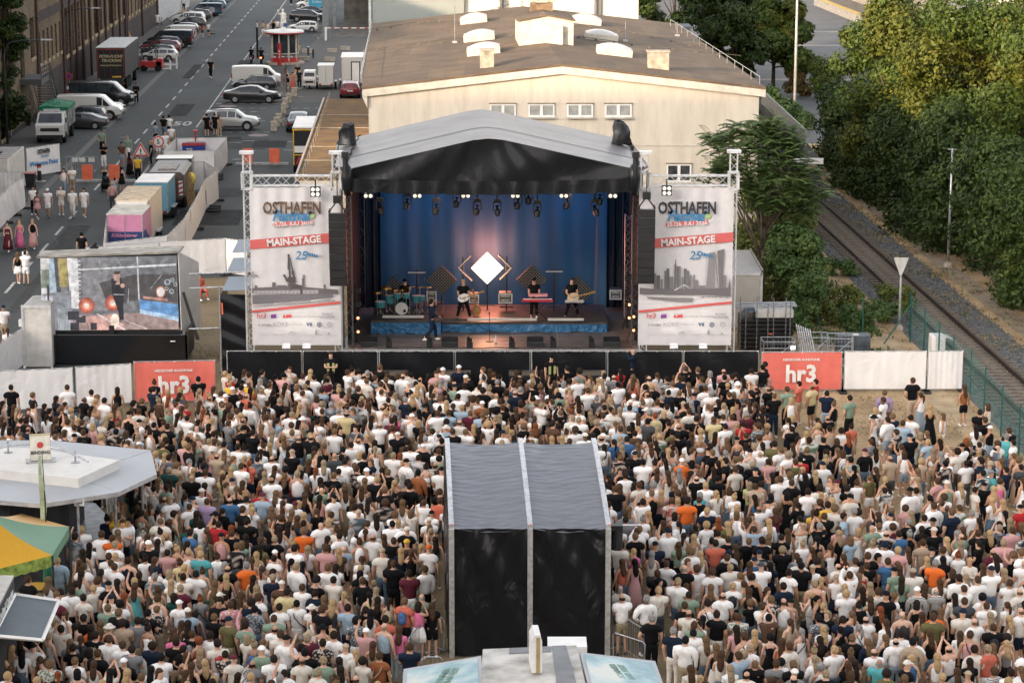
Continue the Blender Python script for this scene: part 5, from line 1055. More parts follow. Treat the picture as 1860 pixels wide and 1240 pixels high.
def sp(name,loc,tgt,e,col,size=60,r=.1,blend=.6,typ='SPOT'):
    L_=bpy.data.lights.new(name,typ);L_.energy=e;L_.color=col;L_.shadow_soft_size=r
    if typ=='SPOT':L_.spot_size=R(size);L_.spot_blend=blend
    o=bpy.data.objects.new(name,L_);COL.objects.link(o);o.location=loc;o.rotation_euler=(Vector(loc)-Vector(tgt)).to_track_quat('Z','Y').to_euler();return o
for x in(-5.0,-2.5,1.5,4):sp('blue_wash',(x,SF+5.5,8.2),(x,SF+10,3.5),115,(.10,.45,1.),85)
sp('warm_wash',(-3,SF+1,8.2),(-3,SF+5,2),30,(1,.62,.42),70);sp('warm_wash',(2.5,SF+1,8.2),(2.5,SF+5,2),25,(1,.6,.45),70)
# the glowing diamond and the dotted diamonds
def diamond(x,y,Y,h,m,lb,dots=False,stand=True):
    p=PY(x,y,Y);t=thing('led_diamond',lb,'led panel',(p.x,p.y,p.z),0,None if not dots else 'dark dotted led diamonds');mb=MB();mb.prism([(-h,0,0),(0,0,-h),(h,0,0),(0,0,h)],(0,.08,0));mb.build('panel',m,t)
    if dots:
        mb=MB();n=10;st_=h*2/n/1.0
        for i in range(n):
            for j in range(n):
                u=(i+.5)/n;v=(j+.5)/n;cx=(u-v)*h;cz=(u+v-1)*h;e=.024
                mb.poly([(cx-e,-.006,cz),(cx,-.006,cz-e),(cx+e,-.006,cz),(cx,-.006,cz+e)])
        mb.build('led_dots',mk('led_dot',(.35,.30,.22),.4,var=0),t,kind='stuff')
    if stand:mb=MB();mb.bar((0,.12,-p.z+SZ),(0,.12,h*.6),.035,6);mb.bar((-.35,.12,-p.z+SZ+.62),(.35,.12,-p.z+SZ+.62),.03);mb.build('stand',BLACK,t)
diamond(885,487,106.5,.72,mk('glowing_panel',(1.,.76,.48),.4,var=0,emis=1.5),'glowing warm white diamond panel in the centre of the stage')
g_=PY(885,487,106.5);sp('diamond_glow',(g_.x,g_.y+2.5,g_.z+.2),(0,0,0),150,(1,.27,.17),typ='POINT',r=1.);sp('diamond_glow',(g_.x,g_.y-.5,g_.z),(0,0,0),30,(1,.5,.25),typ='POINT',r=.3)  # added point lights; the rear one imitates haze glow on the backdrop
for(x,y,h,w_)in((717,531,.72,'behind the drum kit at the left'),(802,509,.70,'left of the guitarist'),(966,508,.70,'behind the keyboard player'),(1050,530,.74,'behind the bass player at the right')):diamond(x,y,106.8,h,BLACK,'dark dotted led diamond '+w_,True)
def bars(segs,post,lb):
    a=PY(post[0],post[1],106.2);t=thing('led_bar',lb,'led bar',(a.x,106.2,SZ),0,'led bars on black posts');mb=MB();mb.bar((0,.06,0),(0,.06,a.z-SZ),.035,6);mb.bar((-.3,.06,.6),(.3,.06,.6),.03);mb.build('post',BLACK,t)
    for s_ in segs:
        p=PY(s_[0],s_[1],106.2);q=PY(s_[2],s_[3],106.2);mb=MB();o_=Vector((a.x,106.2,SZ));mb.tube([p-o_,q-o_],.055,6);b0=mb.build('bar_body',BLACK,t);mb=MB();mb.tube([p-o_+Vector((0,-.03,0)),q-o_+Vector((0,-.03,0))],.035,6);mb.build('led_strip',LEDB,b0)
bars([(741,495,773,495)],(757,489),'horizontal led bar on a post above the drum kit');bars([(991,493,1022,493)],(1006,488),'horizontal led bar on a post right of the keyboard player')
bars([(854,465,832,487),(834,489,857,510)],(841,467),'left angled pair of led bars pointing away from the glowing diamond');bars([(905,463,929,487),(930,486,908,508)],(920,467),'right angled pair of led bars pointing away from the glowing diamond')
# racks, wedges, small lights, mic stand
CASE=mk('flight_case',(.06,.055,.05),.5,var=.2)
def rack(x,yb,Y,w_,h,lb):
    p=PY(x,yb,Y);t=thing('flight_case',lb,'flight case',(p.x,p.y,p.z),0);mb=MB();mb.bbox(-w_/2,w_/2,0,.6,0,h);mb.build('case_body',CASE,t,bevel=.02);mb=MB()
    for z in(.05,h-.05):mb.bbox(-w_/2-.01,w_/2+.01,-.012,-.002,z-.03,z+.03)
    for s_ in(-1,1):mb.bbox(s_*w_/2-.03,s_*w_/2+.03,-.014,-.003,.02,h-.02)
    mb.build('edge_profile',ALU,t);mb=MB()
    for k in range(2):mb.bbox(-w_/2+.08,w_/2-.08,-.016,-.004,.1+k*h*.42,.1+k*h*.42+h*.25)
    mb.build('device_front',mk('device_grey',(.32,.31,.27),.5,.3,var=.3,scale=9),t);return t
rack(918,552,106,.58,.5,'silver edged flight case with amplifiers below the right led bars');rack(861,552,106.3,.4,.45,'flight case amplifier behind the guitarist');rack(1118,545,108,.5,.5,'flight case against the right black drape');rack(784,548,106,.4,.5,'flight case right of the drum kit')
for x,w_ in((670,'at the left end of the stage edge'),(817,'in front of the blue drum riser'),(972,'right of the microphone stand'),(1111,'at the right end of the stage edge')):
    p=PY(x,634,100.5);t=thing('floor_monitor','black wedge floor monitor '+w_,'loudspeaker',(p.x,100.5,SZ),0,'wedge floor monitors');mb=MB();mb.prism([(-.36,0,0),(-.36,.55,0),(-.36,.4,.36),(-.36,.02,.22)],(.72,0,0));mb.build('cabinet',BLACKP,t,bevel=.015);mb=MB();mb.prism([(-.33,.06,.247),(-.33,.38,.368),(.33,.38,.368),(.33,.06,.247)],(0,-.005,.01));mb.build('grille',BLACK,t)
for i,x in enumerate((706,780,853,930,1005,1075)):
    t=thing('floor_lamp','small black double floor lamp on the stage edge, %s'%ORD[i],'stage lamp',(X(x),100.35,SZ),0,'double floor lamps');mb=MB();mb.bbox(-.13,.13,-.12,.12,0,.26);mb.build('base',BLACK,t);mb=MB();mb.tube([(-.06,0,.24),(-.06,-.02,.5)],.07,8);mb.tube([(.05,0,.24),(.05,-.02,.42)],.05,8);mb.build('lamp_head',BLACK,t)
def micstand(x,yb,h,lb,Y=101.6,z0=SZ,boom=False):
    p=PY(x,yb,Y);t=thing('microphone_stand',lb,'microphone stand',(p.x,Y,z0));mb=MB();mb.lathe([(.17,0),(.17,.02),(.03,.04)],(0,0,0),14);mb.bar((0,0,.02),(0,0,h),.013,6)
    if boom:mb.bar((0,0,h),(.4,.1,h+.25),.01)
    mb.build('stand',BLACK,t);mb=MB();mb.tube([(0,0,h),(0,-.05,h+.16)],[.02,.03],8);mb.build('microphone',DSTEEL,t)
micstand(889,619,1.15,'tall microphone stand standing alone in front of the glowing diamond')
t=thing('water_bottle','clear water bottle on the stage edge beside the microphone stand','bottle',(X(900),101.4,SZ));MB().lathe([(.04,0),(.04,.2),(.015,.27),(.015,.3)],(0,0,0),10).build('bottle_body',mk('bottle_clear',(.5,.52,.52),.1),t);MB().lathe([(.018,.3),(.018,.33)],(0,0,0),8).build('cap',WHITE,t)
mb=MB();mb.box((X(914),101.3,SZ+.008),(.42,.22,.01));mb.build('set_list',mk('paper_pink',(.6,.35,.33),.7,var=.1),label='pale pink set list lying on the stage beside the bottle',cat='paper')
mb=MB();rs=random.Random(9)
for k in range(5):mb.tube([(X(650+k*95)+i*.45,100.25+.12*math.sin(i*1.7+k),SZ+.015)for i in range(7)],.015,4)
mb.build('stage_cable',BLACK,label='thin black cables snaking along the front stage edge',cat='cable')
# ---- drum kit
dz=SZ+.6;dx=X(732,104.6,dz);dk=thing('drum_kit','turquoise drum kit with brass cymbals on the left riser','drum kit',(dx,104.6,dz));TUR=paint('turquoise_shell',(.05,.20,.22),.2);BRASS=mk('brass_cymbal',(.55,.34,.10),.25,.8,var=.1);SKIN_D=mk('drum_skin',(.6,.56,.5),.5,var=.05)
mb=MB();mb.lathe([(.29,-.22),(.29,.22)],(-.05,0,.3),22,'y');b0=mb.build('bass_drum',TUR,dk,smooth='auto');mb=MB();mb.lathe([(.28,-.225),(.28,-.235)],(-.05,0,.3),22,'y');mb.build('drum_skin',SKIN_D,b0);mb=MB();mb.lathe([(.07,-.236),(.07,-.24)],(.08,0,.2),12,'y');mb.build('port',BLACK,b0)
b0.rotation_euler=(0,0,0)
for(x,y,z,r,h)in((-.25,.05,.72,.17,.22),(.15,.05,.72,.17,.22),(-.6,.3,.45,.22,.35),(.6,.25,.5,.2,.3),(-1.0,-.1,.35,.24,.25),(.85,.1,.62,.15,.2),(-.35,.5,.6,.18,.15)):
    mb=MB();mb.lathe([(r,0),(r,h)],(x,y,z),18);b0=mb.build('drum',TUR,dk,smooth='auto');mb=MB();mb.lathe([(r*.97,h+.001),(r*.97,h+.012)],(x,y,z),18);mb.build('drum_skin',SKIN_D,b0);mb=MB();mb.bar((x,y,0),(x,y,z),.015);mb.bar((x-.15,y,0),(x,y,.2),.012);mb.bar((x+.15,y,0),(x,y,.2),.012);mb.build('drum_stand',ALU,b0)
for(x,y,z,r,a)in((-.75,.3,1.15,.26,.2),(.3,.1,1.2,.28,-.2),(-.35,0,1.1,.2,.1),(.75,.35,1.15,.26,-.25),(-1.15,.2,.95,.2,.1),(1.1,.1,1.2,.2,-.1),(-.05,.55,1.0,.18,0)):
    mb=MB();mb.lathe([(r,-.01),(r*.3,.02),(.02,.05)],(0,0,0),18);o=mb.build('cymbal',BRASS,dk,smooth=True);o.location=(x,y,z);o.rotation_euler=(a,a*.7,0);mb=MB();mb.bar((x,y,0),(x,y,z),.014);mb.build('cymbal_stand',ALU,dk)
micstand(707,560,1.5,'boom microphone stand over the left side of the drum kit',104.9,dz,True);micstand(771,560,1.7,'boom microphone stand at the right side of the drum kit',104.7,dz,True)
# ---- keyboards and side gear
kz=SZ+.45;KX=X(976,104.3,kz)
t=thing('keyboard','red lower keyboard and pale pink upper keyboard on a black stand','keyboard',(KX,104.2,kz));mb=MB();mb.bbox(-.68,.68,-.16,.16,.82,.93);mb.build('lower_keyboard',paint('keyboard_red',(.42,.03,.05)),t);mb=MB();mb.bbox(-.40,.45,0.0,.28,1.03,1.13);mb.build('upper_keyboard',mk('keyboard_pink',(.6,.25,.25),.5),t);mb=MB();mb.bar((-.4,0,0),(.4,0,.82),.02);mb.bar((.4,0,0),(-.4,0,.82),.02);mb.bar((-.35,.1,.9),(-.35,.1,1.05),.02);mb.bar((.4,.1,.9),(.4,.1,1.05),.02);mb.build('stand',BLACK,t);mb=MB();mb.bbox(-.64,.64,-.155,-.02,.931,.945);mb.build('keys',WHITE,t)
t=thing('keyboard','small grey keyboard in front of the bass player at the right','keyboard',(X(1043,104.3,kz),104.1,kz));mb=MB();mb.bbox(-.42,.42,-.14,.14,.8,.88);mb.build('keyboard_body',mk('keyboard_grey',(.3,.29,.27),.5),t);mb=MB();mb.bar((-.3,0,0),(.3,0,.8),.02);mb.bar((.3,0,0),(-.3,0,.8),.02);mb.build('stand',BLACK,t);MB().bbox(-.4,.4,-.135,-.02,.881,.893).build('keys',WHITE,t)
def guitar(t,o,rz,col,sc=1.,wood_=None):
    g_=bpy.data.objects.new('x',None);bpy.data.objects.remove(g_)
    M_=Matrix.Translation(o)@Euler(rz).to_matrix().to_4x4()@Matrix.Scale(sc,4)
    def put_(mb,n,m):ob=mb.build(n,m,t,smooth='auto');ob.matrix_local=M_;return ob
    pts=[(.20*math.cos(a)*(1.0+.18*math.cos(2*a)-.0),0,.16*math.sin(a)*(1+.25*abs(math.cos(a))))for a in[2*math.pi*k/20 for k in range(20)]]
    mb=MB();mb.prism(pts,(0,.05,0));put_(mb,'guitar_body',col);mb=MB();mb.bbox(.15,.72,-.01,.02,-.025,.025);mb.bbox(.7,.88,-.01,.02,-.04,.045);put_(mb,'neck',wood_ or WOOD);mb=MB();mb.bbox(-.05,.12,-.02,-.004,-.05,.03);put_(mb,'pickguard',mk('pickguard',(.35,.3,.25),.5))
t=thing('acoustic_guitar','honey coloured acoustic guitar on a stand behind the electric guitarist','guitar',(X(866,104.8,kz),104.9,kz));guitar(t,(0,0,.28),(0,R(-100),0),mk('honey_wood',(.45,.20,.05),.35),1.1);MB().bar((-.15,.1,0),(0,.1,.6),.015).build('stand',BLACK,t)
t=thing('electric_guitar','white electric guitar held by the guitarist in the middle','guitar',(X(842,104.2,kz),103.95,kz+1.02));guitar(t,(0,0,0),(0,R(-18),0),WHITE,1.1)
t=thing('bass_guitar','cream bass guitar held by the musician at the right','guitar',(X(1041,104.2,kz),104.2,kz+1.0));guitar(t,(0,0,0),(0,R(-14),0),mk('cream_lacquer',(.6,.45,.28),.3),1.15)
# side light stands at right and left
for(x,Y,lb)in((648,101.5,'black light stand with red glowing lamps at the left stage side'),(1147,101.8,'black light stand with warm lamps at the right stage side'),(1139,104.5,'second black light stand at the right stage side')):
    t=thing('light_stand',lb,'light stand',(X(x,Y),Y,SZ));mb=MB();mb.bar((0,0,0),(0,0,2.6),.035,6)
    for a in(0,2.1,4.2):mb.bar((0,0,.5),(.45*math.cos(a),.45*math.sin(a),.0),.02)
    mb.build('stand',BLACK,t)
    for z in(.5,1.1,1.7,2.3):mb=MB();mb.box((.08,-.1,z),(.26,.2,.22));mb.build('lamp_head',BLACK,t)
    mb=MB();mb.lathe([(.05,0),(.05,.02)],(.08,-.23,.5),10,'y');mb.build('lens',mk('red_lens',(1,.25,.08),.4,var=0,emis=3.),t);MB().lathe([(.05,0),(.05,.02)],(.08,-.23,1.1),10,'y').build('lens',mk('red_lens',(1,.25,.08),.4,var=0,emis=3.),t)
# ---- hanging loudspeaker columns
for(x,yt,yb,lb)in((612,388,522,'left'),(1175,381,518,'right')):
    p=PY(x,yt,98.8);q=PY(x,yb,98.8);t=thing('line_array','tall black column of hanging loudspeakers at the %s stage edge'%lb,'loudspeaker',(p.x,98.8,p.z));n=9;h=(p.z-q.z)/n;sg=-1 if lb=='left' else 1
    for k in range(n):
        c=MB();y0=-.0+.0*k;tilt=.012*k*k*.3;c.prism([(-.36,0+tilt,-k*h-.0),(-.36,.55+tilt,-k*h-.05),(-.36,.55+tilt,-(k+1)*h+.07),(-.36,tilt,-(k+1)*h+.012)],(.72,0,0));b0=c.build('speaker_box',BLACKP,t,bevel=.012)
        c=MB();c.bbox(-.33,.33,tilt-.012,tilt-.002,-(k+1)*h+.05,-k*h-.04);c.build('grille',BLACK,b0)
    c=MB();c.bbox(-.36,-.28,.0,.6,.02,.12);c.bbox(.28,.36,.0,.6,.02,.12);c.bar((-.3,.3,.1),(0,.3,.5),.03);c.bar((.3,.3,.1),(0,.3,.5),.03);c.box((0,.3,.55),(.34,.22,.3));c.bar((0,.3,.6),(0,.3,1.6),.02);c.build('rigging_frame',BLACK,t)
# ================================================ BANNER TOWERS AND BANNERS
def tower(x,yt,lb,cap=True):
    a=PY(x,600,100.1);zt=PY(x,yt,100.1).z;t=thing('truss_tower',lb,'truss tower',(a.x,100.1,0),0,'white truss towers of the banners');mb=MB();mb.truss((0,0,.0),(0,0,zt-.1),.30,.024,.34);mb.build('truss',WMETAL,t)
    mb=MB();mb.box((0,0,zt),(.58,.4,.12));mb.build('top_cap',WMETAL,t);zc=PY(x,328,100.1).z;mb=MB()
    for s_ in(-1,1):
        for s2 in(-1,1):mb.box((s_*.2,s2*.2,zc),(.07,.07,.75))
        mb.box((s_*.2,0,zc+.35),(.05,.42,.06));mb.box((s_*.2,0,zc-.35),(.05,.42,.06));mb.box((0,s_*.21,zc+.35),(.42,.05,.06));mb.box((0,s_*.21,zc-.35),(.42,.05,.06))
    mb.build('sleeve_block',WMETAL,t);mb=MB();mb.box((0,0,.06),(.9,.9,.1));mb.build('foot_plate',STEEL,t);return a.x,zc
TX=[tower(455,277,'white truss tower at the outer edge of the left banner'),tower(615,277,'white truss tower between the left banner and the stage'),tower(1168,277,'white truss tower between the stage and the right banner'),tower(1327,275,'white truss tower at the outer edge of the right banner')]
for(a,b_,lb)in((0,1,'left'),(2,3,'right')):
    mb=MB();mb.truss((TX[a][0]+.22,0,0),(TX[b_][0]-.22,0,0),.42,.026,.42,.014);o=mb.build('crossbeam_truss',WMETAL,label='white lattice crossbeam above the %s banner'%lb,cat='truss');o.location=(0,100.1,TX[a][1])
RED_=(.58,.10,.09);GRY=(.085,.075,.075)
def banner(x0,x1_,lb,crane):
    # the whole print lies on one plane 100 m away; q() turns a spot of the sheet into metres
    Yb=99.85;a,b_=PY(x0,341,Yb),PY(x1_,627,Yb);ox,oz=a.x,b_.z;W_=b_.x-a.x;H_=a.z-b_.z
    t=thing('stage_banner',lb,'banner',(ox,Yb,oz));mb=MB()
    wv=lambda u,v:.03*math.sin(u*38)*v*v+.015*math.sin(u*13+v*4)
    mb.grid(lambda u,v:(u*W_,.05+wv(u,v),v*H_),50,16);mb.build('sheet',mk('banner_white',(.62,.60,.595),.55,var=.03),t,smooth=True)
    q=lambda px,py,k=0:((px-x0)/(x1_-x0)*W_,-.008-.0008*k,(627-py)/(627-341.)*H_)
    pr=MB();k=[0]
    def P_(pts,col):k[0]+=1;pr.poly([q(x,y,k[0]*.25)for x,y in pts],col)
    P_([(x0,435),(x1_,421),(x1_,438),(x0,452)],(.60,.12,.11));P_([(x0,563),(x1_,546),(x1_,550.5),(x0,567.5)],RED_)
    s0=x0 if crane else x0-2
    lx=lambda z:z/5.167+(420 if crane else 1040);ly=lambda z:z/5.167+440
    if crane:
        L_=lambda pts,c=GRY:P_([(lx(x),ly(y))for x,y in pts],c)
        L_([(175,425),(560,405),(1010,440),(1010,480),(175,475)],(.13,.12,.12));L_([(175,490),(960,478),(960,510),(560,552),(175,575)],(.16,.15,.16));L_([(190,448),(820,440),(820,478),(190,482)],(.30,.29,.29))
        for i in range(16):L_([(195+i*40,450),(200+i*40,450),(200+i*40,480),(195+i*40,480)],(.5,.49,.48))
        for(x,w_,y)in((370,35,370),(520,80,380),(870,20,390),(660,26,330),(200,25,400),(420,90,398)):L_([(x,y),(x+w_,y),(x+w_,440),(x,440)],(.14,.13,.13))
        L_([(668,300),(690,300),(690,335),(668,335)],(.2,.19,.19))
        L_([(520,320),(600,320),(600,375),(520,375)]);L_([(540,375),(665,400),(665,480),(640,480),(640,430),(560,430),(545,460)]);L_([(525,105),(545,105),(555,330),(535,330)]);L_([(528,110),(535,110),(530,250),(522,250)]);L_([(545,140),(552,140),(595,320),(575,320)]);L_([(480,300),(500,300),(530,360),(510,370)]);L_([(560,265),(585,265),(590,300),(565,300)]);L_([(478,298),(500,295),(500,320),(480,320)]);L_([(160,290),(235,300),(235,318),(160,318)],(.3,.28,.28));L_([(170,318),(180,318),(185,420),(175,420)],(.35,.33,.33));L_([(175,268),(195,268),(195,292),(175,292)],(.3,.28,.28))
        for i in range(24):x=180+i*33;h=6+(i*37%17);L_([(x,600-i*2.4-h),(x+38,594-i*2.4-h),(x+30,600-i*2.4),(x+4,604-i*2.4)],(.33,.31,.32))
    else:
        L_=lambda pts,c=GRY:P_([(lx(x),ly(y))for x,y in pts],c)
        for(x,w_,y,c)in((770,20,285,.2),(792,34,305,.15),(833,18,340,.22),(866,22,262,.17),(884,26,240,.13),(912,34,318,.2),(955,16,198,.16),(962,6,155,.16),(975,40,218,.2),(983,14,230,.12),(1022,16,320,.24),(1043,26,242,.13),(1062,30,262,.17),(1100,14,300,.2),(1114,20,340,.27),(1130,14,298,.18),(1152,24,348,.2),(1185,58,400,.2),(1405,24,302,.2)):L_([(x,y),(x+w_,y),(x+w_,440),(x,440)],(c,c*.95,c*.96))
        L_([(1270,95),(1318,88),(1328,440),(1250,440)],(.24,.23,.23));L_([(1345,75),(1410,57),(1397,440),(1372,440)],(.17,.16,.16));L_([(1318,88),(1326,88),(1366,440),(1358,440)],(.2,.19,.19));L_([(1242,112),(1270,95),(1272,100),(1246,115),(1248,430),(1243,430)],(.4,.4,.4));L_([(1310,240),(1350,240),(1350,246),(1310,246)],(.35,.34,.34));L_([(1310,340),(1360,340),(1360,346),(1310,346)],(.35,.34,.34));L_([(1452,400),(1463,330),(1475,400),(1475,500),(1440,500)],(.17,.16,.16))
        L_([(640,420),(760,432),(1240,430),(1475,420),(1475,500),(1240,490),(640,484)],(.14,.13,.135));L_([(950,445),(1045,388),(1060,392),(965,450)],(.5,.49,.48));L_([(1045,388),(1110,425),(1105,432),(1040,398)],(.5,.49,.48));L_([(1043,390),(1048,390),(1048,440),(1043,440)],(.5,.49,.48))
        L_([(700,505),(1040,515),(1140,520),(1125,556),(1000,556),(720,525)],(.2,.19,.19));L_([(730,500),(1020,512),(1020,518),(730,507)],(.45,.44,.43))
        for i in range(16):x=1180+i*18;L_([(x,500),(x+20,500),(x+12,505+(i*7%20)),(x+4,504+(i*5%12))],(.25,.24,.24))
        for i in range(14):x=665+i*40;L_([(x,575-i*4),(x+30,574-i*4),(x+20,579-i*4)],(.4,.38,.38))
    dd=0 if crane else 0
    sx=x0-452 if crane else x0-452+4
    Z=lambda x:x+(sx if crane else(1160-452)+6)
    # sponsor marks
    for(x,y,w_,h,c)in((493,573,5,3.5,(.18,.04,.25)),(519,573,8,2.6,(.6,.05,.07))):P_([(Z(x)-w_,y-h+1),(Z(x)+w_,y-h),(Z(x)+w_,y+h),(Z(x)-w_,y+h+1)],c)
    P_([(Z(555),585),(Z(559),587),(Z(565),585),(Z(565),592),(Z(562),592),(Z(561),588),(Z(558),592),(Z(555),588)],(.1,.13,.2))
    for(cx,cy,r1,r2,c)in((579,589,4.6,3.2,(.06,.08,.16)),(598.5,588.5,4.8,4.0,(.25,.25,.25)),(579,589,1.6,0.1,(.06,.08,.16)),(598.5,588.5,2.2,1.6,(.3,.3,.3)),(597,605,1.8,.1,(.3,.3,.3))):
        for i in range(12):a1,a2=i*math.pi/6,(i+1)*math.pi/6;P_([(Z(cx)+r1*math.cos(a1),cy+r1*math.sin(a1)),(Z(cx)+r1*math.cos(a2),cy+r1*math.sin(a2)),(Z(cx)+r2*math.cos(a2),cy+r2*math.sin(a2)),(Z(cx)+r2*math.cos(a1),cy+r2*math.sin(a1))],c)
    for(x,w_)in((466,16),(491,22),(519,16),(544,14),(566,18),(590,12)):
        for i in range(int(w_/2)):P_([(Z(x)+i*2,606+(i*5%3)),(Z(x)+i*2+1.6,605.2+(i*5%3)),(Z(x)+i*2+1.6,606.2+(i*5%3)),(Z(x)+i*2,607+(i*5%3))],(.42,.42,.42))
    P_([(Z(571),602),(Z(573),596),(Z(575),602),(Z(575),607),(Z(571),607)],(.3,.3,.3));P_([(Z(521),604),(Z(526),601),(Z(531),604),(Z(531),605),(Z(526),602.5),(Z(521),605)],(.3,.3,.3))
    P_([(Z(495),403.5),(Z(569),399),(Z(569),406),(Z(495),411)],(.62,.12,.12))
    for(cx,cy)in((568,390),):
        P_([(Z(cx)+6*math.cos(i*.52),cy+6*math.sin(i*.52))for i in range(12)],(.35,.5,.18))
    bl=(.06,.2,.38)
    for i in range(5):P_([(Z(558+i*4.2),457+i*1.0),(Z(561.4+i*4.2),457.4+i*1.0),(Z(561.4+i*4.2),463.5+i*.8),(Z(558+i*4.2),463+i*.8)],bl)
    pr.build('print',PRINT,t)
    def T(s,px,py,size,m,**kk):x,y,z=q(Z(px),py,30);return text(s,size,(x,-.055,z),m,t,ext=.001,**kk)
    INK2=mk('banner_ink' if crane else 'banner_ink_black',(.14,.085,.05)if crane else(.035,.035,.04),.6,var=.4,scale=3);WH=mk('banner_white_ink',(.72,.7,.68),.6,var=0);RD=mk('banner_red_ink',(.55,.04,.06),.6,var=0);GR=mk('banner_grey_ink',(.30,.30,.31),.6,var=0);BL_=mk('banner_blue_ink',(.05,.22,.42),.6,var=.1)
    T('OSTHAFEN',532,378,.70,INK2,bold=.026,sx=.70);T('Festival',529,392,.62,BL_,bold=.02,shear=.35,sx=.85)
    T('25./26. JULI 2026',532,405.5,.245,WH,bold=.006,rot=(R(90),R(-3.2),0));T('MAIN-STAGE',534,437,.42,WH,bold=.014,sx=.95,rot=(R(90),R(-4.5),0))
    T('25',547,463,.50,BL_,bold=.006,shear=.2,sx=1.0);T('HFM',582,464,.1,GR)
    T('hr3',471,572.5,.30,RD,bold=.004);T('F',516,573,.17,WH);T('Frankfurter Rundschau',556,573,.135,GR);T('BLASIUS\nSCHUSTER',594.5,572,.13,GR,bold=.002);T('G WAIBEL',477,589.5,.13,INK);T('KOKE',506,588.5,.25,GR);T('FLAGSHIPSTORE',533,588,.09,GR)
    return t
banner(452,620,'tall white stage banner with harbour crane print left of the stage',True)
banner(1162,1328,'tall white stage banner with skyline print right of the stage',False)
# floodlights that light the banner feet
for i,(x,lb)in enumerate(((520,'left floodlight under the crane banner'),(557,'right floodlight under the crane banner'),(1224,'left floodlight under the skyline banner'),(1277,'right floodlight under the skyline banner'))):
    p=PY(x,630,98.6);t=thing('floodlight','small white '+lb,'floodlight',(p.x,98.6,p.z),0);mb=MB();mb.box((0,0,0),(.34,.16,.2),rx=-.6);mb.build('housing',WMETAL,t);mb=MB();mb.box((0,.08,.07),(.28,.02,.12),rx=-.6);mb.build('lens',LAMPW,t);mb=MB();mb.bar((0,0,-.1),(0,0,-p.z),.02);mb.build('stand',STEEL,t)
    sp('flood',(p.x,98.75,p.z+.15),(p.x,99.9,p.z+1.4),7,(1,.93,.82),95,.05,1.)
# side scaffold left of the crane banner, wrapped in black, with metal sheets
sc0=thing('side_scaffold','black wrapped scaffold with three tilted metal sheets left of the crane banner','scaffold',(PY(408,600,101.5).x,101,0));W_=1.15
mb=MB();mb.grid(lambda u,v:(u*W_-.1,-.05+.05*math.sin(v*25+u*4),.25+v*3.35),10,40);mb.build('black_wrap',BTARP,sc0,smooth=True)
mb=MB();mb.grid(lambda u,v:(-.1+.03*math.sin(v*20),u*3.0,.25+v*3.35),6,24);mb.build('black_wrap',BTARP,sc0,smooth=True)
CORR=ribs('corrugated_sheet',(.28,.33,.38),9.)
for k in range(3):mb=MB();z=3.75+k*.55;y=0+k*1.6;mb.prism([(0+k*.05,y,z),(W_+.05,y,z+.02),(W_+.05,y+1.4,z+.35),(.12+k*.05,y+1.4,z+.33)],(0,0,.03));mb.build('metal_sheet',CORR,sc0)
mb=MB()
for x in(-.1,W_):mb.bar((x,-.1,0),(x,-.1,4.0),.035,6)
for z in(1.9,3.6,4.2):mb.bar((-1.6,.3+z*.3,z),(W_,.3+z*.3,z+.1),.035,6)
mb.build('scaffold_tube',STEEL,sc0);MB().box((0.0,-.14,3.0),(.06,.03,.5)).build('orange_mark',ORNG,sc0)
# black fence panels in front of the stage, then the subwoofers
fb=[412+i*138 for i in range(8)]
q=[G(x,712.5)for x in fb];FW=['leftmost','second from the left','third from the left','fourth from the left','third from the right','second from the right','rightmost']
for i in range(7):fpanel((q[i].x,98.,0),(q[i+1].x,98.,0),'black sheeted fence panel in front of the stage, '+FW[i],BTARP,1.78,True,grp='black sheeted fence panels')
for i,x in enumerate((720,831,950,1070)):
    p=G(x,700);t=thing('subwoofer','large black bass loudspeaker with worn brown top, %s in the stage pit'%['first from the left','second from the left','second from the right','first from the right'][i],'loudspeaker',(p.x,96.3,0),0,'bass loudspeakers in the pit');mb=MB();mb.bbox(-.6,.6,0,.9,0,1.1);mb.build('cabinet',BLACKP,t,bevel=.02);MB().bbox(-.6,.6,0,.9,1.101,1.12).build('brown_top',mk('brown_top',(.09,.075,.055),.7,var=.3),t);MB().bbox(-.4,.4,-.02,-.002,.1,1.0).build('grille',BLACK,t)  # top face in a lighter brown than the cabinet
# red and white fence panels
HRR=mk('hr_red',(.72,.16,.12),.6,var=.03)
def hr(a,b_,lb,h=1.78):
    pa,pb=G(*a),G(*b_);t=fpanel((pa.x,pa.y,0),(pb.x,pb.y,0),lb,HRR,h,True,grp='red broadcaster fence panels');L=math.hypot(pb.x-pa.x,pb.y-pa.y)
    text('hr3',1.0,(L*.49,-.11,.82),WHITE,t,bold=.035,sx=.95);text('HESSISCHER RUNDFUNK',.14,(L*.49,-.11,1.45),WHITE,t,bold=.004)
hr((1381,714),(1529,713),'red fence panel with white lettering right of the black fence');hr((244,736),(394,733),'red fence panel with white lettering left of the stage',1.85)
def wf(a,b_,lb):pa,pb=G(*a),G(*b_);fpanel((pa.x,pa.y,0),(pb.x,pb.y,0),lb,WTARP,1.8)
wf((1531,713),(1682,712.5),'wide white fence panel right of the red one');wf((1682,713),(1748,712),'short white fence panel at the green wire fence')
wf((138,744),(242,737),'white fence panel left of the red one');wf((-10,752),(136,745),'white fence panel at the left edge before the video trailer');wf((0,700),(46,665),'slanting white fence panel left of the video trailer')
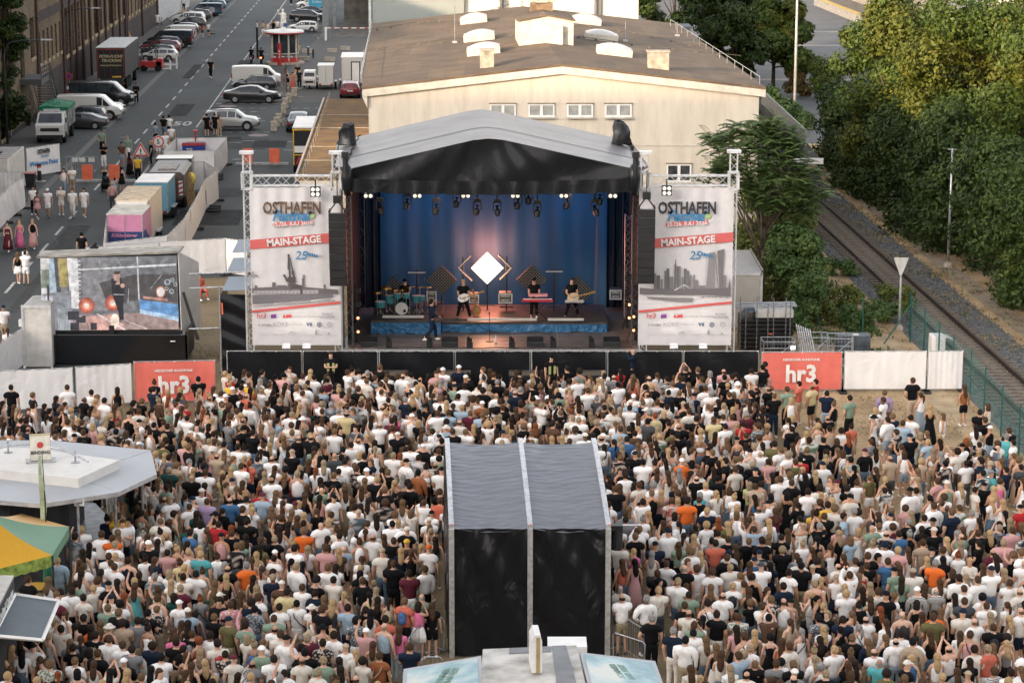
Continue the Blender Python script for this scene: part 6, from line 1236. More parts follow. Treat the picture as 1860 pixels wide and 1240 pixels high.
# ================================================ TREES AND PLANTS
def leafmat(name,c1,c2,c3):
    def f(n,l,b):
        tc=n.new('ShaderNodeTexCoord');nz=n.new('ShaderNodeTexNoise');nz.inputs['Scale'].default_value=.9;nz.inputs['Detail'].default_value=4;l.new(tc.outputs['Object'],nz.inputs[0])
        n2=n.new('ShaderNodeTexNoise');n2.inputs['Scale'].default_value=7.;n2.inputs['Detail'].default_value=2;l.new(tc.outputs['Object'],n2.inputs[0])
        ad=n.new('ShaderNodeMath');l.new(nz.outputs[0],ad.inputs[0]);l.new(n2.outputs[0],ad.inputs[1]);hf=n.new('ShaderNodeMath');hf.operation='MULTIPLY';hf.inputs[1].default_value=.5;l.new(ad.outputs[0],hf.inputs[0])
        r=n.new('ShaderNodeValToRGB');e=r.color_ramp.elements;e[0].position=.38;e[0].color=(*c1,1);e[1].position=.62;e[1].color=(*c3,1);m_=e.new(.5);m_.color=(*c2,1);l.new(hf.outputs[0],r.inputs[0])
        l.new(r.outputs[0],b.inputs['Base Color']);b.inputs['Roughness'].default_value=.55;b.inputs['Specular IOR Level'].default_value=.25
        b.inputs['Transmission Weight'].default_value=0.
        tr=n.new('ShaderNodeBsdfTranslucent');l.new(r.outputs[0],tr.inputs['Color']);ms=n.new('ShaderNodeMixShader');ms.inputs[0].default_value=.28
        l.new(b.outputs[0],ms.inputs[1]);l.new(tr.outputs[0],ms.inputs[2]);l.new(ms.outputs[0],n['Material Output'].inputs['Surface'])
    return node_mat(name,f)
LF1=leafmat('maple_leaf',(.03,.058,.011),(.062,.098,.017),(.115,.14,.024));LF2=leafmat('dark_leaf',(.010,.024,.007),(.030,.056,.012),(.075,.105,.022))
LF3=leafmat('pale_leaf',(.06,.09,.02),(.14,.17,.04),(.26,.27,.07));LF4=leafmat('ailanthus_leaf',(.045,.085,.03),(.09,.15,.045),(.16,.22,.065))
LF5=leafmat('golden_leaf',(.045,.066,.01),(.09,.108,.015),(.15,.142,.02));BARK=mk('bark',(.07,.05,.035),.95,var=.3,scale=5,bump=.5,bscale=12)
def leaves(name,blobs,n,size,mat,parent,seed=1,thin=False,label=None,**kw):
    rg=np.random.default_rng(seed);vol=np.array([b[3]*b[4]*b[5]for b in blobs])**.67;pick=rg.choice(len(blobs),n,p=vol/vol.sum())
    B=np.array(blobs,float)[pick];d=rg.normal(size=(n,3));d/=np.linalg.norm(d,axis=1)[:,None];rr=rg.uniform(.0,1,n)**.28
    # clump: quantise directions so leaves gather in tufts with gaps between
    tuft=rg.normal(size=(len(blobs),46,3));tuft/=np.linalg.norm(tuft,axis=2)[:,:,None];tk=tuft[pick,rg.integers(0,46,n)]
    d=d*.33+tk;d/=np.linalg.norm(d,axis=1)[:,None]
    c=B[:,:3]+d*B[:,3:6]*rr[:,None]*(1+.12*rg.normal(size=(n,1))*.5)
    nr=d+rg.normal(size=(n,3))*.55+np.array([0,0,.35]);nr/=np.linalg.norm(nr,axis=1)[:,None]
    a=np.cross(nr,rg.normal(size=(n,3)));a/=np.linalg.norm(a,axis=1)[:,None];b_=np.cross(nr,a);s_=size*rg.uniform(.6,1.3,n)[:,None]
    w_=.28 if thin else.55
    v=np.stack([c-a*s_,c+b_*s_*w_+nr*s_*.12,c+a*s_,c-b_*s_*w_+nr*s_*.12],1).reshape(-1,3)
    me=bpy.data.meshes.new(name);me.vertices.add(4*n);me.vertices.foreach_set('co',v.ravel());me.loops.add(4*n);me.loops.foreach_set('vertex_index',np.arange(4*n));me.polygons.add(n);me.polygons.foreach_set('loop_start',np.arange(0,4*n,4));me.materials.append(mat);me.update(calc_edges=True)
    o=bpy.data.objects.new(name,me);COL.objects.link(o)
    if parent:o.parent=parent
    return tag(o,label,**kw)
def tree(name,label,x,y,h,r,mats,n,size,seed,grp=None,trunk=.25,low=.25,nb=16,cat='tree',lean=0,flat=1.):
    rg=random.Random(seed);t=thing(name,label,cat,(x,y,0),0,grp);blobs=[];tips=[]
    for k in range(nb):
        a=rg.uniform(0,6.28);q=math.sqrt(rg.uniform(0.02,1));zz=low+(1-low)*rg.uniform(.0,1)**.8;prof=math.sin(math.pi*min(1,.18+.75*(zz-low)/(1-low)))**.6
        br=r*rg.uniform(.30,.46);blobs.append((q*(r-br*.6)*prof*math.cos(a),q*(r-br*.6)*prof*math.sin(a)*flat,h*zz-br*.5,br,br,br*.72));tips.append(blobs[-1][:3])
    mb=MB();mb.tube([(0,0,0),(lean*.2,0,h*.25),(lean*.5,0,h*.55),(lean,0,h*.85)],[trunk,trunk*.8,trunk*.55,trunk*.15],8)
    for(bx,by,bz)in tips:s0=Vector((lean*.3,0,h*rg.uniform(.2,.45)));mb.tube([s0,s0.lerp(Vector((bx,by,bz)),.5)+Vector((0,0,-.2)),Vector((bx,by,bz))],[trunk*.4,trunk*.25,trunk*.08],5)
    mb.build('trunk',BARK,t,smooth=True)
    ml=mats if isinstance(mats,(list,tuple))else[mats]
    for i,m in enumerate(ml):leaves('crown',blobs[i::len(ml)]if len(ml)>1 else blobs,n//len(ml),size,m,t,seed+i)
    return t
# the wood along the railway: big crowns behind, a wall of shrubs in front
TG='trees of the wood along the railway'
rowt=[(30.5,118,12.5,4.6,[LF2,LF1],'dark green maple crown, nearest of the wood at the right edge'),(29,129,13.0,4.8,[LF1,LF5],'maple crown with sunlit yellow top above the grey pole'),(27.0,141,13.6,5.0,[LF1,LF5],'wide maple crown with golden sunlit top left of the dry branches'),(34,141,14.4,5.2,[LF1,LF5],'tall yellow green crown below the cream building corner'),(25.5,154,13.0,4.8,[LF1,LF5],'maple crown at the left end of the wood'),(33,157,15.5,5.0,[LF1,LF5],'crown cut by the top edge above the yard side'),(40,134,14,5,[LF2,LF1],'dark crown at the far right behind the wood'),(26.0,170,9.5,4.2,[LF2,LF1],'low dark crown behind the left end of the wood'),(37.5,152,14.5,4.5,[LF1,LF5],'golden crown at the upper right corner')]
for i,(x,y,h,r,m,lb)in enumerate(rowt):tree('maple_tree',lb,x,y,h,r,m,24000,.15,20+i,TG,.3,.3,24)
HGp='shrubs lining the dry path beside the rails';hb=G(1700,485); 
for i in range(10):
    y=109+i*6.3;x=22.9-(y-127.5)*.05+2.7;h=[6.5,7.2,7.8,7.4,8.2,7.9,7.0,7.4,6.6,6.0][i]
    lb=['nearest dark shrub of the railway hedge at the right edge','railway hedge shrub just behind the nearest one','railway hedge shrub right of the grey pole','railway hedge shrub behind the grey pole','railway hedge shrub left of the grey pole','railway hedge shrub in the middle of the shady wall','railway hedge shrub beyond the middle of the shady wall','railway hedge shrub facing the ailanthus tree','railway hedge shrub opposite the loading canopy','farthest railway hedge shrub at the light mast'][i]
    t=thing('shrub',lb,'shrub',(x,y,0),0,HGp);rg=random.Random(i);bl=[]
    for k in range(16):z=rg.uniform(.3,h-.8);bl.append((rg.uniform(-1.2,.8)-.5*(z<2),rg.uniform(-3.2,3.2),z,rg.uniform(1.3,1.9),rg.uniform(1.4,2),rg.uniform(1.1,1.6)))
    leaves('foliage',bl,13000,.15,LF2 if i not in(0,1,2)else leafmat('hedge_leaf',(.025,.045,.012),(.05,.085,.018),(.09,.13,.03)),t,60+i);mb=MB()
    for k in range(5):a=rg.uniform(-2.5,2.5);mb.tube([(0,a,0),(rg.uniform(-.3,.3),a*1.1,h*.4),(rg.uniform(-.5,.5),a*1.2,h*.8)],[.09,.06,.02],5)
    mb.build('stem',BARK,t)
tree('pale_tree','pale yellow green tree rising at the right edge in front of the wood',27.6,113.5,10.2,3.6,[LF3,LF1],16000,.14,91,None,.2,.05,18)
# dry bare branches sticking out of the wood
t=thing('bare_tree','bare dry branches standing out of the golden crown','tree',(31.5,139,0));mb=MB();rg=random.Random(5);mb.tube([(0,0,0),(.1,0,7),(.2,-.5,11.5)],[.25,.16,.1],7)
for k in range(15):s0=Vector((.2,-.5-.1*k,10.8+.08*k));d=Vector((rg.uniform(-1,1),-rg.uniform(.5,1.6),rg.uniform(.8,2.2)));m1=s0+d*.5+Vector((rg.uniform(-.2,.2),0,.1));e=s0+d*rg.uniform(.9,1.4);mb.tube([s0,m1,e],[.07,.045,.015],5);mb.tube([m1,m1+Vector((rg.uniform(-.6,.6),-.2,rg.uniform(.3,.8)))],[.03,.01],4)
mb.build('trunk',mk('dry_wood',(.32,.22,.13),.8,var=.15),t,smooth=True)
# trees behind the hall
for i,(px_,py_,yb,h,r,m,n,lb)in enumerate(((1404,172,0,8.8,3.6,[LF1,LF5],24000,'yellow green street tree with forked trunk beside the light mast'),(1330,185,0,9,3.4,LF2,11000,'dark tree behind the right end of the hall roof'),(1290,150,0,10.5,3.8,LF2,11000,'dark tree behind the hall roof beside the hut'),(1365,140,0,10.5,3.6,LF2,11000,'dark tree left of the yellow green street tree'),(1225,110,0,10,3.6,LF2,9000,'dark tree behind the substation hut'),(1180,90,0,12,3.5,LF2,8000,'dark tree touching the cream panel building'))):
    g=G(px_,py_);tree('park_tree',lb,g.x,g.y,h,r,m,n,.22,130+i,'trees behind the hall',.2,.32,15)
for(px_,py_,r,h,m,lb)in((1395,205,1.6,2.2,LF4,'green bush at the foot of the light mast'),(1440,235,1.8,2.4,LF4,'fern like bush between canopy and light mast'),(1450,175,1.4,3.0,leafmat('russet_leaf',(.08,.06,.02),(.14,.10,.03),(.2,.14,.05)),'russet bush beside the light mast'),(1500,180,2.2,4.0,LF1,'green bush in front of the yard'),(1345,215,2,2.5,LF2,'dark bush at the corner of the hall')):
    g=G(px_,py_);t=thing('bush',lb,'bush',(g.x,g.y,0));rg=random.Random(px_);leaves('foliage',[(rg.uniform(-r,r)*.6,rg.uniform(-r,r)*.6,rg.uniform(.3,h*.75),r*.5,r*.5,r*.42)for k in range(8)],4500,.14,m,t,px_)
# ailanthus with compound leaves beside the stage
def fronds(name,tips,n,ln,mat,parent,seed):
    rg=np.random.default_rng(seed);V=[]; 
    for k in range(n):
        c=np.array(tips[rg.integers(len(tips))])+rg.normal(size=3)*np.array([.25,.25,.2]);a=rg.uniform(0,6.28);el=rg.uniform(-.1,.7);L=ln*rg.uniform(.7,1.25);d=np.array([math.cos(a),math.sin(a),0.]);side=np.array([-math.sin(a),math.cos(a),0.])
        for j in range(11):
            u=(j+1)/11;p=c+d*L*u*math.cos(el*.6)+np.array([0,0,L*((el+.25)*u-.42*u*u)]);q=.26*L*(1-.55*abs(u-.4))*rg.uniform(.85,1.1)
            for s_ in(-1,1):
                tip=p+side*s_*q+d*q*.35+np.array([0,0,-q*.28]);w_=d*.10*L
                V+=[p-w_*.5,(p+tip)/2-w_+np.array([0,0,.015]),tip,(p+tip)/2+w_]
    v=np.array(V);m=len(v)//4;me=bpy.data.meshes.new(name);me.vertices.add(4*m);me.vertices.foreach_set('co',v.ravel());me.loops.add(4*m);me.loops.foreach_set('vertex_index',np.arange(4*m));me.polygons.add(m);me.polygons.foreach_set('loop_start',np.arange(0,4*m,4));me.materials.append(mat);me.update(calc_edges=True)
    o=bpy.data.objects.new(name,me);COL.objects.link(o);o.parent=parent;return o
g=G(1395,540);AY=114.5;t=thing('ailanthus_tree','feathery green ailanthus tree right of the stage in front of the hall','tree',(12.0,AY,0));rg=random.Random(2);tips=[];mb=MB()
mb.tube([(0,0,0),(.2,0,3),(.1,0,5.5)],[.22,.17,.1],7)
for(px_,py_,dy)in((1300,262,0),(1325,245,.5),(1345,240,0),(1375,235,.4),(1400,228,0),(1305,300,0),(1330,290,-.6),(1360,270,-.8),(1395,255,-.6),(1425,245,.3),(1440,262,.2),(1380,300,-1),(1415,290,-.9),(1450,300,0),(1360,320,-1),(1400,330,-1.2),(1440,330,-.6),(1465,340,0),(1425,360,-1),(1390,365,-1),(1455,370,-.2),(1310,318,.3),(1355,345,-.8),(1470,315,.6),(1420,265,-.3)):
    p=PY(px_,py_,AY+dy);c=Vector((p.x-12.0,dy,p.z));tips.append(tuple(c));tips.append(tuple(c+Vector((rg.uniform(-.5,.5),rg.uniform(-.6,.6),-.35))));s0=Vector((.15,0,rg.uniform(2.5,5.0)));mb.tube([s0,s0.lerp(c,.55)+Vector((0,0,-.3)),c],[.08,.05,.02],5)
mb.build('trunk',mk('pale_bark',(.16,.13,.09),.9,var=.2),t,smooth=True);fronds('crown',tips,1500,.72,leafmat('feather_leaf',(.05,.09,.03),(.105,.165,.05),(.19,.26,.08)),t,8)
for i,(px_,yb,Y,h,r,m,lb)in enumerate(((1440,0,113.5,5.0,1.5,LF4,'green bush right of the white stage container'),(1388,0,121,6.2,2.0,LF3,'pale yellow green bush between container and rails'),(1462,0,111,3.0,1.0,LF4,'dark green bush at the green corner fence post'),(1425,0,119,6.4,2.1,LF3,'green bush in the shadow under the ailanthus tree'))):
    x=(px_-CX)/F*(Y*_c+21*_s);t=thing('bush',lb,'bush',(x,Y,0));rg=random.Random(i+50);leaves('foliage',[(rg.uniform(-r,r)*.6,rg.uniform(-r,r)*.6,rg.uniform(.4,h*.85),r*.5,r*.5,r*.45)for k in range(14)],11000,.12,m,t,70+i)
    mb=MB()
    for k in range(4):a=rg.uniform(-1,1);mb.tube([(a*.2,0,0),(a*r*.6,0,h*.7)],[.05,.02],5)
    mb.build('stem',BARK,t)
g=G(8,262);t=tree('ivy_tree','dark ivy covered tree cut by the left edge before the factory',g.x-.3,g.y+2,13.5,2.1,LF2,34000,.12,300,None,.2,.0,60)
# weeds and grass tufts on the railway verge: one uncountable cover
def tufts(name,regs,mat,seed,s0=.12):
    rg=np.random.default_rng(seed);V=[]
    for(xa,xb,ya,yb,n,h)in regs:
        x=rg.uniform(xa,xb,n);y=rg.uniform(ya,yb,n);keep=(np.sin(x*1.7+y*.6)+np.sin(x*.6-y*1.1)+rg.normal(size=n)*.6)>.2
        for px_,py_ in zip(x[keep],y[keep]):
            px_+=(py_-110)*DIR.x
            for k in range(5):a=rg.uniform(0,6.28);q=rg.uniform(.5,1.2)*h;dx,dy=math.cos(a)*q*.6,math.sin(a)*q*.6;w_=.25*q;V+=[(px_-dy*.3,py_+dx*.3,.02),(px_+dy*.3,py_-dx*.3,.02),(px_+dx*.8+dy*.2,py_+dy*.8-dx*.2,q*.8),(px_+dx,py_+dy,q)]
    v=np.array(V,float);m=len(v)//4;me=bpy.data.meshes.new(name);me.vertices.add(4*m);me.vertices.foreach_set('co',v.ravel());me.loops.add(4*m);me.loops.foreach_set('vertex_index',np.arange(4*m));me.polygons.add(m);me.polygons.foreach_set('loop_start',np.arange(0,4*m,4));me.materials.append(mat);me.update(calc_edges=True)
    o=bpy.data.objects.new(name,me);COL.objects.link(o);o['kind']='stuff';return o
tufts('weeds',[(13.5,17.2,101,118,2600,.22),(12.5,18,98.5,101.5,900,.25),(9,17.5,118,150,900,.3),(21.8,24.5,100,160,900,.12)],LF4,4)
tufts('dry_grass_tufts',[(10,18.0,98.5,140,3500,.12),(21.0,25,95,170,4500,.12),(-17,19,84,97.5,3200,.07),(13,19,72,97,2500,.08),(-16.5,-12,98,112,1200,.09)],mk('straw',(.30,.22,.11),.9,var=.25,scale=1),5)
for i,(px_,py_,h,lb)in enumerate(((1530,560,1.5,'leafy weed bush on the verge left of the signal board'),(1600,585,1.1,'low weed bush at the foot of the signal board'),(1505,590,1.2,'weed bush behind the steel racks'),(1568,600,1.3,'dark weed bush right of the steel racks'),(1625,560,1.3,'weed bush just behind the signal board'),(1527,500,1.0,'small yellow green weed on the dry slope'))):
    g=G(px_,py_);t=thing('bush',lb,'bush',(g.x,g.y,0),0,'weed bushes on the verge');rg=random.Random(i+9);leaves('foliage',[(rg.uniform(-.8,.8),rg.uniform(-.6,.6),rg.uniform(.1,h*.8),.42,.42,.35)for k in range(10)],1800,.085,LF4 if i%2 else LF3,t,200+i)
# ---- green wire mesh fence beside the rails
WG=mk('green_fence_paint',(.01,.085,.07),.5); 
def wire(n,l,b):
    b.inputs['Base Color'].default_value=(.03,.13,.11,1)
t=thing('wire_fence','dark green wire mesh fence with posts running along the rails','fence',(0,0,0));fx=lambda y:17.0-(y-106.5)*.02+(2.4 if False else 0)
pts=[G(1652,610),G(1678,640),G(1704,668),G(1730,694),G(1762,720),G(1787,757),G(1818,793),G(1850,830),G(1882,866)]
for i,p in enumerate(pts):
    mb=MB();mb.tube([(p.x,p.y,0),(p.x,p.y,2.05)],.035,6);mb.build('fence_post',WG,t)
mb=MB()
for i in range(len(pts)-1):
    a,b_=pts[i],pts[i+1];n=34
    for k in range(n):c=a.lerp(b_,k/n);mb.bar((c.x,c.y,.05),(c.x,c.y,1.95),.0035,3)
    for k in range(10):z=.05+k*.21;mb.bar((a.x,a.y,z),(b_.x,b_.y,z),.0045,3)
mb.build('wire_mesh',mk('wire_green',(.06,.16,.14),.5),t)
t=thing('wire_fence','green corner posts with slanting braces of the wire fence behind the racks','fence',(0,0,0));ps=[G(1466,592),G(1566,622),G(1653,622)];mb=MB()
for p in ps:m2=MB();m2.tube([(p.x,p.y,0),(p.x,p.y,2.1)],.04,6);m2.build('fence_post',WG,t)
for(p,x2,y2)in((ps[0],1492,598),(ps[2],1605,625)):q=G(x2,y2);mb=MB();mb.bar((p.x,p.y,1.8),(q.x,q.y,0),.035,6);mb.build('brace',WG,t)
# container and storage right of the stage
a=G(1382,594);t=thing('stage_container','tall pale container with stepped grey lid behind the right banner','container',(a.x,a.y,0));MB().bbox(-2.4,0,0,6.0,0,2.6).build('container_body',mk('container_pale',(.50,.46,.40),.6,var=.05),t);mb=MB()
for x in(-2.38,-.03):mb.bbox(x-.04,x+.07,-.05,.05,0,2.62)
mb.bbox(-2.4,0,-.05,-.003,2.5,2.62);mb.build('corner_post',WMETAL,t);mb=MB()
for k in range(6):mb.prism([(-2.4,k,2.62+.0),(.0,k,2.62),(0,k+.93,2.66),(-2.4,k+.93,2.66)],(0,0,.03))
mb.build('roof_panel',mk('roof_pale',(.50,.49,.48),.5,var=.06),t);mb=MB();mb.bar((0.03,0,2.75),(.03,6,2.75),.05);mb.build('roof_rail',STEEL,t)
t=thing('stacked_decks','stack of black stage decks with a white box and steel tubes on top','stage parts',tuple(G(1393,640)),0);mb=MB()
for k in range(7):mb.bbox(-1.2,1.15+.04*(k%2),0,1.6,.2+k*.2,.34+k*.2)
mb.build('deck',BLACKP,t);MB().bbox(-.55,1.15,-.1,1.3,1.62,1.95).build('white_box',mk('box_offwhite',(.6,.58,.53),.6),t);MB().grid(lambda u,v:(-1.1+u*.7,.2+v*1.0,1.65+.2*math.sin(u*3)+.05*math.sin(v*9)),8,8).build('blue_sheet',tarp('blue_grey_sheet',(.08,.12,.17),.4),t);mb=MB()
for k in range(5):mb.bar((-1.4,.2+k*.25,2.02+.04*(k%2)),(1.35,.25+k*.25,2.08),.03)
for x in(-1.25,-1.0,-.5,.0,.25,.8,1.0):mb.bar((x,-.15,.2),(x,-.15,2.3+.3*math.sin(x*9)),.022)
mb.build('steel_tube',STEEL,t);MB().box((.1,-.2,.9),(.18,.05,.06)).build('orange_mark',ORNG,t)
def cage(x,yb,w_,d,h,lb):
    g=G(x,yb);t=thing('steel_rack',lb,'steel rack',(g.x,g.y,0),rnd.uniform(-.2,.1),'galvanised steel racks behind the red fence');mb=MB()
    for a in(-w_/2,w_/2):
        for b_ in(0,d):mb.bar((a,b_,0),(a,b_,h),.03)
    for z in(.12,h*.55,h):
        for a in(-w_/2,w_/2):mb.bar((a,0,z),(a,d,z),.025)
        for b_ in(0,d):mb.bar((-w_/2,b_,z),(w_/2,b_,z),.025)
    mb.bar((-w_/2,0,.1),(w_/2,0,h),.018);mb.bar((w_/2,0,.1),(w_/2,d,h),.018)
    for k in range(1,9):mb.bar((-w_/2+w_*k/9,d,.1),(-w_/2+w_*k/9,d,h),.008,3)
    for k in range(1,7):mb.bar((-w_/2,d,h*k/7),(w_/2,d,h*k/7),.008,3)
    mb.build('frame',STEEL,t);return t
cage(1415,668,1.4,1.1,1.15,'low steel rack left of the lit work lamp');t=cage(1478,668,1.3,1.2,1.35,'steel rack holding slanting tubes');mb=MB()
for k in range(7):mb.bar((-.45+k*.1,.5,.2),(-.75+k*.1,.8,1.8-k*.04),.03)
mb.build('tube',ALU,t);cage(1520,668,1.35,1.2,1.3,'steel rack with mesh back beside the grey case')
p=G(1439,672);t=thing('work_lamp','small glowing work lamp above the red fence panel','lamp',(p.x,p.y,0));MB().bbox(-.1,.1,-.05,.05,.0,.95).build('stand',STEEL,t);MB().box((0,-.06,1.02),(.16,.04,.12)).build('lens',mk('work_lamp_glow',(1,.9,.7),.4,var=0,emis=4.),t)
p=G(1550,650);t=thing('flight_case','long grey flight case with pale stickers behind the fence','flight case',(p.x,p.y,0));MB().bbox(-.75,.75,0,.8,.1,1.0).build('case_body',mk('case_blue_grey',(.07,.085,.1),.5,var=.3,scale=3),t,bevel=.02);MB().bbox(-.1,.25,.2,.5,1.001,1.006).build('sticker',WHITE,t)
p=G(1712,662);t=thing('site_toilet','white plastic unit with open curved lid behind the white fence','plastic unit',(p.x,p.y,0));MB().bbox(-.5,.1,0,.9,0,1.25).build('body',WHITE,t,bevel=.04);mb=MB();mb.grid(lambda u,v:(.1+.75*u,v*.9,1.2-.55*u*u),6,3);mb.build('lid',mk('lid_offwhite',(.6,.58,.55),.4),t,smooth=True)
# ================================================ STALLS, MIXING TOWER, VIDEO TRAILER
def poly3(mb,pts,th=.04):mb.prism([tuple(p)for p in pts],(0,0,-th));return mb
LG=mk('bar_roof_grey',(.36,.375,.39),.5,.1,var=.05,scale=.6)
bar_=thing('beer_bar','large grey octagonal beer bar roof with raised white centre at the left edge','bar stall',(0,0,0));z=2.9
rim=[G(*p,z)for p in((-60,799),(95,799),(274,817),(285,860),(215,893),(75,914),(-60,903))]
mb=MB();poly3(mb,rim,.06);mb.build('roof',LG,bar_)
mb=MB()
for i in range(len(rim)-1):a,b_=rim[i],rim[i+1];mb.prism([tuple(a),tuple(b_),(b_.x,b_.y,z-.14),(a.x,a.y,z-.14)],(.0,-.02,0))
for a,b_ in((rim[2],G(217,836,z)),(rim[4],G(142,869,z)),(rim[5],G(75,860,z)),(rim[1],G(120,815,z))):mb.prism([tuple(a+Vector((0,0,.004))),tuple(b_+Vector((0,0,.004))),(b_.x+.03,b_.y,z+.004),(a.x+.03,a.y,z+.004)],(0,0,.008))
mb.build('roof_edge',mk('bar_edge',(.5,.5,.5),.4,.3),bar_)
c=[G(*p,z+.3)for p in((-60,813),(53,813),(217,835),(142,869),(-60,846))];mb=MB();mb.prism([tuple(p)for p in c],(0,0,-.3));mb.build('raised_roof',mk('bar_white',(.62,.60,.56),.5,var=.04),bar_)
mb=MB();q=[G(*p,z+.31)for p in((0,826),(94,840),(160,842))];mb.tube([G(-20,818,z+.6),G(20,808,z+.75),G(60,806,z+.8),G(110,815,z+.75),G(140,828,z+.7),G(160,838,z+.65)],.03,6)
for p in(G(15,822,z+.3),G(137,840,z+.3)):mb.bar(p,p+Vector((0,0,.4)),.03);mb.box(p,(.25,.2,.06))
mb.build('roof_rail',STEEL,bar_)
g=G(74,836,z+.34);sgn=thing('bar_sign','cream illuminated sign box with red emblem and dark lettering on the bar roof','sign',(g.x,g.y,g.z),R(12));mb=MB();mb.box((0,.12,.42),(.66,.26,.82));mb.build('sign_box',mk('sign_gold',(.40,.30,.14),.5),sgn);mb=MB();mb.box((0,-.02,.42),(.64,.01,.80));mb.build('sign_face',mk('sign_cream',(.72,.68,.58),.4),sgn);text('BINDING',.155,(0,-.035,.27),INK,sgn,bold=.004,sx=.95);mb=MB();mb.lathe([(.105,0),(.105,.008)],(0,-.03,.52),20,'y');mb.lathe([(.075,0),(.075,.01)],(0,-.035,.52),20,'y');mb.build('emblem',mk('emblem_red',(.6,.06,.05),.5),sgn);MB().box((0,.05,-.02),(.95,.5,.06)).build('sign_foot',STEEL,sgn)
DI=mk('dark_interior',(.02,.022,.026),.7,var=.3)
mb=MB();inn=[G(*p,0)for p in((-60,960),(95,960),(175,968),(205,1000),(180,1036),(75,1058),(-60,1050))];mb.prism([(p.x,p.y,.0)for p in inn],(0,0,1.05));mb.build('counter',mk('bar_counter',(.22,.23,.24),.4,.4,var=.2),bar_)
mb=MB();mb.prism([(p.x-.9,p.y+.1,1.05)for p in inn],(0,0,1.5));mb.build('inner_wall',DI,bar_)
mb=MB()
for p in(G(147,1066,0),G(214,1043,0),G(262,1000,0)):mb=MB();mb.tube([(p.x,p.y,0),(p.x,p.y,2.8)],.045,8);mb.build('post',STEEL,bar_)
p=PY(145,910,G(147,1064).y);MB().box((p.x,p.y-.1,p.z),(.30,.02,.24)).build('bar_number_plate',WHITE,bar_);text('FB1',.15,(p.x,p.y-.125,p.z),INK,bar_,bold=.003)
# yellow and green pagoda tent
tt=thing('pagoda_tent','yellow and green striped pagoda tent with a light green valance','tent',(0,0,0));ez=2.35;A=G(-30,928,3.9);C1=G(126,956,ez);C2=G(95,1008,ez);C3=G(-80,1052,ez);C4=G(39,932,ez)
YT=tarp('yellow_tent_cloth',(.68,.36,.02),.5,(1,1,1),.25,1.2);GT=tarp('green_tent_cloth',(.13,.26,.16),.5,(1,1,1),.25,1.2);OT=tarp('orange_tent_cloth',(.60,.38,.16),.5);LGT=mk('light_green_cloth',(.26,.34,.06),.7,var=.3,scale=6)
def panel(a,b_,c,m,n):mb=MB();mb.grid(lambda u,v:tuple((A.lerp(a,v)).lerp(A.lerp(b_,v),u)-Vector((0,0,.22*math.sin(math.pi*v)*(.6+.4*math.sin(math.pi*u))))),10,12);return mb.build(n,m,tt,smooth=True)
panel(C4,C1,0,OT,'orange_panel');panel(C1,C2,0,GT,'green_panel');panel(C2,C3,0,YT,'yellow_panel')
mb=MB();mb.grid(lambda u,v:tuple(C2.lerp(C3,u)-Vector((0,0,.35*v-.02*math.sin(u*60)*v))),30,2);mb.build('valance',LGT,tt);mb=MB();mb.grid(lambda u,v:tuple(C1.lerp(C2,u)-Vector((0,0,.3*v))),10,2);mb.build('valance',GT,tt)
for p in(C1,C2):MB().tube([(p.x,p.y,0),(p.x,p.y,ez)],.035,6).build('leg',DSTEEL,tt)
MB().prism([(C1.x-4,C1.y+1.2,0),(C1.x-.3,C1.y+.6,0),(C1.x-.3,C1.y+.65,0),(C1.x-4,C1.y+1.25,0)],(0,0,2.1)).build('rear_wall',DI,tt)
t=thing('bar_table','round yellow high table under the tent edge','table',tuple(G(68,1130)));MB().lathe([(.38,1.1),(.38,1.14)],(0,0,0),22).build('table_top',mk('table_yellow',(.55,.33,.05),.5),t);MB().tube([(0,0,0),(0,0,1.1)],.04,8).build('leg',DSTEEL,t);MB().lathe([(.28,0),(.28,.03)],(0,0,0),16).build('foot',DSTEEL,t)
t=thing('closed_parasol','closed dark green parasol hanging beside the tent','parasol',tuple(G(90,1120)));MB().bar((0,0,0),(0,0,2.5),.025).build('pole',DSTEEL,t);MB().lathe([(.13,.9),(.15,1.2),(.10,1.8),(.03,2.4)],(0,0,0),9).build('cloth',mk('dark_green_cloth',(.01,.13,.07),.7,var=.2),t,smooth=True)
g=G(89,1085);t=thing('beach_flag','slim pale green beach flag standing beside the yellow tent','flag',(g.x,g.y,0));MB().tube([(0,0,0),(.0,0,3.4),(-.03,0,4.6)],[.025,.018,.01],6).build('pole',BLACK,t);mb=MB();mb.grid(lambda u,v:(-.16+u*.20*(.5+.5*math.sin(math.pi*min(1,.25+v))),.03*math.sin(v*8),2.5+v*2.0),3,14);mb.build('cloth',mk('pale_green_cloth',(.36,.42,.28),.7,var=.15),t,smooth=True)
# cocktail van with its awning
vz=2.6;t=thing('cocktail_van','dark cocktail stall van with pale roof and slanted white lettering at bottom left','stall van',(0,0,0));a=G(27,1083,vz);b_=G(-8,1155,vz);up=Vector((0,0,.55))
mb=MB();mb.prism([(a.x,a.y,0),(b_.x,b_.y,0),(b_.x-3,b_.y,0),(a.x-3,a.y,0)],(0,0,vz+.55));mb.build('van_body',mk('van_black',(.03,.035,.04),.5,var=.1),t);mb=MB();mb.prism([tuple(a+up),tuple(b_+up),(b_.x-3,b_.y,vz+.55),(a.x-3,a.y,vz+.55)],(0,0,.06));mb.build('van_roof',mk('van_roof',(.42,.40,.36),.6,var=.1),t)
d=(a-b_);ang=math.atan2(d.y,d.x);cpt=(a+b_)/2+Vector((.03,-.02,.28));text('Cocktail Catering',.34,tuple(cpt),WHITE,t,rot=(R(90),0,ang),bold=.006,shear=.2,sx=min(1.0,d.length/3.0))
aw=[a,G(107,1094.5,vz-.15),G(77,1166,vz-.2),G(-12,1158,vz-.02)]
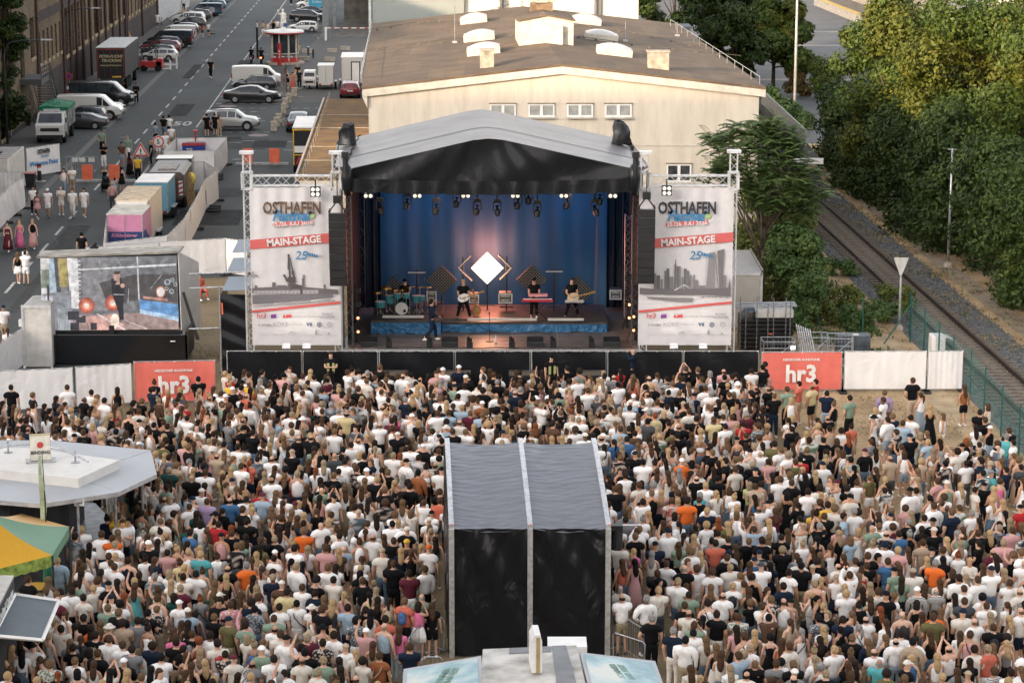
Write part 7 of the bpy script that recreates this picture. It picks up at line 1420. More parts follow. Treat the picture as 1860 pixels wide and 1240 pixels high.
mb=MB();mb.prism([tuple(p)for p in aw],(0,0,.05));mb.build('awning',mk('awning_grey',(.085,.105,.12),.6,var=.06,scale=2),t);mb=MB()
for i in range(4):p,q=aw[i],aw[(i+1)%4];mb.bar(p+Vector((0,0,.06)),q+Vector((0,0,.06)),.055,4)
mb.build('awning_frame',WHITE,t);MB().prism([(b_.x,b_.y,1.0),(a.x,a.y,1.0),(a.x+.5,a.y,1.0),(b_.x+.5,b_.y,1.0)],(0,0,.06)).build('counter',mk('counter_blue_grey',(.06,.10,.13),.4),t)
# drinks stand cut by the bottom edge
bz=2.9;t=thing('drinks_stand','drinks stand with pale flat roof and two raised poster flaps at the bottom edge','bar stall',(0,0,0));rf=[G(877,1178,bz),G(1047,1171,bz),G(1075,1290,bz),G(870,1290,bz)]
mb=MB();mb.prism([tuple(p)for p in rf],(0,0,-.25));mb.build('roof',mk('stand_roof',(.52,.50,.46),.6,var=.14,scale=1.2,dirt=(.22,.2,.17)),t)
mb=MB();mb.prism([tuple(G(*p,bz+.005))for p in((1002,1173),(1028,1172),(1047,1240),(1060,1290),(1010,1290),(1010,1225))],(0,0,.015));mb.prism([tuple(G(*p,bz+.005))for p in((925,1177),(1001,1173.5),(1001,1183),(925,1187))],(0,0,.015));mb.build('grey_roof_strip',mk('strip_grey',(.16,.165,.17),.5),t)
fl=[[G(733,1214,bz-.45),G(874,1190,bz),G(880,1290,bz),G(728,1290,bz-.45)],[G(1053,1183.5,bz),G(1190,1199.5,bz-.4),G(1222,1290,bz-.4),G(1080,1290,bz)]]
SEA=node_mat('sea_poster',lambda n,l,b:None)
def sea(n,l,b):
    tc=n.new('ShaderNodeTexCoord');nz=n.new('ShaderNodeTexNoise');nz.inputs['Scale'].default_value=.9;nz.inputs['Detail'].default_value=6;l.new(tc.outputs['Object'],nz.inputs[0]);r=n.new('ShaderNodeValToRGB');e=r.color_ramp.elements;e[0].position=.38;e[0].color=(.10,.24,.28,1);e[1].position=.62;e[1].color=(.50,.52,.46,1);m_=e.new(.5);m_.color=(.26,.40,.42,1);l.new(nz.outputs[0],r.inputs[0]);l.new(r.outputs[0],b.inputs['Base Color']);b.inputs['Roughness'].default_value=.3
SEA=node_mat('sea_poster_print',sea)
for i,f in enumerate(fl):
    mb=MB();mb.prism([tuple(p)for p in f],(0,0,-.08));fo=mb.build('flap',LG,t);c=sum(f,Vector())/4;mb=MB();mb.poly([tuple(p.lerp(c,.10)+Vector((0,0,.012)))for p in f]);mb.build('poster',SEA,fo)
for(x,y,rz)in((812,1228,75),(1130,1220,105)):
    f=fl[0]if x<900 else fl[1];g=G(x,y,bz-.2);u=(g.x-f[0].x)/(f[1].x-f[0].x);zz=f[0].z+(f[1].z-f[0].z)*u;an=-math.atan2(f[1].z-f[0].z,f[1].x-f[0].x)
    text('SOMMER\nBAR FEST',.24,(g.x,g.y,zz+.03),mk('sage_ink',(.16,.28,.22),.6),t,rot=(Matrix.Rotation(an,3,'Y')@Matrix.Rotation(R(rz),3,'Z')).to_euler(),bold=.004)
MB().prism([(rf[0].x,rf[0].y-.3,0),(rf[1].x,rf[1].y-.3,0),(rf[1].x,rf[0].y-4,0),(rf[0].x,rf[0].y-4,0)],(0,0,2.6)).build('counter_body',DI,t)
g=G(975,1226,bz);sgn=thing('pylon_sign','narrow white and gold double sign seen edge on above the drinks stand','sign',(g.x,g.y,bz+.02),R(4));MB().prism([(-.13,0,.05),(.13,0,.05),(.13,0,.85),(.09,0,1.0),(-.05,0,1.0),(-.13,0,.85)],(0,.8,0)).build('sign_box',WHITE,sgn);MB().box((.03,-.015,.5),(.09,.02,.9)).build('gold_edge',mk('gold_edge',(.38,.28,.12),.5),sgn);MB().bar((0,.2,-.0),(0,.2,.1),.05).build('foot',STEEL,sgn)
MB().box((0,0,0),(1.0,.8,.6)).build('roof_box',WHITE,None,label='flat white box behind the pale roof of the drinks stand',cat='box',loc=tuple(G(1030,1185,2.4)))
# ---- mixing tower
ft=thing('mixing_tower','black draped mixing tower with grey rippled roof and three aluminium rails','tower',(0,0,0));yf,yb_=65.0,70.0
fz=PY(960,955,yf).z;bz_=PY(948,799,yb_).z;xf=[PY(x,955,yf).x for x in(820,963,1105)];xb=[PY(x,799,yb_).x for x in(812,945,1078)]
def roofz(v):return fz+(bz_-fz)*(1-(1-v)**1.25)
RIP=mk('ripple_grey',(.115,.125,.14),.45,var=.12,scale=1.5)
def ripm(n,l,b):
    b.inputs['Base Color'].default_value=(.15,.16,.18,1);b.inputs['Roughness'].default_value=.34;tc=n.new('ShaderNodeTexCoord');mp=n.new('ShaderNodeMapping');mp.inputs['Scale'].default_value=(.35,3.2,3.2);nz=n.new('ShaderNodeTexNoise');nz.inputs['Scale'].default_value=2.2;nz.inputs['Detail'].default_value=3;bp=n.new('ShaderNodeBump');bp.inputs['Strength'].default_value=.8;bp.inputs['Distance'].default_value=.12
    l.new(tc.outputs['Object'],mp.inputs[0]);l.new(mp.outputs[0],nz.inputs['Vector']);l.new(nz.outputs[0],bp.inputs['Height']);l.new(bp.outputs[0],b.inputs['Normal'])
RIP=node_mat('rippled_roof',ripm)
for i in(0,1):
    mb=MB();mb.grid(lambda u,v:(xf[i]+(xb[i]-xf[i])*v+u*((xf[i+1]-xf[i])*(1-v)+(xb[i+1]-xb[i])*v),yf-.05+v*5,roofz(v)-.05-.12*math.sin(math.pi*u)*(1-.3*v)+.010*(math.sin(v*78+9*math.sin(v*5+i)+3*math.sin(u*2.5+i))+.9*math.sin(v*131+5*math.sin(u*5+2*v)+i))*(.4+.6*abs(math.sin(v*7+u*3)))*math.sin(math.pi*u)**.5),26,110);mb.build('roof_sheet',RIP,ft,smooth=True)
    mb=MB();mb.grid(lambda u,v:(xf[i]+u*(xf[i+1]-xf[i]),yf-.02-.05*math.sin(u*9+v*5+i)*(1-v)-.022*math.sin(u*26-v*14+i*2)*v-.03*math.sin(u*13+v*11),.05+v*(fz-.12)),44,30);mb.build('front_drape',DTARP,ft,smooth=True)
for i in range(3):
    mb=MB()
    n=10
    for k in range(n):
        v0,v1=k/n,(k+1)/n;p=Vector((xf[i]+(xb[i]-xf[i])*v0,yf-.1+v0*5.1,roofz(v0)+.02));q=Vector((xf[i]+(xb[i]-xf[i])*v1,yf-.1+v1*5.1,roofz(v1)+.02));mb.prism([(p.x-.07,p.y,p.z-.08),(p.x+.07,p.y,p.z-.08),(p.x+.07,p.y,p.z+.05),(p.x-.07,p.y,p.z+.05)],tuple(q-p))
    mb.build('roof_rail',ALU,ft);mb=MB();mb.bbox(xf[i]-.075,xf[i]+.075,yf-.14,yf-.02,0,fz-.05);mb.build('post',ALU,ft);MB().box((xf[i]+.02,yf-.13,roofz(0)+.08),(.05,.05,.03)).build('orange_mark',ORNG,ft)
for i in(0,2):mb=MB();s_=-1 if i==0 else 1;mb.grid(lambda u,v:(xf[i]+(xb[i]-xf[i])*u+s_*(.06+.06*math.sin(u*25+v*4)),yf+u*5,.05+v*(roofz(u)-.1)),26,12);mb.build('side_drape',DTARP,ft,smooth=True)
p=PY(1118,975,66.5);t=thing('follow_spot','black lamp on an arm at the right side of the mixing tower','stage lamp',tuple(p));MB().tube([(0,0,-.35),(.05,0,.25)],[.2,.17],12).build('housing',BLACK,t);MB().bar((-.2,0,.35),(.75,.2,.3),.03,6).build('arm',ALU,t);MB().bbox(-.25,.2,-.15,.15,.22,.38).build('bracket',BLACK,t)
def cb(x,yb,x2,yb2,lb):a,b2=G(x,yb),G(x2,yb2);t=thing('crowd_barrier',lb,'barrier',(a.x,a.y,0),math.atan2(b2.y-a.y,b2.x-a.x),'silver crowd barriers beside the mixing tower');cbar(t,(b2-a).length,1.1)
cb(742,1228,782,1178,'slanting crowd barrier left of the mixing tower');cb(766,1262,806,1262,'short crowd barrier at the left foot of the mixing tower');cb(1112,1172,1172,1212,'slanting crowd barrier right of the mixing tower');cb(1112,1215,1172,1235,'crowd barrier at the right foot of the mixing tower');cb(782,1178,808,1190,'narrow crowd barrier closing the left gap');cb(1350,792,1400,735,'crowd barrier beside the guard at the red panel')
# ---- video trailer
VY=103.2;t=thing('video_trailer','video wall trailer with black lower box, showing a singer on stage','video trailer',(0,0,0))
P3=lambda x,y,Y=VY:PY(x,y,Y)
a,b_=G(67,664),G(341,656);ya=103.2;x0,x1_=P3(67,640).x,P3(341,640).x
MB().bbox(x0,x1_,ya,ya+.12,.05,P3(67,608).z).build('front_panel',paint('gloss_black',(.008,.009,.011),.12),t,bevel=.02);MB().bbox(x0,x1_,ya+.125,ya+2.3,.4,1.0).build('trailer_body',DSTEEL,t);MB().bbox(x0,x0+.1,ya,ya+2.2,.3,1.5).build('side_panel',BLACK,t);MB().bbox(x1_-.1,x1_,ya,ya+2.2,.3,1.5).build('side_panel',BLACK,t)
for x in(85,314):p=P3(x,625.5 if x<200 else 619.5);MB().box((p.x,ya-.012,p.z),(.22,.02,.05)).build('handle',WHITE,t)
MB().bbox(x0+.3,x1_-.3,ya+.5,ya+.7,1.25,1.45).build('screen_base',BLACK,t);MB().bbox(P3(200,600).x-.1,P3(200,600).x+.12,ya+.3,ya+.45,1.0,1.7).build('lift_post',BLACK,t)
SY=103.75;q=[P3(73,469,SY),P3(322,461,SY),P3(325,597,SY),P3(77,604,SY)]
MB().prism([(p.x,SY+.05,p.z)for p in q],(0,.45,0)).build('screen_cabinet',DSTEEL,t);mb=MB();mb.prism([(q[0].x-.15,SY-.1,q[0].z+.02),(q[1].x+.1,SY-.1,q[1].z+.04),(q[1].x+.1,SY-.1,q[1].z+.12),(q[0].x-.15,SY-.1,q[0].z+.1)],(0,1.5,0));mb.build('screen_roof',mk('trailer_roof',(.28,.26,.22),.6,var=.25,scale=2),t)
mb=MB();e=P3(168,452,SY);mb.box((e.x,SY+.5,e.z),(.35,.3,.12));mb.ell((e.x,SY+.5,e.z+.12),(.12,.12,.14));mb.build('roof_beacon',BLACK,t)
mb=MB();mb.prism([(q[1].x+.02,SY,q[1].z+.1),(q[1].x+.5,SY+3,q[1].z-.9),(q[1].x+.55,SY+3,.9),(q[2].x+.1,SY,1.5)],(.03,0,0));mb.build('side_awning',WTARP,t)
mb=MB();mb.prism([(q[2].x+.2,SY-.2,3.2),(q[2].x+.32,SY-.2,3.2),(q[2].x+.95,SY-.4,1.1),(q[2].x+.8,SY-.4,1.1)],(0,.08,0));mb.build('folded_panel',BLACK,t)
o0=[0];pic=MB();zx=lambda x:x/3.875;zy=lambda y:420+y/3.875
def SC(pts,col):
    o0[0]+=1;dy=-.002-.0009*o0[0];pic.poly([(P3(zx(x),zy(y),SY).x,SY+dy,P3(zx(x),zy(y),SY).z)for x,y in pts],col)
def rc(x0,y0,x1,y1,col):SC([(x0,y1),(x1,y1),(x1,y0),(x0,y0)],col)
SC([(283,190),(1243,172),(1258,686),(300,702)],(.20,.20,.21));SC([(283,190),(345,190),(345,560),(296,560)],(.75,.72,.70));rc(290,270,345,400,(.25,.28,.22));SC([(345,190),(400,190),(405,440),(350,440)],(.45,.55,.62));SC([(378,190),(415,190),(430,440),(400,440)],(.10,.10,.12));SC([(405,190),(475,190),(478,390),(420,390)],(.45,.36,.14));SC([(470,188),(545,188),(560,545),(500,545)],(.85,.82,.82));SC([(300,440),(500,420),(510,690),(300,700)],(.30,.31,.34));SC([(300,460),(370,450),(370,690),(302,700)],(.66,.66,.70));SC([(330,380),(345,380),(350,650),(340,650)],(.06,.06,.07))
for i in range(12):y=195+i*28;SC([(530,y),(570,y+14),(566,y+18),(526,y+4)],(.75,.74,.74));SC([(570,y+14),(534,y+28),(530,y+24),(566,y+10)],(.7,.7,.7))
SC([(580,185),(760,182),(760,560),(600,560)],(.27,.26,.27))
for i in range(30):y=200+i*12;SC([(582,y),(950,y-4),(950,y-1),(582,y+3)],(.33,.32,.33))
SC([(700,360),(960,300),(1240,300),(1250,500),(980,480),(760,520)],(.10,.09,.09));SC([(530,268),(1240,225),(1240,240),(530,275)],(.8,.8,.8));SC([(962,175),(972,175),(985,480),(975,480)],(.6,.6,.62)); 
for(x1,y1,x2,y2)in((820,190,860,260),(860,190,780,260),(1000,190,900,260),(1180,190,1080,260),(1060,400,1140,300),(900,500,905,400),(700,200,705,300)):SC([(x1,y1),(x1+5,y1),(x2+5,y2),(x2,y2)],(.5,.5,.52))
SC([(510,590),(1258,560),(1258,686),(520,695)],(.42,.30,.28));SC([(600,600),(870,585),(880,690),(640,694)],(.72,.42,.36));SC([(680,580),(690,578),(890,690),(870,692)],(.9,.85,.85));SC([(870,620),(880,618),(1045,685),(1035,688)],(.75,.62,.6))
SC([(980,478),(1255,515),(1258,630),(990,575)],(.16,.36,.66));SC([(985,545),(1256,600),(1258,630),(990,575)],(.5,.68,.88));SC([(1010,455),(1180,470),(1180,490),(1010,472)],(.55,.28,.24))
def blob(cx,cy,r,col,n=14,sy=1.):SC([(cx+r*math.cos(-2*math.pi*i/n),cy+r*sy*math.sin(-2*math.pi*i/n))for i in range(n)],col)
for(cx,cy)in((612,520),(797,503)):blob(cx,cy,58,(.42,.12,.08));blob(cx,cy,42,(.75,.20,.12));blob(cx,cy,28,(1.,.45,.32));blob(cx,cy,17,(1.,.88,.8))
blob(810,630,30,(1,.8,.66),sy=1.8);blob(1133,425,32,(.85,.35,.2),sy=1.25);blob(1133,425,25,(.9,.86,.84),sy=1.25)
for(cx,cy,r)in((1180,355,22),(1210,420,18),(1215,340,15),(1235,370,14),(1175,400,14)):blob(cx,cy,r,(.45,.5,.52));blob(cx,cy,r*.6,(.12,.13,.14))
SC([(785,330),(850,325),(875,400),(870,520),(875,625),(845,640),(835,560),(790,430)],(.025,.027,.035));SC([(800,300),(845,300),(845,350),(805,345)],(.50,.32,.26));blob(825,300,22,(.5,.32,.26));SC([(805,280),(848,278),(846,298),(806,300)],(.07,.04,.03));blob(865,380,16,(.6,.36,.28));SC([(830,345),(845,345),(848,372),(812,372)],(.6,.4,.33));SC([(800,438),(875,440),(875,446),(800,444)],(.5,.5,.5));blob(862,632,14,(.3,.28,.27))
for i in range(10):x=410+i*11;SC([(x,540+i*8),(x+4,540+i*8),(x+10,694),(x+5,694)],(.55,.57,.6))
for(x0,y0,x1,y1)in((480,560,560,620),(540,600,600,640),(640,640,685,690),(500,640,560,692),(580,590,606,640)):rc(x0,y0,x1,y1,(.05,.05,.06))
pic.build('screen_picture',SCREEN,t)
# white site containers left of the video trailer
a=G(45,668);t=thing('site_container','white site container standing behind the left end of the video trailer','container',(a.x,a.y,0),0);w_=1.2;MB().bbox(0,w_,0,2.4,.05,2.75).build('container_body',mk('container_white',(.6,.57,.52),.6),t);mb=MB()
for x in(0,w_):mb.bbox(x-.05,x+.05,-.04,.05,0,2.8)
mb.bbox(0,w_,-.03,-.002,2.65,2.8);mb.build('corner_post',WMETAL,t);MB().bbox(.1,w_,.1,2.3,2.751,2.8).build('roof_rib',mk('roof_grey',(.35,.34,.32),.6),t);MB().box((-.12,.1,2.0),(.12,.25,.3)).build('wall_lamp',WHITE,t)
# ================================================ PEOPLE
def skin_mesh(name,V,E_,rad,lv=1):
    me=bpy.data.meshes.new(name);me.from_pydata(V,E_,[]);o=bpy.data.objects.new(name,me);COL.objects.link(o)
    md=o.modifiers.new('s','SKIN');md.use_smooth_shade=True;sv=me.skin_vertices[0].data
    for i,r in enumerate(rad):sv[i].radius=r if isinstance(r,tuple)else(r,r);sv[i].use_root=(i==0)
    m2=o.modifiers.new('u','SUBSURF');m2.levels=lv;m2.render_levels=lv
    dg=bpy.context.evaluated_depsgraph_get();res=bpy.data.meshes.new_from_object(o.evaluated_get(dg));bpy.data.objects.remove(o);bpy.data.meshes.remove(me)
    res.name=name;res.polygons.foreach_set('use_smooth',[True]*len(res.polygons));return res
def joints(pose,b=1.):
    J={};arm={'down':((.245,-.01,1.13),(.265,.07,.90)),'phone':((.22,.10,1.15),(.07,.30,1.27)),'cross':((.23,.10,1.14),(-.06,.20,1.17)),'hold':((.235,.02,1.13),(.16,.24,1.05)),
           'up':((.27,.10,1.58),(.20,.16,1.82)),'high':((.19,.16,1.55),(.06,.26,1.78)),'hip':((.33,-.04,1.16),(.19,.06,1.0)),'mic':((.25,.12,1.2),(.05,.20,1.52)),'reach':((.24,.25,1.35),(.22,.48,1.30)),'play':((.25,.03,1.13),(.12,.22,.98)),'clap':((.24,.14,1.35),(.05,.22,1.60))}
    AR={'stand':('down','down'),'phone':('phone','phone'),'cross':('cross','cross'),'drink':('hold','down'),'raise':('up','down'),'film':('high','high'),'hip':('hip','down'),'walk':('down','hold'),'sing':('mic','hold'),'guitar':('play','hold'),'keys':('hold','hold'),'sit':('hold','hold'),'ride':('reach','reach'),'drum':('reach','hold'),'clap':('clap','clap'),'wave':('up','hip')}
    l,r=AR[pose]
    J['P']=(0,0,.95);J['S1']=(0,.01,1.12);J['C']=(0,0,1.30);J['N0']=(0,-.005,1.43);J['N']=(0,.01,1.495);J['H0']=(0,.03,1.56);J['H1']=(0,.02,1.645);J['H2']=(0,.01,1.715);J['NO']=(0,.135,1.61)
    for s,k,a in((-1,'l',arm[l]),(1,'r',arm[r])):
        J['SH'+k]=(s*.178*b,-.01,1.39);J['E'+k]=(s*a[0][0]*(.5+.5*b),a[0][1],a[0][2]);J['W'+k]=(s*a[1][0],a[1][1],a[1][2])
        e=Vector(J['E'+k]);w_=Vector(J['W'+k]);J['HA'+k]=tuple(w_+(w_-e).normalized()*.07)
        J['HP'+k]=(s*.085,0,.88);J['K'+k]=(s*.10,.03,.49);J['A'+k]=(s*.11,-.02,.09);J['T'+k]=(s*.125,.13,.035)
    if pose in('walk','sing'):
        st=.20 if pose=='walk' else.27
        J['Kl']=(-.08,st*.7,.52);J['Al']=(-.08,st*.8,.09);J['Tl']=(-.08,st*.8+.15,.04);J['Kr']=(.09,-.02,.49);J['Ar']=(.09,-st*1.3,.18);J['Tr']=(.09,-st*1.3+.1,.05)
    if pose=='guitar':J['Kl']=(-.20,.05,.48);J['Al']=(-.30,0,.09);J['Tl']=(-.34,.13,.035);J['Kr']=(.18,.05,.48);J['Ar']=(.28,0,.09);J['Tr']=(.32,.13,.035)
    if pose in('sit','ride','drum'):
        for s,k in((-1,'l'),(1,'r')):J['HP'+k]=(s*.09,.02,.90);J['K'+k]=(s*.17,.42,.92);J['A'+k]=(s*.2,.44,.52);J['T'+k]=(s*.21,.57,.46)
    return J
POSES=['stand','phone','cross','drink','raise','film','hip','walk','clap','wave']
MC={}
def body(pose,b=1.,lv=1,fing=True):
    k=('body',pose,b,lv,fing)
    if k in MC:return MC[k]
    J=joints(pose,b);V=[];E_=[];Rr=[];ix={}
    def a(n,r,par=None):ix[n]=len(V);V.append(J[n]if n in J else n);Rr.append(r);(E_.append((ix[par],ix[n]))if par else None);return ix[n]
    a('P',(.14*b,.105));a('S1',(.125*b,.09),'P');a('C',(.16*b,.11),'S1');a('N0',(.105*b,.08),'C');a('N',(.062,.06),'N0');a('H0',(.072,.082),'N');a('H1',(.088,.102),'H0');a('H2',(.06,.072),'H1')
    for s in 'lr':
        a('SH'+s,.062*b,'N0');a('E'+s,.046*b,'SH'+s);a('W'+s,.027,'E'+s);a('HA'+s,(.03,.02),'W'+s)
        if fing:
            w_=Vector(J['W'+s]);h=Vector(J['HA'+s]);d=(h-w_).normalized();u=d.cross(Vector((0,0,1))if abs(d.z)<.8 else Vector((0,1,0))).normalized();q=d.cross(u)
            for i,(o_,l_)in enumerate(((-.03,.07),(-.01,.08),(.01,.075),(.028,.06))):
                n1='f%s%d'%(s,i);J[n1]=tuple(h+d*.025+u*o_);a(n1,.0095,'HA'+s);J[n1+'b']=tuple(h+d*(.02+l_)+u*o_*1.25+q*.02);a(n1+'b',.008,n1)
            n1='th'+s;J[n1]=tuple(w_+d*.03-u*.04+q*.012);a(n1,.010,'W'+s)
        a('HP'+s,(.085*(.6+.4*b),.085),'P');a('K'+s,.055,'HP'+s);a('A'+s,.036,'K'+s);a('T'+s,(.035,.028),'A'+s)
    me=skin_mesh('body_'+pose,V,E_,Rr,lv); 
    MC[k]=me;return me
def garment(kind,pose,b=1.,lv=1):
    k=(kind,pose,b,lv)
    if k in MC:return MC[k]
    J=joints(pose,b);V=[];E_=[];Rr=[];ix={}
    def a(n,r,par=None,co=None):ix[n]=len(V);V.append(co or J[n]);Rr.append(r);(E_.append((ix[par],ix[n]))if par else None)
    L=lambda p,q,t:tuple(Vector(J[p]).lerp(Vector(J[q]),t))
    if kind in('tee','top','longsleeve','crop'):
        a('P',(.185*b,.15),None,(0,0,.84 if kind!='crop' else 1.04));a('S1',(.175*b,.135),'P');a('C',(.20*b,.152),'S1')
        if kind!='crop':a('N0',(.155*b,.115),'C',(0,-.005,1.43));a('NN',(.07,.065),'N0',(0,0,1.50))
        if kind in('tee','longsleeve'):
            for s in 'lr':
                a('SH'+s,.100*b,'N0');a('e'+s,.086*b,'SH'+s,L('SH'+s,'E'+s,.62))
                if kind=='longsleeve':a('E'+s,.062,'e'+s);a('W'+s,.048,'E'+s)
    elif kind in('trousers','shorts'):
        a('P',(.165*b,.13),None,(0,0,.98));a('Q',(.17*b,.135),'P',(0,0,.87))
        for s in 'lr':
            a('HP'+s,(.108,.11),'Q',L('HP'+s,'K'+s,.2));a('k'+s,.092,'HP'+s,L('HP'+s,'K'+s,.85)); 
            if kind=='trousers':a('K'+s,.080,'k'+s);a('A'+s,.066,'K'+s,L('K'+s,'A'+s,.95))
    elif kind=='shoes':
        me=MB()
        for s in 'lr':A=Vector(J['A'+s]);T=Vector(J['T'+s]);me.ell((A+T)/2+Vector((0,0,-.012)),(.05,.135,.05),8,5)
        m_=bpy.data.meshes.new('shoes');m_.from_pydata(me.v,[],me.f);m_.polygons.foreach_set('use_smooth',[True]*len(m_.polygons));MC[k]=m_;return m_
    if kind in('skirt','dress','longskirt','longdress'):
        z0={'skirt':.58,'dress':.60,'longskirt':.16,'longdress':.14}[kind];pr=[(.30 if 'long' in kind else.235,z0),(.24,(z0+.95)/2),(.175,.95),(.135*b,1.08)]
        if 'dress' in kind:pr+=[(.145*b,1.18),(.165*b,1.30),(.13*b,1.37)]
        mb=MB();mb.ring([[(r*math.cos(t)*(1+.05*math.cos(t*7)*(z<.9)),r*.72*math.sin(t)*(1+.05*math.cos(t*7)*(z<.9)),z)for t in[2*math.pi*i/14 for i in range(14)]]for r,z in pr],True)
        m_=bpy.data.meshes.new(kind);m_.from_pydata(mb.v,[],mb.f);m_.polygons.foreach_set('use_smooth',[True]*len(m_.polygons));MC[k]=m_;return m_
    MC[k]=skin_mesh(kind,V,E_,Rr,lv);return MC[k]
def hairmesh(kind,lv=1):
    k=('hair',kind)
    if k in MC:return MC[k]
    mb=MB();rs=random.Random(hash(kind)%97 if False else len(kind)*7)
    def cap(rx,ry,rz_,cy,cz,low=-.75,jit=0,line=.18):
        n=16;m=9;rings=[]
        for i in range(m+1):
            ph=math.pi*.5-i/m*(math.pi*.5-low);r=math.cos(ph);zz=math.sin(ph);ring=[]
            for t in[2*math.pi*j/n for j in range(n)]:
                f=max(0,min(1,(math.sin(t)-.0)/.5));z1=max(zz,line*f+low*(1-f));k=1 if zz>=z1-1e-6 else.86
                ring.append((rx*r*k*math.cos(t)*(1+rs.uniform(-jit,jit)),cy+ry*r*k*math.sin(t),cz+rz_*z1))
            rings.append(ring)
        mb.ring(rings[::-1],True)
    if kind=='short':cap(.097,.113,.118,-.006,1.655,-.8)
    elif kind=='curly':cap(.125,.135,.135,-.015,1.665,-.8,.07); 
    elif kind=='bob':cap(.108,.12,.122,-.008,1.655,-.7);mb.ring([[(.1*q*math.cos(t),-.03+.085*q*math.sin(t),z)for t in[2*math.pi*j/12 for j in range(12)]]for q,z in((.9,1.46),(1.05,1.52),(1.05,1.62),(.8,1.7))])
    elif kind=='long':cap(.105,.12,.122,-.008,1.655,-.7);mb.ring([[(.115*q*math.cos(t),oy+.06*q*math.sin(t),z)for t in[2*math.pi*j/12 for j in range(12)]]for q,z,oy in((.15,1.20,-.13),(.6,1.26,-.14),(.88,1.36,-.12),(.84,1.48,-.085),(.8,1.58,-.06),(.7,1.68,-.03))])
    elif kind=='ponytail':cap(.099,.114,.118,-.004,1.655,-.75);mb.tube([(0,-.09,1.68),(0,-.16,1.64),(0,-.165,1.5),(0,-.13,1.34)],[.035,.05,.048,.015],8)
    elif kind=='bun':cap(.099,.114,.118,-.004,1.655,-.75);mb.ell((0,-.07,1.79),(.058,.058,.05),10,6)
    elif kind=='bald':mb.ring([[(.087*q*math.cos(t),-.012+.1*q*math.sin(t),z)for t in[math.pi+math.pi*j/9 for j in range(10)]]for q,z in((.95,1.56),(1.0,1.60),(.98,1.64))],False,False)
    elif kind in('cap','hat','bucket'):
        cap(.104,.12,.118,.0,1.665,.08,0,.08)
        if kind=='cap':mb.prism([(-.07,.08,1.675),(.07,.08,1.675),(.055,.19,1.655),(-.055,.19,1.655)],(0,0,.012))
        else:mb.lathe([(.09,1.69),(.19 if kind=='hat' else.145,1.66 if kind=='hat' else 1.63),(.1,1.70)],(0,0,0),16)
    m_=bpy.data.meshes.new('hair_'+kind);m_.from_pydata(mb.v,[],mb.f);m_.polygons.foreach_set('use_smooth',[True]*len(m_.polygons));MC[k]=m_;return m_
CLO={'white':(.85,.83,.80),'off-white':(.68,.63,.55),'black':(.007,.007,.008),'navy':(.010,.018,.036),'beige':(.40,.31,.22),'grey':(.20,.20,.20),'dark grey':(.06,.065,.07),'pink':(.60,.33,.32),'bright pink':(.65,.16,.30),'light blue':(.32,.42,.50),'blue':(.05,.13,.26),'teal':(.10,.38,.40),'sage green':(.22,.30,.22),'olive':(.13,.12,.05),'dark green':(.015,.06,.05),'red':(.40,.025,.03),'coral':(.55,.14,.09),'orange':(.75,.16,.03),'rust':(.28,.10,.04),'brown':(.10,.055,.035),'yellow':(.70,.42,.05),'pale yellow':(.62,.52,.28),'maroon':(.11,.02,.035),'lilac':(.35,.26,.40),'khaki':(.30,.24,.15),'denim blue':(.11,.16,.22),'light denim':(.25,.31,.36),'mustard':(.45,.24,.03),'lime':(.4,.48,.2)}
HAIRC={'dark-haired':(.022,.014,.010),'black-haired':(.009,.008,.009),'brown-haired':(.065,.036,.02),'blond':(.40,.27,.14),'light-brown':(.14,.085,.045),'grey-haired':(.24,.23,.215),'red-haired':(.19,.055,.02),'ash-blond':(.28,.21,.13)}
SKINC=[(.56,.32,.21),(.62,.37,.255),(.48,.265,.165),(.38,.20,.12),(.16,.085,.055),(.64,.40,.29)]
def cm(kind,name):
    if kind=='c':
        c=CLO[name];return mk('cloth '+name,c,.85,var=.08,scale=9)
    if kind=='h':return mk('hair '+name,HAIRC[name],.84,var=.22,scale=22)
    return mk('skin %d'%name,SKINC[name],.5,var=.04,scale=12)
def patt(n,l,b,c1,c2,sc,typ):
    tc=n.new('ShaderNodeTexCoord'); 
    if typ=='stripe':tx=n.new('ShaderNodeTexWave');tx.bands_direction='Z';tx.inputs['Scale'].default_value=sc;o=tx.outputs[0]
    else:tx=n.new('ShaderNodeTexVoronoi');tx.inputs['Scale'].default_value=sc;o=tx.outputs[0]
    l.new(tc.outputs['Object'],tx.inputs['Vector']);r=n.new('ShaderNodeValToRGB');r.color_ramp.interpolation='CONSTANT';r.color_ramp.elements[1].position=.45;r.color_ramp.elements[0].color=(*c2,1);r.color_ramp.elements[1].color=(*c1,1)
    l.new(o,r.inputs[0]);l.new(r.outputs[0],b.inputs['Base Color']);b.inputs['Roughness'].default_value=.85
PAT={'black and white striped':((.6,.58,.55),(.03,.03,.03),9,'stripe'),'red and white striped':((.6,.55,.5),(.4,.05,.04),8,'stripe'),'black floral':((.015,.015,.017),(.5,.42,.36),14,'v'),'white floral':((.55,.52,.48),(.12,.2,.12),14,'v'),'pink floral':((.55,.2,.22),(.6,.5,.45),15,'v'),'grey patterned':((.08,.1,.12),(.35,.36,.36),18,'v')}
def topmat(c):
    if c in PAT:p=PAT[c];return node_mat('cloth '+c,lambda n,l,b:patt(n,l,b,*p))
    return cm('c',c)
def link_mesh(name,me,m,parent=None):
    if not me.materials:me.materials.append(None)
    o=bpy.data.objects.new(name,me);COL.objects.link(o);o.material_slots[0].link='OBJECT';o.material_slots[0].material=m
    if parent:o.parent=parent
    return o
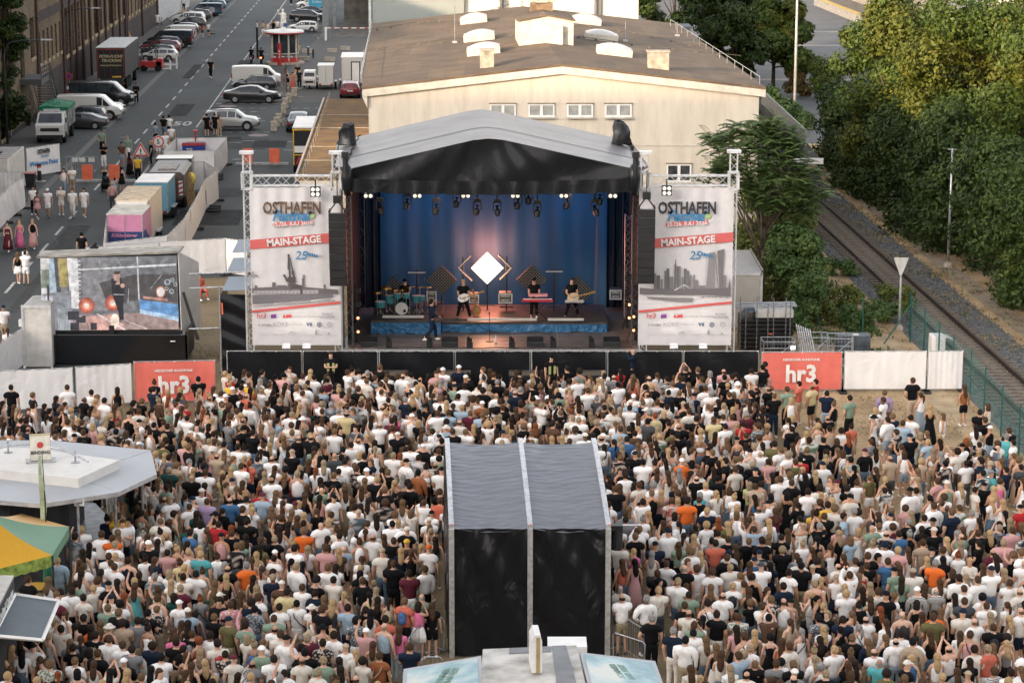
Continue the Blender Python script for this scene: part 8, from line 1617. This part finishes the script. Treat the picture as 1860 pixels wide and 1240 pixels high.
KN={'tee':'T-shirt','top':'sleeveless top','crop':'cropped top','longsleeve':'shirt','dress':'dress','longdress':'long dress','trousers':'trousers','shorts':'shorts','skirt':'skirt','longskirt':'long skirt'}
ON={'tee':'shirt','top':'sleeveless_top','crop':'cropped_top','longsleeve':'shirt'}
def person(loc,rz,cfg,label,group=None,name='person'):
    pose,b,sk,tk,tc_,bk,bc,hk,hc,sc=cfg
    o=link_mesh(name,body(pose,b),cm('s',sk));o.location=loc;o.rotation_euler=(0,0,rz);o.scale=(sc,sc,sc);tag(o,label,'person',group)
    if 'dress' in tk:link_mesh('dress',garment(tk,pose,b),topmat(tc_),o)
    else:
        link_mesh(ON[tk],garment(tk,pose,b),topmat(tc_),o);link_mesh(bk if bk!='longskirt' else 'skirt',garment(bk,pose,b),topmat(bc),o)
    hn='hair' if hk not in('cap','hat','bucket')else('cap' if hk=='cap' else 'hat');link_mesh(hn,hairmesh(hk),cm('c',hc)if hc in CLO else cm('h',hc),o)
    link_mesh('shoes',garment('shoes',pose),cm('c','white' if rnd.random()<.5 else 'dark grey'),o)
    return o
def W(r,tab):
    s_=sum(v for _,v in tab);x=r.random()*s_
    for k,v in tab:
        x-=v
        if x<=0:return k
    return tab[-1][0]
TOPC=[('white',42),('off-white',12),('black',27),('navy',5),('beige',3.5),('grey',2),('dark grey',2),('pink',3),('light blue',3),('sage green',2),('blue',1),('teal',.3),('olive',.8),('dark green',.6),('red',1.),('coral',.7),('orange',.4),('rust',.5),('brown',1.),('yellow',.4),('pale yellow',.8),('maroon',.8),('bright pink',.3),('lilac',.2)]
def rcfg(r):
    fem=r.random()<.53;sk=W(r,[(0,4),(1,4),(2,3),(3,1.2),(4,.6),(5,2)])
    hc=W(r,[('dark-haired',27),('black-haired',8),('brown-haired',24),('light-brown',12),('blond',16 if fem else 4),('ash-blond',7),('grey-haired',4),('red-haired',2.4 if fem else.6)])
    tc_=W(r,TOPC);pose=W(r,[('stand',38),('phone',16),('cross',16),('drink',14),('hip',7),('film',2.2),('raise',1.6),('clap',2),('wave',.6)])
    bc=W(r,[('black',28),('denim blue',18),('light denim',10),('white',10),('beige',9),('khaki',8),('navy',8),('dark grey',7),('off-white',4)])
    if fem:
        b=.94;sc=r.uniform(.93,1.0);tk=W(r,[('top',32),('tee',36),('crop',5),('dress',12),('longdress',10),('longsleeve',6)]);bk=W(r,[('shorts',40),('trousers',34),('skirt',14),('longskirt',12)]);hk=W(r,[('long',52),('ponytail',16),('bun',10),('bob',10),('curly',7),('cap',3),('hat',1.5)])
        if 'dress' in tk and r.random()<.4:tc_=W(r,[('black floral',1),('white floral',1),('pink floral',.7),('white',1.5)])
    else:
        b=1.12 if r.random()<.65 else 1.28;sc=r.uniform(.97,1.1);tk=W(r,[('tee',82),('longsleeve',11),('top',5)]);bk=W(r,[('shorts',55),('trousers',45)]);hk=W(r,[('short',70),('bald',11),('cap',12),('curly',6),('bucket',1)])
        if r.random()<.09:tc_=W(r,[('black and white striped',1),('grey patterned',1.2),('white floral',.6),('black floral',.8)])
    if hk in('cap','hat','bucket'):hc=W(r,[('black',4),('white',3),('off-white',2),('navy',2),('beige',2),('maroon',.6)])
    return(pose,b,sk,tk,tc_,bk,bc,hk,hc,sc)
# ---- the crowd: where people stand
cr=random.Random(11)
FOH=(-2.15,3.05,64.0,70.6);LBAR=[G(*p)for p in((-60,930),(-60,1060),(75,1068),(185,1045),(212,1000),(190,945),(90,930))]
def inpoly(x,y,poly):
    c=False;n=len(poly)
    for i in range(n):
        a,b_=poly[i],poly[(i+1)%n]
        if(a.y>y)!=(b_.y>y)and x<(b_.x-a.x)*(y-a.y)/(b_.y-a.y)+a.x:c=not c
    return c
TENTZ=[G(*p)for p in((-80,1010),(128,1010),(112,1090),(95,1140),(-80,1150))];VANZ=[G(*p)for p in((-80,1140),(60,1140),(20,1290),(-80,1290))]
def free(x,y):
    fx_,fy_=PX(x,y,0);hx_,hy_=PX(x,y,1.7)
    if FOH[0]<x<FOH[1]and FOH[2]<y<FOH[3]:return 0
    if-3.3<x<-2.1 and 65.5<y<69.4:return 0
    if 3.0<x<4.1 and 66.3<y<69.4:return 0
    if-3.4<x<4.6 and y<64.6:return 0
    if inpoly(x,y,LBAR)or inpoly(x,y,TENTZ)or inpoly(x,y,VANZ):return 0
    if x>20.2-(y-70)*.05-.9 or hx_<-25 or hx_>1885 or hy_>1252:return 0
    if fx_>1800 and fy_<860:return 0
    if y>(95.0 if fx_<1385 else 92.8):return 0
    if fx_<395 and y>91.6+(fx_<240)*-1.5:return 0
    d=1.
    if fx_>1400 and fy_<905:d=.17+.75*max(0,(fy_-800)/105.)
    elif fx_>1560 and fy_<1010:d=.62
    if 200<fx_<240 and fy_<830:d=.3
    if fx_>1400 and fy_<790:d=.12
    return d
SPEC=[(215,939,'tee','yellow','short','brown-haired'),(204,979,'tee','orange','short','brown-haired'),(473,897,'tee','red','short','dark-haired'),(196,1106,'tee','sage green','short','light-brown'),(130,1075,'tee','white','short','dark-haired'),(232,1020,'top','navy','short','dark-haired'),(152,1031,'tee','white','short','brown-haired'),(197,1064,'tee','black','cap','black'),(178,1049,'tee','white','curly','brown-haired'),(208,1031,'tee','white','short','brown-haired'),(244,1049,'longdress','beige','long','blond'),(281,1049,'tee','grey patterned','short','grey-haired'),(328,1070,'tee','maroon','short','ash-blond'),(356,1044,'tee','white','short','dark-haired'),(448,1028,'tee','orange','short','grey-haired'),(408,1020,'tee','grey','bob','grey-haired'),(415,1129,'tee','olive','cap','navy'),(446,1137,'tee','sage green','short','dark-haired'),(419,1100,'longsleeve','pink floral','short','brown-haired'),(341,1113,'tee','light blue','cap','off-white'),(382,1155,'tee','white','short','dark-haired'),(361,1157,'top','coral','curly','red-haired'),(222,1134,'tee','beige','short','dark-haired'),(250,1129,'longsleeve','grey','short','dark-haired'),(223,1173,'tee','white','short','brown-haired'),(240,1181,'tee','grey','short','dark-haired'),(152,1124,'tee','black','short','dark-haired'),(111,1144,'tee','off-white','short','dark-haired'),(178,1188,'longsleeve','black','short','brown-haired'),(320,1168,'tee','black','short','dark-haired'),(39,1178,'tee','white','long','black-haired'),(1300,988,'tee','coral','short','dark-haired'),(1613,1021,'tee','blue','short','brown-haired'),(1699,1024,'tee','orange','short','grey-haired'),(1697,1117,'tee','orange','short','dark-haired'),(1565,1030,'longdress','red','bun','brown-haired'),(1486,1021,'tee','black','short','dark-haired'),(1383,1030,'tee','white','cap','dark grey'),(1452,1021,'longsleeve','off-white','short','dark-haired'),(1423,1066,'tee','navy','short','dark-haired'),(1523,956,'tee','pink','long','brown-haired'),(1747,975,'tee','sage green','bald','brown-haired'),(1800,861,'tee','teal','cap','grey'),(1597,1204,'tee','teal','bald','grey-haired'),(1371,1143,'longdress','black floral','long','blond'),(1421,1159,'longdress','orange','long','brown-haired'),(1436,1163,'longdress','rust','long','light-brown'),(1531,1127,'tee','navy','short','dark-haired'),(1637,1153,'tee','white','short','dark-haired'),(1302,1117,'tee','black','short','dark-haired'),(1313,1082,'tee','white','bald','brown-haired'),(1371,885,'tee','beige','short','brown-haired'),(1362,875,'tee','lime','bob','ash-blond'),(1190,992,'tee','navy','cap','black'),(1151,996,'tee','bright pink','ponytail','blond'),(1130,1015,'top','coral','long','brown-haired'),(1153,1015,'longdress','pink','long','black-haired'),(1184,1124,'tee','black','short','grey-haired'),(1223,1147,'tee','navy','short','grey-haired'),(1174,1089,'longsleeve','white','short','grey-haired'),(1126,1070,'tee','off-white','bald','grey-haired'),(744,1043,'tee','maroon','short','dark-haired'),(772,1035,'longsleeve','white','short','brown-haired'),(735,1093,'tee','coral','short','light-brown'),(725,1137,'tee','bright pink','long','brown-haired'),(700,1126,'tee','coral','short','dark-haired'),(744,1176,'tee','navy','short','brown-haired'),(766,1085,'tee','sage green','bald','grey-haired'),(739,988,'tee','brown','cap','yellow'),(779,998,'tee','white','cap','orange'),(1221,911,'tee','red and white striped','short','brown-haired'),(1139,799,'tee','blue','short','dark-haired'),(799,911,'tee','coral','short','brown-haired'),(717,755,'tee','bright pink','long','dark-haired'),(1350,772,'tee','red','short','dark-haired'),(1502,716,'tee','navy','short','dark-haired'),(1590,740,'tee','white','bob','blond'),(1437,722,'top','white','bob','blond'),(1690,735,'top','black','long','blond'),(1655,760,'tee','white','short','dark-haired'),(1640,770,'tee','light blue','short','brown-haired'),(1780,750,'tee','black','short','dark-haired'),(1607,715,'longsleeve','lilac','short','light-brown'),(1315,675,'tee','pink','bald','brown-haired'),(1241,690,'tee','navy','short','dark-haired'),(208,737,'crop','red','long','brown-haired'),(20,705,'tee','black','short','dark-haired'),(122,705,'tee','white','short','brown-haired'),(166,714,'tee','white','short','dark-haired'),(280,690,'tee','black','bun','brown-haired'),(360,690,'tee','black','short','black-haired'),(213,703,'top','black','bob','dark-haired'),(1828,795,'tee','teal','short','grey-haired')]
PTS=[]
for s_ in SPEC:g=G(s_[0],s_[1],1.68);c=list(rcfg(cr));c[3:5]=[s_[2],s_[3]];c[7:9]=[s_[4],s_[5]];c[1]=1.18 if s_[4]in('short','bald','cap')else.94;c[9]=1.04 if c[1]>1. else.96;c[5]=c[5]if c[1]==.94 or c[5]in('shorts','trousers')else 'shorts';PTS.append((g.x,g.y,cr.gauss(0,.3),tuple(c)))
yy=58.3;row=0
while yy<95.7:
    xx=-22+(row%2)*.42
    while xx<21:
        x=xx+cr.uniform(-.34,.34)+.16*math.sin(xx*2.3+yy*1.7);y=yy+cr.uniform(-.34,.34)+.16*math.sin(yy*2.1-xx*1.9)
        if cr.random()<free(x,y)and all((x-p[0])**2+(y-p[1])**2>.12 for p in PTS[-130:]+PTS[:len(SPEC)]):
            rz=math.atan2(x*.9,104-y)+cr.gauss(0,.28)
            if cr.random()<.06:rz=cr.uniform(0,6.28)
            PTS.append((x,y,rz,rcfg(cr)))
        xx+=.65
    yy+=.71;row+=1
PTS.sort(key=lambda p:p[1]); 
near=[p for p in PTS if 0<PX(p[0],p[1],1.5)[0]<1860 and PX(p[0],p[1],1.45)[1]<1240]
IND=near[:300];ids=set(id(p)for p in IND);REST=[p for p in PTS if id(p)not in ids]
HK={'short':'short-haired','curly':'curly-haired','bob':'bob-haired','long':'long-haired','ponytail':'ponytailed','bun':'bun-wearing','bald':'balding','cap':'capped','hat':'sun-hatted','bucket':'bucket-hatted'}
def zone(px_,py_):
    z='at the stalls' if px_<260 else('in left crowd' if px_<560 else('left of mixing tower' if px_<815 else('below mixing tower' if px_<1105 else('right of mixing tower' if px_<1340 else('in right crowd' if px_<1620 else 'near right edge')))))
    return z+(', bottom edge' if py_>1165 else '')
def desc(c):
    h=c[8].replace('-haired','')if c[7]not in('cap','hat','bucket')else c[8]
    s='%s %s person in %s %s'%(h,HK[c[7]],c[4],KN[c[3]])
    if 'dress' not in c[3]:s+=' and %s %s'%(c[6],KN[c[5]])
    return s
LB={}
for p in IND:
    a=PX(p[0],p[1],1.6);k=desc(p[3])+', '+zone(*a);LB.setdefault(k,[]).append((a[0],p))
NTH=['first','second','third','fourth','fifth','sixth','seventh','eighth','ninth']
lab={}
for k,v in LB.items():
    v.sort(key=lambda q:q[0])
    for i,(_,p)in enumerate(v):
        w=k if len(v)==1 else k+', %s from left'%NTH[i]
        lab[id(p)]=w
for p in IND:
    w=lab[id(p)];wl=w.split()
    if len(wl)>16:w=w.replace(' person in',' in').replace(' crowd,',',').replace('sleeveless top','top').replace('cropped top','top')
    if len(w.split())>16:w=w.replace(w[w.rindex(' and ',0,w.index(',')):w.index(',')],'')
    lab[id(p)]=w
    person((p[0],p[1],0),p[2],p[3],w,'spectators standing in the crowd')
# bags carried in the crowd: a few backpacks
BPC={'grey':(.22,.22,.22),'black':(.012,.012,.014),'red':(.45,.02,.03),'blue':(.05,.12,.28),'beige':(.4,.33,.22)};nb=0
for i,p in enumerate(IND):
    if i%17==5 and p[3][7]!='long' and nb<14:
        t=thing('backpack','%s backpack of %s'%(list(BPC)[nb%5],lab[id(p)].split(' and ')[0].split(',')[0]+','+zone(*PX(p[0],p[1],1.6)).split(',')[0].replace('in ',' in ').replace('at ',' at ').replace('left of',' left of').replace('right of',' right of').replace('near ',' near ')),'backpack',(p[0],p[1],0),p[2]);s_=p[3][9];col=list(BPC)[nb%5];nb+=1
        mb=MB();mb.ell((0,-.175*s_,1.2*s_),(.13,.085,.2),12,8);mb.ell((0,-.235*s_,1.13*s_),(.09,.04,.1),10,6);mb.build('bag_body',mk('bag '+col,BPC[col],.7,var=.15,scale=8),t,smooth=True)
        for q in(-1,1):mb=MB();mb.tube([(q*.09,-.12*s_,1.05*s_),(q*.11,-.145*s_,1.3*s_),(q*.10,-.05,1.455*s_),(q*.1,.07,1.43*s_)],.018,5);mb.build('strap',mk('bag '+col,BPC[col],.7),t)
nb=0
for i,p in enumerate(IND):
    if i%8==3 and p[3][7]!='long' and nb<30:
        s_=p[3][9];col=['black','black','beige'][nb%3];nb+=1;t=thing('shoulder_bag','%s shoulder bag of %s'%(col,lab[id(p)].split(' and ')[0].split(',')[0]+','+zone(*PX(p[0],p[1],1.6)).split(',')[0].replace('in ',' in ').replace('at ',' at ').replace('left of',' left of').replace('right of',' right of').replace('near ',' near ')),'bag',(p[0],p[1],0),p[2]);q=1 if nb%2 else-1;bw=p[3][1]
        mb=MB();mb.tube([(q*.2*bw,-.02,.95*s_),(q*.1,-.155*s_,1.1*s_),(-q*.05,-.165*s_,1.28*s_),(-q*.11,-.06,1.475*s_),(-q*.05,.16,1.3*s_),(q*.19*bw,.05,.97*s_)],.016,5);mb.build('strap',mk('bag '+col,BPC[col],.7,var=.15,scale=8),t)
        mb=MB();mb.box((q*.24*bw,.0,.9*s_),(.07,.24,.17));mb.build('bag_body',mk('bag '+col,BPC[col],.7),t,bevel=.02)
# everyone farther off: one mesh
def arr(me):
    k=('arr',me.name)
    if k in MC:return MC[k]
    n=len(me.vertices);v=np.empty(n*3,np.float32);me.vertices.foreach_get('co',v);nl=len(me.loops);li=np.empty(nl,np.int32);me.loops.foreach_get('vertex_index',li);ls=np.empty(len(me.polygons),np.int32);me.polygons.foreach_get('loop_start',ls);MC[k]=(v.reshape(-1,3),li,ls);return MC[k]
def pcol(c): 
    if c in PAT:return PAT[c][0]
    return CLO[c]if c in CLO else HAIRC[c]
Vs,Ls,Ss,Cs=[],[],[],[];vo=lo=0;nr=np.random.default_rng(5)
for p in REST:
    pose,b,sk,tk,tc_,bk,bc,hk,hc,sc=p[3];parts=[(body(pose,b,1,False),SKINC[sk]),(hairmesh(hk),pcol(hc)),(garment('shoes',pose),CLO['white'])]
    parts.append((garment(tk,pose,b),pcol(tc_)))
    if 'dress' not in tk:parts.append((garment(bk,pose,b),pcol(bc)))
    cz,sz=math.cos(p[2]),math.sin(p[2])
    for me,col in parts:
        v,li,ls=arr(me);q=v*sc;w_=np.stack([q[:,0]*cz-q[:,1]*sz+p[0],q[:,0]*sz+q[:,1]*cz+p[1],q[:,2]],1)
        Vs.append(w_);Ls.append(li+vo);Ss.append(ls+lo);j=nr.uniform(.88,1.1);cc=np.ones((len(v),4),np.float32);cc[:,:3]=np.array(col)*j
        if tc_ in PAT and col==PAT[tc_][0]:m_=nr.random(len(v))<.35;cc[m_,:3]=PAT[tc_][1]
        Cs.append(cc);vo+=len(v);lo+=len(li)
V=np.concatenate(Vs).astype(np.float32);Lc=np.concatenate(Ls).astype(np.int32);Sc_=np.concatenate(Ss).astype(np.int32)
me=bpy.data.meshes.new('distant_crowd');me.vertices.add(len(V));me.vertices.foreach_set('co',V.ravel());me.loops.add(len(Lc));me.loops.foreach_set('vertex_index',Lc);me.polygons.add(len(Sc_));me.polygons.foreach_set('loop_start',Sc_)
me.polygons.foreach_set('use_smooth',np.ones(len(Sc_),bool));me.update(calc_edges=True);at=me.color_attributes.new('Col','FLOAT_COLOR','POINT');at.data.foreach_set('color',np.concatenate(Cs).ravel());me.materials.append(CLOTHV)
o=bpy.data.objects.new('distant_crowd',me);COL.objects.link(o);o['kind']='stuff';print('CROWD',len(PTS),len(IND),len(REST),len(V))
# ---- people in the street, on the stage, in the pit
def wp(x,yb,rz,tk,tc_,bk,bc,hk,hc,lb,pose='walk',sk=0,z=0.,sc=None,b=None,off=None,grp=None):
    fem=hk in('long','bun','ponytail','bob');g=G(x,yb,z);person((g.x,g.y,z)if off is None else off,R(rz),(pose,b or(.92 if fem else 1.1),sk,tk,tc_,bk,bc,hk,hc,sc or(.96 if fem else 1.03)),lb,grp)
ST=[(62,391,180,'tee','white','trousers','black','short','dark-haired','person in white T-shirt and black trousers drinking, behind the woman in pink tunic','drink',3),(69,398,180,'dress','pink','shorts','pink','bun','brown-haired','person in short pink tunic walking below the welcome panel','walk',4),(88,396,180,'tee','white','shorts','white','cap','white','person in white clothes and white cap walking beside the pink tunic','walk',3),(112,391,180,'tee','off-white','shorts','off-white','bald','brown-haired','balding person in cream shirt and shorts, third of the white dressed group','phone',1),(133,396,180,'tee','white','trousers','off-white','short','brown-haired','person in white with black shoulder bag and long pale trousers','walk',1),(154,395,180,'tee','white','shorts','white','short','dark-haired','bearded person in white shirt and shorts, rightmost of the white group','walk',2),
 (15,457,180,'longdress','maroon','x','x','bun','brown-haired','person in long dark red dress at the left edge of the street','walk',1),(37,453,190,'longdress','bright pink','x','x','long','blond','blond person in long bright pink dress with white bag','drink',0),(61,452,185,'top','black','longskirt','pink','long','blond','person in black top and long pale pink skirt','walk',1),(34,516,0,'top','black','skirt','white','long','light-brown','person in black top and white skirt walking away beside the man in white','walk',1),(48,518,0,'tee','white','shorts','white','short','dark-haired','person in white carrying a child on the shoulders','clap',1),(9,625,10,'tee','white','shorts','beige','cap','navy','person in white T-shirt, beige shorts and navy cap left of the video trailer','walk',2),(16,664,20,'tee','white','shorts','black','ponytail','brown-haired','person in white with sunglasses behind the slanting white fence','stand',0),
 (117,353,180,'top','white','trousers','light denim','long','dark-haired','dark haired person in white top and light jeans beside the beacon','walk',1),(132,352,180,'tee','white','shorts','khaki','short','grey-haired','person in white shirt and khaki shorts with belt bag','phone',1),(186,281,180,'tee','sage green','trousers','black','short','dark-haired','person in pale green shirt and black trousers in mid street','walk',2),(189,306,180,'tee','black','trousers','white','short','dark-haired','person in black T-shirt and white trousers looking at a phone','phone',2),(222,305,200,'tee','brown','shorts','light denim','short','dark-haired','person in brown shirt and pale denim shorts','walk',3),(233,293,180,'longsleeve','sage green','trousers','white','short','blond','person in pale green open shirt behind the brown shirt','walk',0),(236,321,0,'top','maroon','longskirt','black','long','dark-haired','person in dark red top and black skirt pushing a pram','hold' if False else 'phone',1),(191,347,0,'longdress','black','x','x','bob','grey-haired','person in long black coat with pale hair pushing a pushchair','phone',1),(209,353,20,'dress','light blue','x','x','bob','dark-haired','small child in light blue dress between two people in black','stand',1),(222,350,340,'dress','black','x','x','ponytail','black-haired','person in short black dress holding the hand of the child','stand',1),(205,383,0,'top','pink','trousers','dark grey','hat','beige','person in pink top and beige hat left of the beige trailer','stand',1),(251,331,180,'tee','yellow','trousers','black','short','dark-haired','steward in yellow vest and black trousers behind the warning sign','stand',1),(275,302,100,'tee','black','trousers','black','short','blond','steward in black with reflective vest right of the warning sign','stand',0),
 (283,264,0,'longsleeve','light denim','trousers','black','bun','dark-haired','person in denim jacket walking away by the speed sign','walk',1),(298,253,0,'tee','black','trousers','denim blue','short','dark-haired','person in black T-shirt and jeans left of the backpack carrier','walk',2),(308,252,0,'tee','white','shorts','navy','short','dark-haired','person in white T-shirt walking away past the road number','walk',1),(288,289,180,'top','pink','shorts','white','long','light-brown','person in pale pink top standing behind the speed sign','stand',0),(301,285,180,'tee','white','shorts','white','bald','grey-haired','grey haired person in white right of the speed sign','stand',0),(312,272,0,'tee','white','shorts','khaki','bald','grey-haired','bald person in white leaning at the fence box corner','stand',1),(383,142,180,'tee','black','trousers','black','short','ash-blond','lone person in black walking in the middle of the street','walk',0),(248,189,190,'longsleeve','black','trousers','black','short','dark-haired','person dressed in black standing at the right side of the lorry','cross',3),(368,69,0,'top','coral','shorts','dark grey','long','dark-haired','stroller in pink top and dark shorts beside the parked cars','walk',1),(379,68,0,'tee','white','shorts','dark grey','bun','ash-blond','stroller in white shirt and dark shorts beside the parked cars','walk',0),(286,51,180,'tee','white','shorts','white','short','black-haired','person in white shirt and shorts on the factory pavement','walk',4),(294,49,180,'tee','off-white','trousers','denim blue','bob','brown-haired','child in cream top and jeans on the factory pavement','walk',3),(316,20,180,'longdress','off-white','x','x','bob','brown-haired','person in long cream robe at the top left pavement','stand',1),(324,20,180,'tee','white','trousers','dark grey','short','dark-haired','person in white T-shirt and grey trousers at the top left pavement','stand',1),(334,20,180,'tee','white','trousers','black','short','dark-haired','person in white and black behind the farthest parked cars','stand',2),(224,86,0,'tee','white','trousers','black','short','dark-haired','person in white T-shirt above the lorry roof','stand',1),(235,86,0,'dress','off-white','x','x','long','blond','person in pale dress above the lorry roof','stand',0),(18,250,10,'longsleeve','brown','trousers','white','bun','dark-haired','person in brown top and white trousers beside the white board','stand',2),
 (478,68,180,'tee','beige','shorts','white','short','dark-haired','person in beige shirt and white shorts, leftmost of four by the statue','cross',1),(487,67,180,'top','off-white','trousers','beige','bun','light-brown','person in pale clothes with black bag, second of four by the statue','stand',0),(497,65,180,'top','black','trousers','black','curly','black-haired','person in black, third of four by the statue','stand',2),(504,64,180,'tee','white','shorts','grey','short','dark-haired','person in white T-shirt and grey shorts, rightmost of four by the statue','stand',1),(522,161,150,'dress','black','x','x','bun','blond','blond person in short black dress left of the mini truck','hold' if False else 'drink',0),(532,165,200,'longdress','coral','x','x','long','black-haired','person in orange red trousers suit left of the mini truck','stand',2),(538,160,180,'top','beige','skirt','beige','bob','blond','blond person in beige behind the orange red clothes','stand',0),(544,162,180,'tee','navy','trousers','navy','short','dark-haired','person in navy T-shirt and jeans next to the mini truck','stand',1),(541,152,180,'tee','black','trousers','khaki','hat','beige','person with straw hat behind the group at the mini truck','stand',1),(543,110,90,'tee','yellow','trousers','black','short','dark-haired','steward in yellow vest leaning at the kiosk','hip',1),(376,249,20,'tee','black','shorts','black','short','dark-haired','person in black sitting by the silver off-road car','stand',1),(391,248,340,'tee','black','shorts','black','short','brown-haired','second person in black behind the generator fence','stand',1),(399,248,0,'tee','beige','trousers','beige','ponytail','red-haired','red haired person in beige behind the generator fence','stand',0),(529,10,180,'tee','black','trousers','black','short','dark-haired','person in black walking at the top edge of the street','walk',1),(150,482,0,'tee','black','trousers','black','short','black-haired','dark haired person standing behind the roof of the video trailer','stand',1)]
for s_ in ST:
    x,yb,rz,tk,tc_,bk,bc,hk,hc,lb,pose,sk=s_;wp(x,yb,rz,tk,tc_,bk if bk!='x' else 'shorts',bc if bc!='x' else 'black',hk,hc,lb,pose,sk,sc=.62 if 'child' in lb and 'hand' not in lb and 'carrying' not in lb else None,grp='passers-by in the street')
g=G(48,518);person((g.x,g.y,.78),0,('sit',.9,1,'tee','white','shorts','off-white','short','dark-haired',.68),'small child in white riding on the shoulders of a person in white')
for(x,yb,lb)in((456,117,'rider in black with black helmet sitting on the left motorbike'),(474,118,'rider in black bent over the right motorbike')):g=G(x,yb);person((g.x,g.y+.35,-.05),0,('ride',1,4,'longsleeve','black','trousers','black','cap','black',1.0),lb)
def pram(x,yb,rz,lb):
    g=G(x,yb);t=thing('pushchair',lb,'pushchair',(g.x,g.y+.55,0),R(rz));mb=MB();mb.ring([[(-.2,-.25,.45),(.2,-.25,.45),(.22,-.25,.75),(-.22,-.25,.75)],[(-.2,.3,.4),(.2,.3,.4),(.22,.3,.65),(-.22,.3,.65)]]);mb.build('seat',BLACK,t,smooth='auto');mb=MB();mb.ell((0,-.1,.8),(.24,.28,.25));mb.build('hood',BLACK,t,smooth=True);mb=MB();mb.bar((-.2,-.5,.95),(-.2,.3,.2),.015);mb.bar((.2,-.5,.95),(.2,.3,.2),.015);mb.bar((-.2,-.5,.95),(.2,-.5,.95),.02);mb.build('frame',DSTEEL,t)
    for(a,b_)in((-.24,-.3),(.24,-.3),(-.24,.35),(.24,.35)):mb=MB();mb.lathe([(.04,-.02),(.12,-.02),(.12,.02),(.04,.02)],(a,b_,.12),12,'x');mb.build('wheel',RUB,t)
pram(191,349,0,'black pushchair in front of the person in the long black coat');pram(238,322,0,'black pram pushed by the person in dark red')
# performers and crew
PS=lambda*c:c
person((X(784,101.7),101.7,SZ),R(-70),('sing',1,0,'longsleeve','navy','trousers','navy','short','dark-haired',1.05),'singer in navy shirt and rolled trousers striding right with a microphone')
MB().tube([(X(793,101.6),101.55,SZ+1.5),(X(795,101.6),101.53,SZ+1.63)],[.015,.028],8).build('microphone',BLACK,label='black microphone held at the mouth of the striding singer',cat='microphone')
kz=SZ+.45
person((X(842,104.4,kz),104.25,kz),R(180),('guitar',1.05,0,'tee','black','trousers','black','short','blond',1.02),'guitarist in black with wide stance playing the white guitar')
person((X(970,104.6,kz),104.55,kz),R(175),('keys',1.0,0,'tee','black','trousers','black','cap','black',1.03),'keyboard player in black with black cap behind the red keyboard')
person((X(1038,104.6,kz),104.5,kz),R(190),('guitar',1.0,0,'tee','black','trousers','black','bob','brown-haired',1.03),'bass player in black with chin length hair at the right')
person((X(736,105.4,dz),105.35,dz-.3),R(180),('drum',1.0,1,'tee','black','trousers','black','cap','black',1.0),'drummer in black with cap seated behind the drum kit')
t=thing('drum_stool','black round stool under the drummer','stool',(X(736,105.4,dz),105.4,dz));MB().tube([(0,0,.42),(0,0,.5)],.2,12).build('seat',BLACK,t);MB().bar((0,0,0),(0,0,.42),.03).build('stand',DSTEEL,t)
wp(602,716,180,'tee','black','trousers','black','short','brown-haired','security guard in black and yellow vest with crossed arms left of the pit','cross',1);wp(1001,722,200,'tee','black','trousers','black','cap','black','security guard with cap and vest in the middle of the pit','stand',1);wp(1388,735,90,'tee','black','trousers','black','short','dark-haired','security guard in yellow vest standing sideways before the red panel','phone',2)
wp(1150,712,75,'longsleeve','navy','trousers','black','bald','grey-haired','bald photographer in navy pointing a camera left in the pit','clap',0,sc=1.08)
VEST=mk('hi_vis_yellow',(.40,.42,.16),.6)
for(x,yb,rz)in((602,716,180),(1001,722,200),(1388,735,90)):
    g=G(x,yb);mb=MB(); 
    for s_ in(-1,1):mb.box((s_*.11,.135,1.2),(.1,.02,.34));mb.box((s_*.11,-.135,1.2),(.1,.02,.34))
    o=mb.build('safety_vest',VEST,None,label='yellow reflective vest strips worn by the guard at %s'%{602:'the left pit end',1001:'the pit middle',1388:'the red panel'}[x],cat='vest');o.location=(g.x,g.y,0);o.rotation_euler=(0,0,R(rz))
g=G(1150,712);t=thing('camera','black camera with long lens held by the bald photographer','camera',(g.x-.28,g.y+.06,1.68));MB().box((0,0,0),(.1,.14,.1)).build('camera_body',BLACK,t);MB().tube([(-.05,0,0),(-.3,0,0)],[.04,.045],10).build('lens',BLACK,t)
g=G(363,545);person((g.x,g.y,-.38),R(215),('sit',1.05,1,'longsleeve','coral','trousers','coral','short','dark-haired',1.0),'paramedic in orange red uniform sitting on a folding chair by the trailer')
t=thing('folding_chair','folding chair under the paramedic in orange red','chair',(g.x,g.y,0),R(215));mb=MB();mb.box((0,.1,.44),(.45,.45,.04));mb.build('seat',BLACK,t);MB().box((0,-.14,.7),(.45,.04,.4)).build('backrest',BLACK,t)
for a in(-.2,.2):
    for b_ in(-.1,.3):MB().bar((a,b_,0),(a,b_,.44),.015).build('leg',DSTEEL,t)
